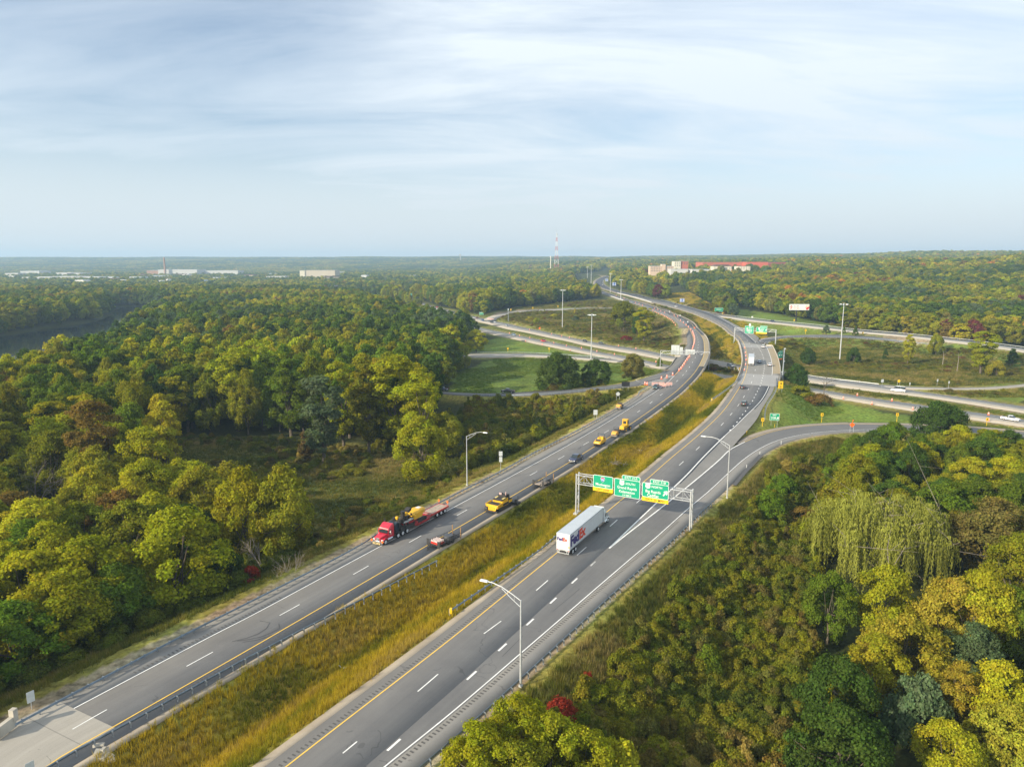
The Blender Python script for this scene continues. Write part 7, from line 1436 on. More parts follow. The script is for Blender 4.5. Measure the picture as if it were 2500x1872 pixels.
def tractor(t, x, m, conv=True, sleeper=1.0):
    """x: rear of cab; cab extends forwards"""
    MB().loft([[(x, -1.2, .95), (x, -1.22, 2.9), (x, -1.1, 3.35), (x, 1.1, 3.35), (x, 1.22, 2.9), (x, 1.2, .95)], [(x + sleeper, -1.22, .9), (x + sleeper, -1.22, 2.9), (x + sleeper, -1.1, 3.3), (x + sleeper, 1.1, 3.3), (x + sleeper, 1.22, 2.9), (x + sleeper, 1.22, .9)], [(x + sleeper + 1.25, -1.18, .9), (x + sleeper + 1.1, -1.14, 2.45), (x + sleeper + .9, -1.0, 2.75), (x + sleeper + .9, 1.0, 2.75), (x + sleeper + 1.1, 1.14, 2.45), (x + sleeper + 1.25, 1.18, .9)]]).build('cab', m, t, smooth=True, bevel=.04)
    xc = x + sleeper + 1.2; MB().loft([[(xc - .15, -1.05, .9), (xc - .15, -1.0, 1.85), (xc - .15, 1.0, 1.85), (xc - .15, 1.05, .9)], [(xc + 1.2, -.8, .8), (xc + 1.2, -.7, 1.62), (xc + 1.2, .7, 1.62), (xc + 1.2, .8, .8)], [(xc + 1.55, -.62, .75), (xc + 1.6, -.55, 1.45), (xc + 1.6, .55, 1.45), (xc + 1.55, .62, .75)]]).build('bonnet', m, t, smooth=True, bevel=.04)
    for s in (-1, 1):
        b = MB(); n = 7; pr = [(xc + .75 + .68 * math.cos(R(a)), .62 + .62 * math.sin(R(a))) for a in np.linspace(170, 10, n)]; pr2 = [(xc + .75 + .56 * math.cos(R(a)), .58 + .52 * math.sin(R(a))) for a in np.linspace(10, 170, n)]; b.prism(pr + pr2, s * .75, s * 1.22); b.build('fender', m, t); MB().box((xc + 1.45, s * .95, 1.0), (.2, .35, .25)).build('headlight', M_lamp, t)
        MB().box((xc - .35, s * 1.5, 2.1), (.12, .22, .75)).box((xc - .3, s * 1.3, 2.2), (.05, .35, .05)).build('mirror', M_chrome, t); MB().cyl((x - .15, s * 1.05, 1.0), (x - .15, s * 1.05, 3.9), .1, .1, 8).build('exhaust_stack', M_greasy, t); MB().cyl((x + .5, s * 1.0, .75), (x + 1.9, s * 1.0, .75), .32, .32, 12).build('fuel_tank', M_chrome, t)
        MB().add([(xc - .95, s * 1.225, 1.75), (xc - .2, s * 1.19, 1.75), (xc - .32, s * 1.165, 2.35), (xc - .95, s * 1.225, 2.5)], [(0, 1, 2, 3)]).build('side_window', M_glass, t)
    MB().add([(xc + .05, -1.0, 1.88), (xc + .05, 1.0, 1.88), (xc - .18, .98, 2.5), (xc - .18, -.98, 2.5)], [(0, 1, 2, 3)]).build('windscreen', M_glass, t)
    MB().box((xc + 1.72, 0, .62), (.25, 2.3, .4)).build('bumper', M_chrome, t, bevel=.04); MB().box((xc + 1.6, 0, 1.12), (.1, .85, .62)).build('radiator_grille', M_chrome, t)
    wheel(t, xc + .75, 1.05, .52, .3, M_truckw); wheel(t, xc + .75, -1.05, .52, .3, M_truckw); MB().box((x - 1.2, 0, .8), (4.6, .9, .25)).build('frame_rails', M_trim, t); return xc
pR = Vector(at(1374.5, 1356.5, zmain)); qf = closest(Ry, np.array([[pR.x, pR.y]]))[0]; _, aR = pt_at(Ry, qf[3] + 9)
t = thing('delivery_semi_truck', 'white delivery semi-truck with long box trailer passing under the gantry', 'semi-truck', (pR.x, pR.y, pR.z + .03), aR)
trailer_body(t, 0, 16.1, M_truckw, M_roofw); semi_wheels(t, (1.5, 2.75)); semi_wheels(t, (13.9,))
xc = tractor(t, 16.75, M_truckw, sleeper=.6); MB().loft([[(16.8, -1.1, 3.3), (16.8, -1.1, 3.75), (16.8, 1.1, 3.75), (16.8, 1.1, 3.3)], [(17.3, -1.1, 3.2), (17.35, -1.0, 3.85), (17.35, 1.0, 3.85), (17.3, 1.1, 3.2)], [(18.5, -1.0, 2.8), (18.5, -.9, 2.95), (18.5, .9, 2.95), (18.5, 1.0, 2.8)]]).build('roof_fairing', M_truckw, t, smooth=True)
def logo(parent, size, loc, rz, sx=1.0):
    e = bpy.data.objects.new('logo', None); COL.objects.link(e); e.parent = parent; e.location = loc; e.rotation_euler = (0, 0, rz)
    a = text('Fed', size, M_fedp, e, (0, 0, 0), 'RIGHT', .045, 'lettering', sx, .01, .92); b_ = text('Ex', size, M_fedo, e, (.02 * size, 0, 0), 'LEFT', .045, 'lettering', sx, .01, .92); return e
logo(t, 2.55, (5.6 - 1.45, -1.335, 2.62), 0, 1.12); logo(t, .82, (-.075, .05, 3.05), -math.pi / 2, 1.0)
MB().box((-.07, -1.12, 1.75), (.02, .18, .3)).build('hazard_label', M_signy, t)
# second semi on the bridge
pR = Vector(at(1833.5, 893, zmain)); qf = closest(Ry, np.array([[pR.x, pR.y]]))[0]; _, aR = pt_at(Ry, qf[3] + 8)
t = thing('box_semi_truck', 'white semi-trailer truck driving away across the right bridge', 'semi-truck', (pR.x, pR.y, pR.z + .03), aR); trailer_body(t, 0, 15.0, M_truckw, M_roofw); semi_wheels(t, (1.5, 2.75)); semi_wheels(t, (12.9, 14.1)); tractor(t, 15.6, M_truckw, sleeper=1.2)
# far trucks
for lab, x, y, m, Ld in [('pink box truck on the far left carriageway among the trees', 454.0, 0, mat('pink_paint', (.75, .12, .38), .5), 6.5), ('dark blue box truck right of the pink one', 0, 0, mat('truck_navy', (.03, .04, .14), .5), 5.5), ('white van-bodied truck behind the pink one', 0, 0, M_truckw, 5.5)]:
    sx, sy = {'pink': (1453, 714), 'dark': (1464.5, 714.5), 'whit': (1452, 708)}[lab[:4]]; p = at(sx, sy, zmain); q = closest(Ly, p[None, :2])[0]; _, a = pt_at(Ly, q[3]); t = thing('box_truck', lab, 'truck', (p[0], p[1], np.interp(q[3], arclen(Ly), Ly[:, 2]) + .05), a + math.pi)
    MB().box((-1, 0, 2.3), (Ld, 2.5, 2.9)).build('cargo_box', m, t); MB().box((Ld / 2 + .1, 0, 1.5), (2.0, 2.2, 1.9), taper=.85).build('cab', m, t); semi_wheels(t, (-2.2, 3.0), 2.4, .45)

# red heavy-haul truck with milling machine
def drum_tank(b): pass
pA = Vector(at(919, 1331, zmain)); pB = Vector(at(1083, 1247, zmain)); LL = (pB - pA).length; aT = math.atan2(pA.y - pB.y, pA.x - pB.x); print('red rig length', LL)
zsh = float(zmain((pA.y + pB.y) / 2)) + .04
t = thing('heavy_haul_truck', 'red conventional tractor with orange flags pulling a red lowboy trailer', 'semi-truck', (pB.x, pB.y, zsh), aT); Lr = LL
xT = Lr - 3.75
xc = tractor(t, xT, M_redp, sleeper=.55); semi_wheels(t, (xT - 1.2, xT - 2.6, xT - 4.0), 2.55, .53, .34); 
MB().cyl((xT - .8, 0, 1.3), (xT - .8, 0, 3.0), .0, .0, 3) if False else None
b = MB(); b.cyl((xT - 1.55, -.95, 2.05), (xT - 1.55, .95, 2.05), .95, .95, 18); b.build('hose_tank', mat('dark_blue_tank', (.015, .03, .045), .35), t, smooth=True)
for x in (-1.2, -2.6, -4.0):
    for s in (-1, 1): MB().box((xT + x, s * 1.05, 1.22), (1.25, .55, .08), taper=.8).build('mudguard', M_trim, t)
MB().box((Lr - .2, -1.25, .9), (.06, .42, .42), 0, 0, R(45)).box((Lr - .2, 1.25, .9), (.06, .42, .42), 0, 0, R(45)).build('orange_flag', M_signo, t); bn_ = MB().box((0, 0, 0), (.05, 1.7, .32)).build('oversize_banner', mat('banner_yellow', (.60, .47, .22), .7), t, (Lr - .02, 0, .5)); text('OVERSIZE LOAD', .24, M_black, bn_, (.03, 0, 0), bold=.01, sx=.8).rotation_euler = (math.pi / 2, 0, math.pi / 2)
# gooseneck, well deck with separate planks, rear deck
MB().box((xT - 5.2, .9, 1.75), (4.6, .28, .5), 0, R(-4)).box((xT - 5.2, -.9, 1.75), (4.6, .28, .5), 0, R(-4)).box((xT - 5.4, 0, 1.5), (3.6, 1.9, .3)).build('gooseneck', M_dred, t); MB().box((xT - 4.9, .85, 2.25), (3.3, .35, .28)).build('ramp_beam', M_galvl, t); MB().box((xT - 4.9, -.7, 2.2), (2.4, .75, .55)).build('tool_box', M_galvl, t)
w0 = 7.0; w1 = xT - 7.2
MB().box(((w0 + w1) / 2, 1.25, .72), (w1 - w0, .22, .42)).box(((w0 + w1) / 2, -1.25, .72), (w1 - w0, .22, .42)).box((w1 + .3, 0, 1.1), (.9, 2.6, .9), 0, R(-25)).box((w0 - .5, 0, .95), (1.6, 2.6, .25), 0, R(20)).build('well_frame', M_dred, t)
n = int((w1 - w0) / .55)
for k in range(n): MB().box((w0 + (k + .5) * (w1 - w0) / n, 0, .78), ((w1 - w0) / n - .04, 2.25, .08)).build('deck_plank', M_deckw, t)
for k in range(9): MB().box((.5 + k * .68, 0, 1.22), (.64, 2.35, .08)).build('deck_plank', M_deckw, t)
MB().box((3.1, 1.27, 1.1), (6.2, .16, .34)).box((3.1, -1.27, 1.1), (6.2, .16, .34)).box((.02, 0, 1.1), (.14, 2.6, .34)).build('rear_frame', mat('worn_red', (.42, .05, .04), .6, noise=.2), t); semi_wheels(t, (1.3, 2.7, 4.1), 2.55, .5, .34)
for y in (-1.1, 1.1): MB().cyl((.1, y, 1.2), (.1, y, 2.1), .03, .03, 5).box((.1, y, 2.0), (.1, .35, .45)).build('orange_flag', M_signo, t)
# machine carried on the lowboy
mm = Vector((t.location.x + math.cos(aT) * (w0 + 6.0), t.location.y + math.sin(aT) * (w0 + 6.0), zsh + .84)); mt = thing('milling_machine', 'yellow milling machine with black engine carried on the red lowboy', 'construction machine', mm, aT)
mt.scale = (1.15, 1.1, 1.12)
MB().loft([[(-4.6, -.7, 1.3), (-4.7, -.7, 1.9), (-4.5, -.55, 2.15), (-4.5, .55, 2.15), (-4.7, .7, 1.9), (-4.6, .7, 1.3)], [(-3, -.95, 1.2), (-3, -1.0, 2.0), (-3, -.8, 2.3), (-3, .8, 2.3), (-3, 1.0, 2.0), (-3, .95, 1.2)], [(-1.0, -1.0, 1.2), (-1.0, -1.0, 1.8), (-1.0, -.8, 1.95), (-1.0, .8, 1.95), (-1.0, 1.0, 1.8), (-1.0, 1.0, 1.2)]]).build('hood', M_cat, mt, bevel=.06, smooth=True)
MB().box((-3.5, 0, 2.27), (1.0, .8, .04)).build('hood_panel', M_truckw, mt); MB().box((-2.2, 1.06, 1.35), (2.4, .08, .7)).box((-2.2, -1.06, 1.35), (2.4, .08, .7)).build('side_plate', M_cat, mt)
for s in (-1, 1): b = MB(); b.box((-1.5, s * .95, .35), (5.6, .42, .66)); b.cyl((-4.2, s * .74, .36), (-4.2, s * 1.16, .36), .36, .36, 12); b.cyl((1.2, s * .74, .36), (1.2, s * 1.16, .36), .36, .36, 12); b.build('crawler_track', M_greasy, mt)
b = MB(); rr = np.random.default_rng(3)
for k in range(46): b.box((rr.uniform(-1.0, 3.0), rr.uniform(-1.1, 1.1), rr.uniform(.6, 2.1)), tuple(rr.uniform(.2, .7, 3)), rr.uniform(0, 3), rr.uniform(-.3, .3))
for k in range(12): p = Vector((rr.uniform(-.8, 2.2), rr.uniform(-1, 1), rr.uniform(.8, 2.2))); b.cyl(p, p + Vector(rr.normal(0, .6, 3)), .06, .06, 6)
b.build('engine_block', M_greasy, mt)
b = MB()
for k in range(9): p = Vector((rr.uniform(.4, 2.6), rr.uniform(-1.1, 1.1), rr.uniform(.4, 1.5))); b.cyl(p, p + Vector((0, 0, rr.uniform(.4, .9))), .08, .08, 6)
b.build('hydraulics', M_steelm, mt)
MB().box((.5, .3, 2.45), (.7, .7, .5)).box((2.0, -.3, 2.1), (.4, .5, .5)).build('operator_station', M_cat, mt, bevel=.08); MB().cyl((1.5, .6, 2.0), (1.5, .6, 3.3), .35, .4, 10).box((-.4, .2, 2.9), (.8, .9, .5), 0, .4).build('seat', M_greasy, mt); MB().cyl((2.6, 0, .2), (2.6, 0, .2 + .01), .3) if False else None; MB().cyl((2.3, -1.1, .55), (2.3, 1.1, .55), .55, .55, 14).build('milling_drum', M_greasy, mt)

# paver
def facing(P, c, x, y, back=True): sx, sy = sp_(c, [(x, y)])[0]; p = at(sx, sy, zmain); q = closest(P, p[None, :2])[0]; _, a = pt_at(P, q[3]); return Vector((p[0], p[1], p[2] + .03)), a + (math.pi if back else 0)
p, a = facing(Ly, 'Y', 395, 1215); t = thing('asphalt_paver', 'yellow asphalt paver with black hopper parked on the median shoulder', 'construction machine', p, a + R(-4))
b = MB()   # x forward to the hopper
b.add([(3.4, -1.0, .55), (3.5, 1.0, .55), (3.3, 1.55, 1.75), (3.3, -1.55, 1.75)], [(0, 1, 2, 3)]); b.box((3.35, 0, .85), (.25, 1.6, .7)); b.loft([[(3.3, -1.5, 1.0), (3.3, -1.6, 1.8), (3.25, -1.5, 1.8), (3.2, -1.2, 1.0)], [(1.1, -1.25, .9), (1.1, -1.65, 1.9), (1.1, -1.5, 1.9), (1.1, -1.1, .9)]]); b.loft([[(3.3, 1.5, 1.0), (3.3, 1.6, 1.8), (3.25, 1.5, 1.8), (3.2, 1.2, 1.0)], [(1.1, 1.25, .9), (1.1, 1.65, 1.9), (1.1, 1.5, 1.9), (1.1, 1.1, .9)]]); b.build('hopper', M_cat, t)
MB().box((2.2, 0, 1.55), (2.1, 2.6, .12)).cyl((3.2, -1.6, .65), (3.2, -.95, .65), .55, .55, 14).build('hopper_liner', M_greasy, t); MB().box((3.55, 0, .35), (.3, 3.1, .3)).build('push_roller', M_greasy, t)
MB().loft([[(1.1, -1.25, .8), (1.1, -1.2, 2.05), (1.1, 1.2, 2.05), (1.1, 1.25, .8)], [(-1.2, -1.25, .8), (-1.2, -1.2, 2.25), (-1.2, 1.2, 2.25), (-1.2, 1.25, .8)]]).box((-.9, -1.3, 1.3), (3.4, .12, .55)).box((-.9, 1.3, 1.3), (3.4, .12, .55)).build('body', M_cat, t, bevel=.04); MB().box((.0, 0, 2.22), (2.5, 2.3, .16), 0, R(5)).box((-.9, 0, 2.5), (.9, 1.9, .5)).box((-.1, -1.37, 1.25), (2.2, .06, .5)).box((-.1, 1.37, 1.25), (2.2, .06, .5)).build('engine_cover', M_greasy, t)
for s in (-1, 1): b = MB(); b.box((.0, s * 1.05, .42), (4.2, .5, .8)); b.cyl((2.0, s * .8, .45), (2.0, s * 1.3, .45), .42, .42, 12); b.cyl((-2.0, s * .8, .45), (-2.0, s * 1.3, .45), .42, .42, 12); b.build('crawler_track', M_greasy, t)
MB().box((-1.9, 0, 1.7), (1.3, 2.6, .2)).box((-1.6, -.8, 2.3), (.6, .6, 1.0)).box((-1.6, .8, 2.3), (.6, .6, 1.0)).box((-1.2, .2, 2.4), (.3, .5, .9)).build('operator_platform', M_greasy, t); MB().cyl((-1.0, .75, 2.2), (-1.0, .75, 3.4), .12, .12, 8).box((-.7, -.4, 2.9), (.2, .6, .5)).build('control_panel', mat('pale_panel', (.5, .35, .33), .6), t); MB().box((-.1, .9, 2.3), (1.2, .4, .12)).box((-.1, -.9, 2.3), (1.2, .4, .12)).build('hood_edge', mat('faded_yellow', (.62, .50, .18), .6), t)
MB().box((-3.6, .2, .4), (1.3, 4.6, .55)).box((-3.2, 1.9, .9), (.4, .4, .9)).box((-3.2, -1.6, .9), (.4, .4, .9)).cyl((-3.6, 2.2, .6), (-3.6, 2.2, 2.1), .06, .06, 6).cyl((-3.6, -1.9, .6), (-3.6, -1.9, 2.0), .06, .06, 6).build('screed', M_greasy, t)
# rollers
def roller(label, c, x, y, P=None, pneu=False, rops=True, shade=M_cat):
    p, a = facing(P if P is not None else Ly, c, x, y); t = thing('road_roller', label, 'construction machine', p, a)
    if pneu:
        MB().loft([[(2.5, -1.0, .9), (2.45, -1.0, 1.35), (2.45, 1.0, 1.35), (2.5, 1.0, .9)], [(1.2, -1.05, .8), (1.0, -1.0, 1.85), (1.0, 1.0, 1.85), (1.2, 1.05, .8)], [(-2.3, -1.05, .8), (-2.3, -1.0, 1.6), (-2.3, 1.0, 1.6), (-2.3, 1.05, .8)]]).build('body', shade, t, bevel=.06, smooth=True); MB().add([(1.9, -.75, 1.63), (1.9, .75, 1.63), (.95, .75, 1.9), (.95, -.75, 1.9)], [(0, 1, 2, 3)]).build('bonnet_cover', M_trim, t); MB().box((2.42, 0, 1.15), (.1, 1.2, .2)).build('front_light', M_lamp, t)
        for k in range(5): wheel(t, 1.75, -.9 + k * .45, .45, .3, M_trim)
        for k in range(4): wheel(t, -1.7, -.7 + k * .46, .45, .3, M_trim)
        b = MB()
        for s in (-1, 1): b.box((-.9, s * .95, 2.3), (.16, .16, 1.9))
        b.box((-.9, 0, 3.2), (.14, 2.0, .14)); b.build('roll_bar', mat('roll_bar_blue', (.04, .06, .09), .5), t); MB().box((-.6, .5, 2.0), (.6, .6, .8)).box((-.3, -.5, 1.9), (.5, .5, .6)).build('seat', M_cat, t); MB().box((-1.7, 0, 1.9), (.9, 1.7, .5)).build('rear_hood', shade, t)
    else:
        MB().cyl((1.35, -.85, .6), (1.35, .85, .6), .6, .6, 20).build('front_drum', M_steelm, t, smooth=True); MB().cyl((-1.35, -.85, .6), (-1.35, .85, .6), .6, .6, 20).build('rear_drum', M_steelm, t, smooth=True)
        MB().loft([[(2.05, -.75, .7), (1.95, -.7, 1.25), (1.95, .7, 1.25), (2.05, .75, .7)], [(1.2, -.9, .75), (1.2, -.8, 1.75), (1.2, .8, 1.75), (1.2, .9, .75)], [(.1, -.9, .75), (.1, -.85, 1.7), (.1, .85, 1.7), (.1, .9, .75)]]).build('engine_hood', shade, t, bevel=.06, smooth=True); MB().box((-1.0, 0, 1.1), (1.8, 1.7, .6)).box((2.0, 0, .9), (.12, 1.5, .2)).build('body', shade if not rops else M_trim, t); MB().box((-.5, 0, 1.7), (.6, 1.2, .8)).build('seat', M_greasy, t)
        b = MB()
        for s in (-1, 1): b.box((-.2, s * .78, 1.9), (.08, .08, 1.8))
        b.box((-.2, 0, 2.75), (.08, 1.6, .08)); b.build('roll_bar', M_trim, t)
    return t
OCH = mat('machine_ochre', (.62, .32, .05), .5, noise=.12, nscale=2)
roller('yellow rubber-tyred roller with a blue roll bar, nearest of the parked rollers', 'M', 1040, 800, None, True); roller('ochre drum roller parked between the rubber-tyred roller and the yellow sweeper', 'M', 1285, 665, None, False, True, OCH); roller('small ochre drum roller parked against the left guardrail', 'M', 1345, 240, offset(Lw, -1.6), False, True, OCH)
p, a = facing(Ly, 'M', 1425, 575); t = thing('grader_tractor', 'bright yellow machine with square glazed cab parked behind the rollers', 'construction machine', p, a); MB().loft([[(3.0, -.75, .9), (2.95, -.7, 1.9), (2.95, .7, 1.9), (3.0, .75, .9)], [(.4, -.85, .9), (.4, -.8, 2.0), (.4, .8, 2.0), (.4, .85, .9)]]).build('engine_hood', M_cat, t, bevel=.08); MB().box((-.4, 0, 2.35), (1.5, 1.7, 2.3), taper=.92).build('cab', M_cat, t, bevel=.06); MB().box((.37, 0, 2.65), (.06, .95, .9)).build('windscreen', M_glass, t); MB().box((-.4, .84, 2.6), (.9, .06, 1.0)).box((-.4, -.84, 2.6), (.9, .06, 1.0)).build('side_window', M_glass, t); MB().box((-.4, 0, 3.53), (1.6, 1.75, .1)).build('roof', M_cat, t)
for x, y in ((2.0, .95), (2.0, -.95), (-1.6, 1.05), (-1.6, -1.05)): wheel(t, x, y, .62, .42, M_cat)
MB().box((-2.4, 0, .8), (1.8, 2.2, .4)).box((.2, 0, .75), (4.6, .6, .3)).box((-2.9, -.9, .6), (.3, .5, .8)).build('rear_frame', M_greasy, t)
# utility trailers
def util_trailer(label, c0, x0, y0, c1, x1, y1, red):
    a_ = Vector(at(*sp_(c0, [(x0, y0)])[0], zmain)); b_ = Vector(at(*sp_(c1, [(x1, y1)])[0], zmain)); d = a_ - b_; L_ = d.length; ang = math.atan2(d.y, d.x); m_ = (a_ + b_) / 2; t = thing('utility_trailer', label, 'trailer', (m_.x, m_.y, m_.z + .03), ang)
    h = L_ / 2; MB().box((0, 0, .62), (L_, 2.2, .12)).build('deck', M_deckw if not red else M_greasy, t)
    b = MB()
    for s in (-1, 1):
        for z in (.95, 1.35): b.box((0, s * 1.1, z), (L_, .06, .06))
        for k in range(9): b.box((-h + L_ * k / 8, s * 1.1, 1.0), (.06, .06, .75))
    b.build('side_rack', M_trim, t); MB().box((h + .75, 0, .55), (1.6, .12, .12)).box((h + .6, .3, .55), (1.3, .1, .1), -.45).box((h + .6, -.3, .55), (1.3, .1, .1), .45).cyl((h + 1.4, 0, 0), (h + 1.4, 0, .7), .06).build('drawbar', M_trim, t)
    for s in (-1, 1): MB().box((h * 1.0, s * 1.35, .9), (.08, .6, 1.3)).build('ramp_gate', M_trim, t)
    for x in (-.9, 0.1):
        for s in (-1, 1): wheel(t, x, s * 1.0, .38, .22, M_trim)
    MB().cyl((h * .1 + -1.2, 0, .68), (h * .1 + -1.2, 0, 1.35), .95, .85, 14).build('water_tank', mat('tank_charcoal', (.06, .065, .075), .5), t); MB().box((-h + .1, 1.05, 1.3), (.12, .12, 2.2)).box((-h + .1, -1.05, 1.3), (.12, .12, 2.2)).build('marker_pole', mat('weathered_pole', (.35, .2, .08), .8), t)
    return t, h
t, h = util_trailer('black utility trailer loaded with red and white cones on the median shoulder', 'T', 1150, 1040, 'T', 1470, 905, True)
k_ = 0
for i in range(4):
    for j in range(6):
        x, y = h - .45 - i * .45, -.85 + j * .34; o = MB().cyl((x, y, .68), (x, y, 1.45), .17, .04, 8).build('traffic_cone', mat('cone_red', (.62, .045, .025), .5), t); MB().cyl((x, y, 1.08), (x, y, 1.27), .125, .085, 8).cyl((x, y, 1.3), (x, y, 1.42), .085, .05, 8).build('white_band', M_signw, o)
t, h = util_trailer('grey-black utility trailer with spare wheel parked ahead of the navy pickup', 'Y', 905, 935, 'Y', 1065, 868, False); wheel(t, h - .2, .55, .42, .2, M_truckw)

# drums and barricades
def drum_mesh():
    b = MB(); b.cyl((0, 0, 0), (0, 0, .1), .36, .34, 12).cyl((0, 0, .1), (0, 0, 1.0), .27, .21, 12).cyl((0, 0, 1.0), (0, 0, 1.1), .08, .05, 6); w = MB(); 
    for z in (.42, .74): w.cyl((0, 0, z), (0, 0, z + .16), .27, .255, 12, False)
    return b.mesh('drum_body'), w.mesh('white_band')
DM, DW = drum_mesh(); DM.materials.append(M_drum); DW.materials.append(M_signw)
nd = [0]; ORD = ['first', 'second', 'third', 'fourth', 'fifth', 'sixth', 'seventh', 'eighth', 'ninth', 'tenth', 'eleventh', 'twelfth', 'thirteenth', 'fourteenth', 'fifteenth', 'sixteenth', 'seventeenth', 'eighteenth', 'nineteenth', 'twentieth', 'twenty-first', 'twenty-second', 'twenty-third', 'twenty-fourth', 'twenty-fifth', 'twenty-sixth', 'twenty-seventh', 'twenty-eighth', 'twenty-ninth', 'thirtieth'] 
def drums(where, c, pts, z=None, sc=1.0):
    for k, (x, y) in enumerate(pts):
        p = Vector(at(*sp_(c, [(x, y)])[0], z if z is not None else zmain)); t = thing('traffic_drum', '%s orange and white drum of the row %s' % (ORD[k], where), 'traffic drum', (p.x, p.y, p.z + .04), 0, 'orange traffic drums'); t.scale = (sc, sc, sc); o = mesh_obj('drum_body', DM, None, t); mesh_obj('white_band', DW, None, t)
drums('on the left bridge, counted from the barricades', 'B', [(1165, 922), (1200, 892), (1230, 850), (1257, 812), (1280, 772), (1308, 735), (1330, 700), (1352, 680), (1405, 540), (1415, 502), (1425, 475), (1433, 450), (1440, 422), (1443, 395), (1447, 370), (1442, 342), (1437, 315), (1430, 290), (1422, 268), (1415, 248), (1405, 225), (1375, 188), (1333, 143), (1292, 105), (1242, 62), (1190, 25)], None, 1.15)
drums('at the painted gore by the barricades', 'B', [(1050, 1003), (945, 1048), (848, 1072), (550, 1172), (590, 1178)], None, 1.2)
drums('on the inner line beyond the left bridge', 'A', [(1237, 972), (1222, 950), (1207, 932), (1192, 917), (1175, 909), (1160, 899), (1145, 889), (1128, 882), (1112, 872), (1095, 866), (1068, 856), (1050, 846), (1032, 836), (1010, 824)], None, 1.15)
drums('on the outer line beyond the left bridge', 'A', [(1260, 884), (1225, 874), (1180, 859), (1130, 844), (1090, 829), (1060, 816), (1025, 804), (905, 770), (870, 755), (835, 745), (720, 700), (640, 672), (560, 648)], None, 1.15)
drums('on the left shoulder of the right bridge', 'F', [(1077, 364), (1085, 412), (1090, 444), (1092, 482), (1087, 527), (1075, 580)], None, .9)
drums('along the left freeway', 'E', [(613, 362), (690, 381), (770, 397), (955, 436), (1052, 457), (1168, 477), (1287, 501), (1422, 525), (1553, 549), (1743, 583)], 0.0, 1.0)
drums('on the far side of the left freeway', 'E', [(767, 335), (937, 368), (1015, 384), (1075, 396), (1455, 459), (1588, 480)], 0.0, 1.0); drums('on the near edge of the left freeway', 'E', [(737, 422), (865, 447), (1080, 492)], 0.0, 1.0)
drums('along the right freeway median', 'H', [(926, 208), (1193, 249), (1510, 296), (1938, 357)], 0.0, 1.05); drums('along the near edge of the right freeway', 'H', [(818, 233), (1038, 275), (1353, 316), (1622, 357), (1938, 403)], 0.0, 1.05)
def _unused(): pass
def barricade(label, c, x, y, z=None, w=2.5):
    p = Vector(at(*sp_(c, [(x, y)])[0], z if z is not None else zmain)); t = thing('barricade', label, 'barricade', (p.x, p.y, p.z + .03), R(-3), 'striped road barricades')
    b = MB()
    for s in (-1, 1): b.box((s * w * .42, 0, .8), (.06, .06, 1.6)).box((s * w * .42, 0, .04), (.08, 1.2, .08))
    b.build('frame', M_galvl, t)
    for k in range(3):
        z_ = .65 + k * .42; pl_ = MB().box((0, -.05, z_), (w, .04, .24)).build('rail_board', M_signw, t)
        sb = MB(); n = 6
        for i in range(n): x0 = -w / 2 + (i + .1) * w / n; sb.add([(x0, -.075, z_ - .115), (x0 + w / n * .5, -.075, z_ - .115), (x0 + w / n * .75, -.075, z_ + .115), (x0 + w / n * .25, -.075, z_ + .115)], [(0, 1, 2, 3)])
        sb.build('red_stripes', M_drum, pl_)
for lab, x, y in [('red and white striped barricade, leftmost behind the dark teal car', 725, 1200), ('red and white striped barricade, second from the left', 845, 1200), ('red and white striped barricade, rightmost of the row', 985, 1200), ('red and white barricade standing in front of the row', 870, 1228), ('red and white barricade at the front right', 935, 1218)]: barricade(lab, 'B', x, y)
barricade('striped barricade closing the far left loop ramp', 'K', 1860, 890, 0.0, 4.0); barricade('second striped barricade closing the far left loop ramp', 'K', 1900, 898, 0.0, 4.0)
for lab, c, x, y, ty in [('white-topped portable light tower among the drums', 'B', 1320, 100, 32), ('white-topped portable light tower farther up the left carriageway', 'A', 1285, 895, 873), ('small white-topped light tower near the far bridge', 'A', 1177, 860, 826)]:
    p = Vector(at(*sp_(c, [(x, y)])[0], zmain)); h_ = max(2.6, hgt(p, c, x, ty)); t = thing('light_tower', lab, 'light tower', p); MB().box((0, 0, .6), (1.2, 1.6, .7)).build('trailer_box', M_trim, t); MB().cyl((0, 0, .5), (0, 0, h_), .09, .07, 6).build('mast_tube', M_galv, t); MB().cyl((0, 0, h_ - .5), (0, 0, h_), .75, .55, 10).build('lamp_balloon', M_truckw, t)
drums_done = True
# litter on the median
for lab, c, x, y in [('white plastic scrap on the median grass near the bottom', 'P', 1995, 1497), ('pale rag on the median beyond the gantry', 'M', 1655, 895)]:
    p = gat(c, x, y); b = MB(); rr = np.random.default_rng(int(x)); 
    for k in range(4): b.box((rr.normal(0, .35), rr.normal(0, .25), .35), (.7, .12, .05), rr.uniform(0, 3), rr.uniform(-.4, .4))
    tag(b.build('litter', M_signw, None, p), lab, 'litter')

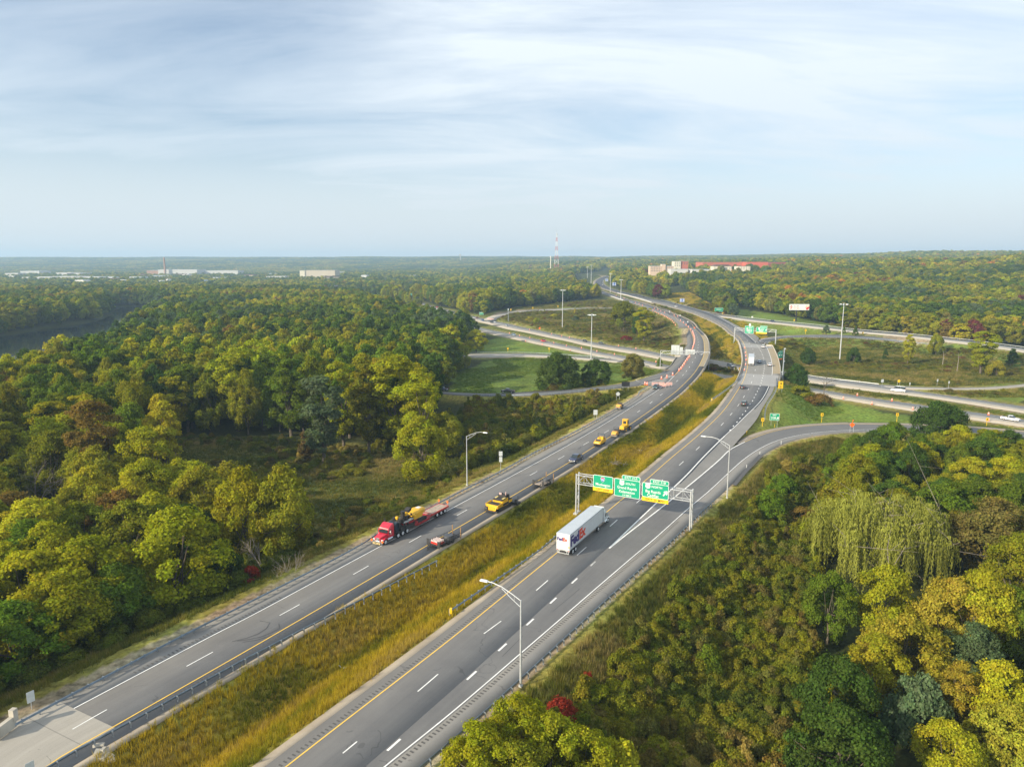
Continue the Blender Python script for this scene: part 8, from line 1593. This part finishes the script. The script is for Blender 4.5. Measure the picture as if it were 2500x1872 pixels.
# ------------------------------------------------------------------ distant buildings and towers
def bld(name, label, x0, x1, ytop, Yd, m, ybase=None, depth=30, roof=None, wins=None, ang=0.0, cat='building', wm=M_glass, roofm=None):
    """face measured between columns x0..x1 with roof line ytop, standing Yd metres away"""
    sx = (x0 + x1) / 2; r_ = raydir(sx, 650); px = r_[0] / r_[1] * Yd; gz = float(ground_z(px, Yd)[0]); d = proj((px, Yd, gz))[2]; W_ = (x1 - x0) / 1740 * d; H_ = hgt(Vector((px, Yd, gz)), 'S', sx, ytop); t = thing(name, label, cat, (px, Yd, gz), ang)
    MB().box((0, depth / 2, H_ / 2 - 2), (W_, depth, H_ + 4)).build('wall', m, t); MB().box((0, depth / 2, H_ + .2), (W_ + .6, depth + .6, .5)).build('roof', roofm or M_roofw, t)
    if wins:
        rows, cols, ww, wh = wins
        for i in range(rows):
            for j in range(cols): MB().box((-W_ / 2 + W_ * (j + .5) / cols, -.08, H_ - 2.2 - i * 3.3), (ww, .1, wh)).build('window', wm, t)
    return t, W_, H_, depth
M_beige = mat('beige_cladding', (.50, .44, .35), .8, noise=.05, nscale=.05); M_peach = mat('peach_stucco', (.58, .44, .33), .8); M_brick = mat('red_brick', (.42, .12, .07), .85, noise=.1, nscale=.1); M_cream = mat('cream_stucco', (.62, .58, .46), .8); M_dkroof = mat('dark_roof', (.12, .07, .06), .8); M_whitew = mat('white_building', (.50, .50, .48), .7); M_shedroof = mat('pale_membrane_roof', (.52, .52, .50), .7, noise=.15, nscale=.03); M_dwin = mat('dark_window', (.08, .08, .09), .3); M_chim = mat('old_brick', (.34, .20, .14), .9)
bld('warehouse', 'large blank beige warehouse rising above the trees left of centre', 743, 817, 660.5, 2150, M_beige, depth=60, roofm=M_beige); 
t, W_, H_, _ = bld('warehouse_sunlit_end', 'cream end of the large beige warehouse, with sunlight put into its colour', 731, 743.4, 661, 2148, M_cream, depth=58, roofm=M_cream, cat='building')  # end side in paler cream: the sunlight on it is painted as colour
bld('factory', 'long low white factory below the brick chimney', 385, 480, 658.5, 2650, M_whitew, depth=80, roofm=M_shedroof); bld('factory', 'low brick wing left of the chimney', 357, 386, 660.5, 2660, M_chim, depth=50); bld('factory', 'second low white factory right of the chimney', 500, 580, 661, 2700, M_whitew, depth=60, roofm=M_shedroof)
for lab, x0, x1, yt, Yd in [('long white warehouse roof, left part, at the left edge of the plain', 48, 118, 677, 2000), ('long white warehouse roof, middle part', 118, 178, 675.5, 2040), ('long white warehouse roof, right part', 178, 238, 676.5, 2020), ('white shed at the left edge of the plain', 10, 42, 667, 2500), ('white shed behind the long warehouses, left', 48, 94, 662, 2750), ('white shed behind the long warehouses, middle', 135, 172, 666, 2550), ('white shed behind the long warehouses, right', 178, 194, 667, 2520), ('white low shed near the chimney trees', 492, 548, 678, 2000), ('small white shed in the trees below the chimney', 545, 575, 687, 1700), ('low white shed left of the beige warehouse', 648, 694, 675, 2100)]:
    bld('shed', lab, x0, x1, yt, Yd, M_whitew, depth=70 if 'long' in lab else 40, roofm=M_shedroof)
p = Vector((raydir(402, 650)[0] / raydir(402, 650)[1] * 2640, 2640, 0)); p.z = float(ground_z(p.x, p.y)[0]); t = thing('factory_chimney', 'tall tapering brick chimney above the factory at the left', 'chimney', p); MB().cyl((0, 0, -2), (0, 0, hgt(p, 'S', 402, 628)), 4.2, 2.6, 14).build('chimney_shaft', M_chim, t)
bld('hotel', 'peach coloured three-storey hotel above the trees', 1588, 1645, 650, 1340, M_peach, depth=20, wins=(3, 14, 1.6, 1.5), wm=M_dwin); bld('hotel_tower', 'raised stair block on the peach hotel', 1616, 1625, 645.5, 1338, M_peach, depth=14); bld('office_block', 'white and brick office block behind the peach hotel', 1646, 1662, 638.5, 1500, M_cream, depth=24, wins=(3, 3, 1.6, 1.4), wm=M_dwin); bld('office_block', 'brick right half of the office block', 1662, 1680, 638, 1502, M_brick, depth=24, wins=(2, 3, 2.6, 1.6), wm=M_dwin)
bld('school_building', 'very long orange-red brick building on the ridge', 1715, 1822, 640.5, 1620, M_brick, depth=60, roofm=M_brick); bld('school_building', 'brighter red middle block of the long brick building', 1822, 1875, 640, 1590, mat('bright_brick', (.52, .11, .06), .85), depth=50, roofm=M_brick); bld('school_building', 'dark red right wing of the long brick building', 1875, 1930, 641, 1625, mat('dark_brick', (.26, .06, .05), .85), depth=50, roofm=M_brick)
t, W_, H_, dp = bld('lodge', 'cream two-storey lodge with dark roof in front of the brick building', 1742, 1786, 650, 1330, M_cream, depth=20, wins=(3, 6, 1.4, 1.3), wm=M_dwin, roofm=M_dkroof); MB().prism([(-W_ / 2 - .5, H_), (W_ / 2 + .5, H_), (W_ / 2 - 6, H_ + 3), (-W_ / 2 + 6, H_ + 3)], 0, dp).build('hip_roof', M_dkroof, t)
bld('lodge', 'second cream lodge with dark roof right of the first', 1801, 1832, 650, 1345, M_cream, depth=20, wins=(2, 5, 1.4, 1.3), wm=M_dwin, roofm=M_dkroof); bld('shop_building', 'low white building among red trees below the lodge', 1690, 1736, 658, 1260, M_whitew, depth=25); bld('shop_building', 'low white building below the peach hotel', 1638, 1680, 657.5, 1270, M_whitew, depth=25); bld('shop_building', 'pale flat buildings right of the long brick building', 1975, 1998, 640.5, 1700, M_cream, depth=30)
bld('house', 'small pink house wall glimpsed in the trees behind the spruce', 2027, 2037, 728, 720, M_peach, depth=10, roofm=M_dkroof); bld('red_shed', 'long orange-red container glimpsed among the trees at the right', 2356, 2385, 799, 500, mat('rust_red_cladding', (.45, .08, .04), .7), depth=6, roofm=M_brick); bld('house', 'grey-roofed house glimpsed at the right edge', 2467, 2496, 808, 490, M_whitew, depth=10, roofm=M_roofw)
rr = np.random.default_rng(8)
for k, bx in enumerate(sorted(rr.uniform(-.70, -.13, 28))):
    Yd = rr.uniform(1500, 2700); gx_ = bx * Yd; gz = float(ground_z(gx_, Yd)[0]); w_, d_, h_ = rr.uniform(12, 46), rr.uniform(10, 30), rr.uniform(12, 17); t = thing('distant_house', 'small pale-roofed building half hidden in trees on the distant plain, %s from the left' % ORD[k], 'building', (gx_, Yd, gz), rr.uniform(-.6, .6), 'small roofs on the distant left plain'); MB().box((0, 0, h_ / 2 - 1), (w_, d_, h_)).build('wall', (M_cream, M_whitew, M_beige)[k % 3], t); MB().prism([(-w_ / 2 - .5, h_ - 1), (w_ / 2 + .5, h_ - 1), (w_ / 2 - 2, h_ + 1.5), (-w_ / 2 + 2, h_ + 1.5)], -d_ / 2, d_ / 2).build('roof', (M_shedroof, M_roofw, M_dkroof)[k % 3], t)
# radio tower: tapering lattice in red and white bands
p = Vector((raydir(1358.5, 640)[0] / raydir(1358.5, 640)[1] * 2300, 2300, 0)); p.z = float(ground_z(p.x, p.y)[0]); Ht = hgt(p, 'S', 1358.5, 552); t = thing('radio_tower', 'tall red and white lattice radio tower on the horizon', 'radio tower', p); mr_ = mat('tower_red', (.50, .10, .07), .6); nb = 9
for k in range(nb):
    b = MB(); f0, f1 = k / nb * .86, (k + 1) / nb * .86; z0_, z1_ = Ht * f0, Ht * f1; w0_, w1_ = 7.5 * (1 - f0) ** 1.6 + .9, 7.5 * (1 - f1) ** 1.6 + .9; cor = ((-1, -1), (1, -1), (1, 1), (-1, 1))
    for i, (a_, b_) in enumerate(cor): b.cyl((a_ * w0_, b_ * w0_, z0_), (a_ * w1_, b_ * w1_, z1_), .42, .42, 4); c_, d_ = cor[(i + 1) % 4]; b.cyl((a_ * w0_, b_ * w0_, z0_), (c_ * w1_, d_ * w1_, z1_), .25, .25, 4); b.cyl((c_ * w0_, d_ * w0_, z0_), (a_ * w1_, b_ * w1_, z1_), .25, .25, 4)
    b.build('red_section' if k % 2 else 'white_section', mr_ if k % 2 else M_signw, t)
MB().cyl((0, 0, Ht * .86), (0, 0, Ht), .5, .2, 6).build('antenna', M_galv, t); MB().box((1.6, 0, Ht * .82), (2.5, 2, 3)).build('equipment', M_greasy, t)
p = Vector((raydir(1344.5, 640)[0] / raydir(1344.5, 640)[1] * 2250, 2250, 0)); p.z = float(ground_z(p.x, p.y)[0]); Ht = hgt(p, 'S', 1344.5, 625); t = thing('water_tower', 'slim white and green tower beside the radio tower', 'tower', p); MB().cyl((0, 0, -1), (0, 0, Ht - 4), 1.6, 1.4, 10).build('shaft', M_cream, t); MB().cyl((0, 0, Ht - 5), (0, 0, Ht), 2.6, 2.2, 12).build('head', M_whitew, t)
p = Vector((raydir(1124, 640)[0] / raydir(1124, 640)[1] * 4600, 4600, 0)); p.z = float(ground_z(p.x, p.y)[0]); Ht = hgt(p, 'S', 1124, 620.5); t = thing('water_tower', 'white water tower bulb on the far horizon', 'tower', p); MB().cyl((0, 0, -1), (0, 0, Ht - 6), 2.5, 2.5, 8).build('shaft', M_whitew, t); MB().cyl((0, 0, Ht - 8), (0, 0, Ht - 4), 5, 9, 14).cyl((0, 0, Ht - 4), (0, 0, Ht), 9, 4, 14).build('tank', M_whitew, t)
# distant overpasses
def overpass(label, pts, zt_, n=6, w=11):
    P = np.array([at(x, y, zt_) for x, y in pts]); t = thing('distant_overpass', label, 'bridge'); extrude_along('deck', P, [(-w / 2, 0), (w / 2, 0), (w / 2, -1.8), (-w / 2, -1.8)], M_wall, t, None, 20); extrude_along('parapet', P, [(w / 2 - .3, 0), (w / 2, 0), (w / 2, 1.0), (w / 2 - .3, 1.0)], M_whitew, t, None, 20)
    S_ = arclen(P)[-1]
    for k in range(1, n): q, a = pt_at(P, S_ * k / n); b = MB(); b.box((q[0], q[1], (q[2] - 1.8) / 2 - .5), (1.4, w * .8, q[2] - .8), a); b.build('pier', M_wall, t)
overpass('long pale overpass crossing the distant freeway at the left', [(812, 698), (880, 694), (960, 691), (1010, 689)], 9.0, 7); overpass('second pale overpass below the beige warehouse', [(683, 690), (730, 688), (770, 687), (806, 686)], 9.0, 6); overpass('dark overpass beyond the far grass island', [(1368, 671), (1385, 670), (1403, 669)], 26.0, 3); overpass('short pale bridge piece right of the beige warehouse', [(857, 684.5), (884, 684)], 10.0, 3)
# second river of traffic: the far twin bridge
FB1 = sub(offset(Ry, -1.2), sg(Ry, 'X', 1950, 905), sg(Ry, 'X', 1180, 695)); t = thing('far_bridge', 'long pale concrete bridge of the right carriageway beyond the loops', 'bridge'); extrude_along('parapet', FB1, [(x, z) for x, z in BAR], M_whitew, t); extrude_along('fascia_beam', FB1, [(-.9, -.2), (-.3, -.2), (-.3, -2.6), (-.9, -2.6)], M_whitew, t)
FB2 = sub(offset(Ly, -9.8), sg(Ly, 'X', 1500, 860), sg(Ly, 'X', 800, 640)); t = thing('far_bridge', 'long pale concrete bridge of the left carriageway behind the trees', 'bridge'); extrude_along('parapet', FB2, [(x, z) for x, z in BAR], M_whitew, t); extrude_along('fascia_beam', FB2, [(-.9, -.2), (-.3, -.2), (-.3, -2.6), (-.9, -2.6)], M_whitew, t)
for k, q in PROTO.items():
    if k not in used_proto:
        for ch in list(q.children_recursive) + [q]: bpy.data.objects.remove(ch)
# haze over the whole valley
hz = MB().box((0, 4500, 86), (21600, 9700, 190)); ho = hz.build('haze', None); tag(ho, 'thin pale autumn haze filling the valley', kind='stuff')
mh = bpy.data.materials.new('valley_haze'); mh.use_nodes = True; nt = mh.node_tree; nt.nodes.clear(); o_ = nt.nodes.new('ShaderNodeOutputMaterial'); v_ = nt.nodes.new('ShaderNodeVolumePrincipled'); v_.inputs['Density'].default_value = 1.4e-4; v_.inputs['Color'].default_value = (.53, .77, 1.0, 1); v_.inputs['Anisotropy'].default_value = .1
nt.links.new(v_.outputs[0], o_.inputs['Volume']); ho.data.materials.append(mh)
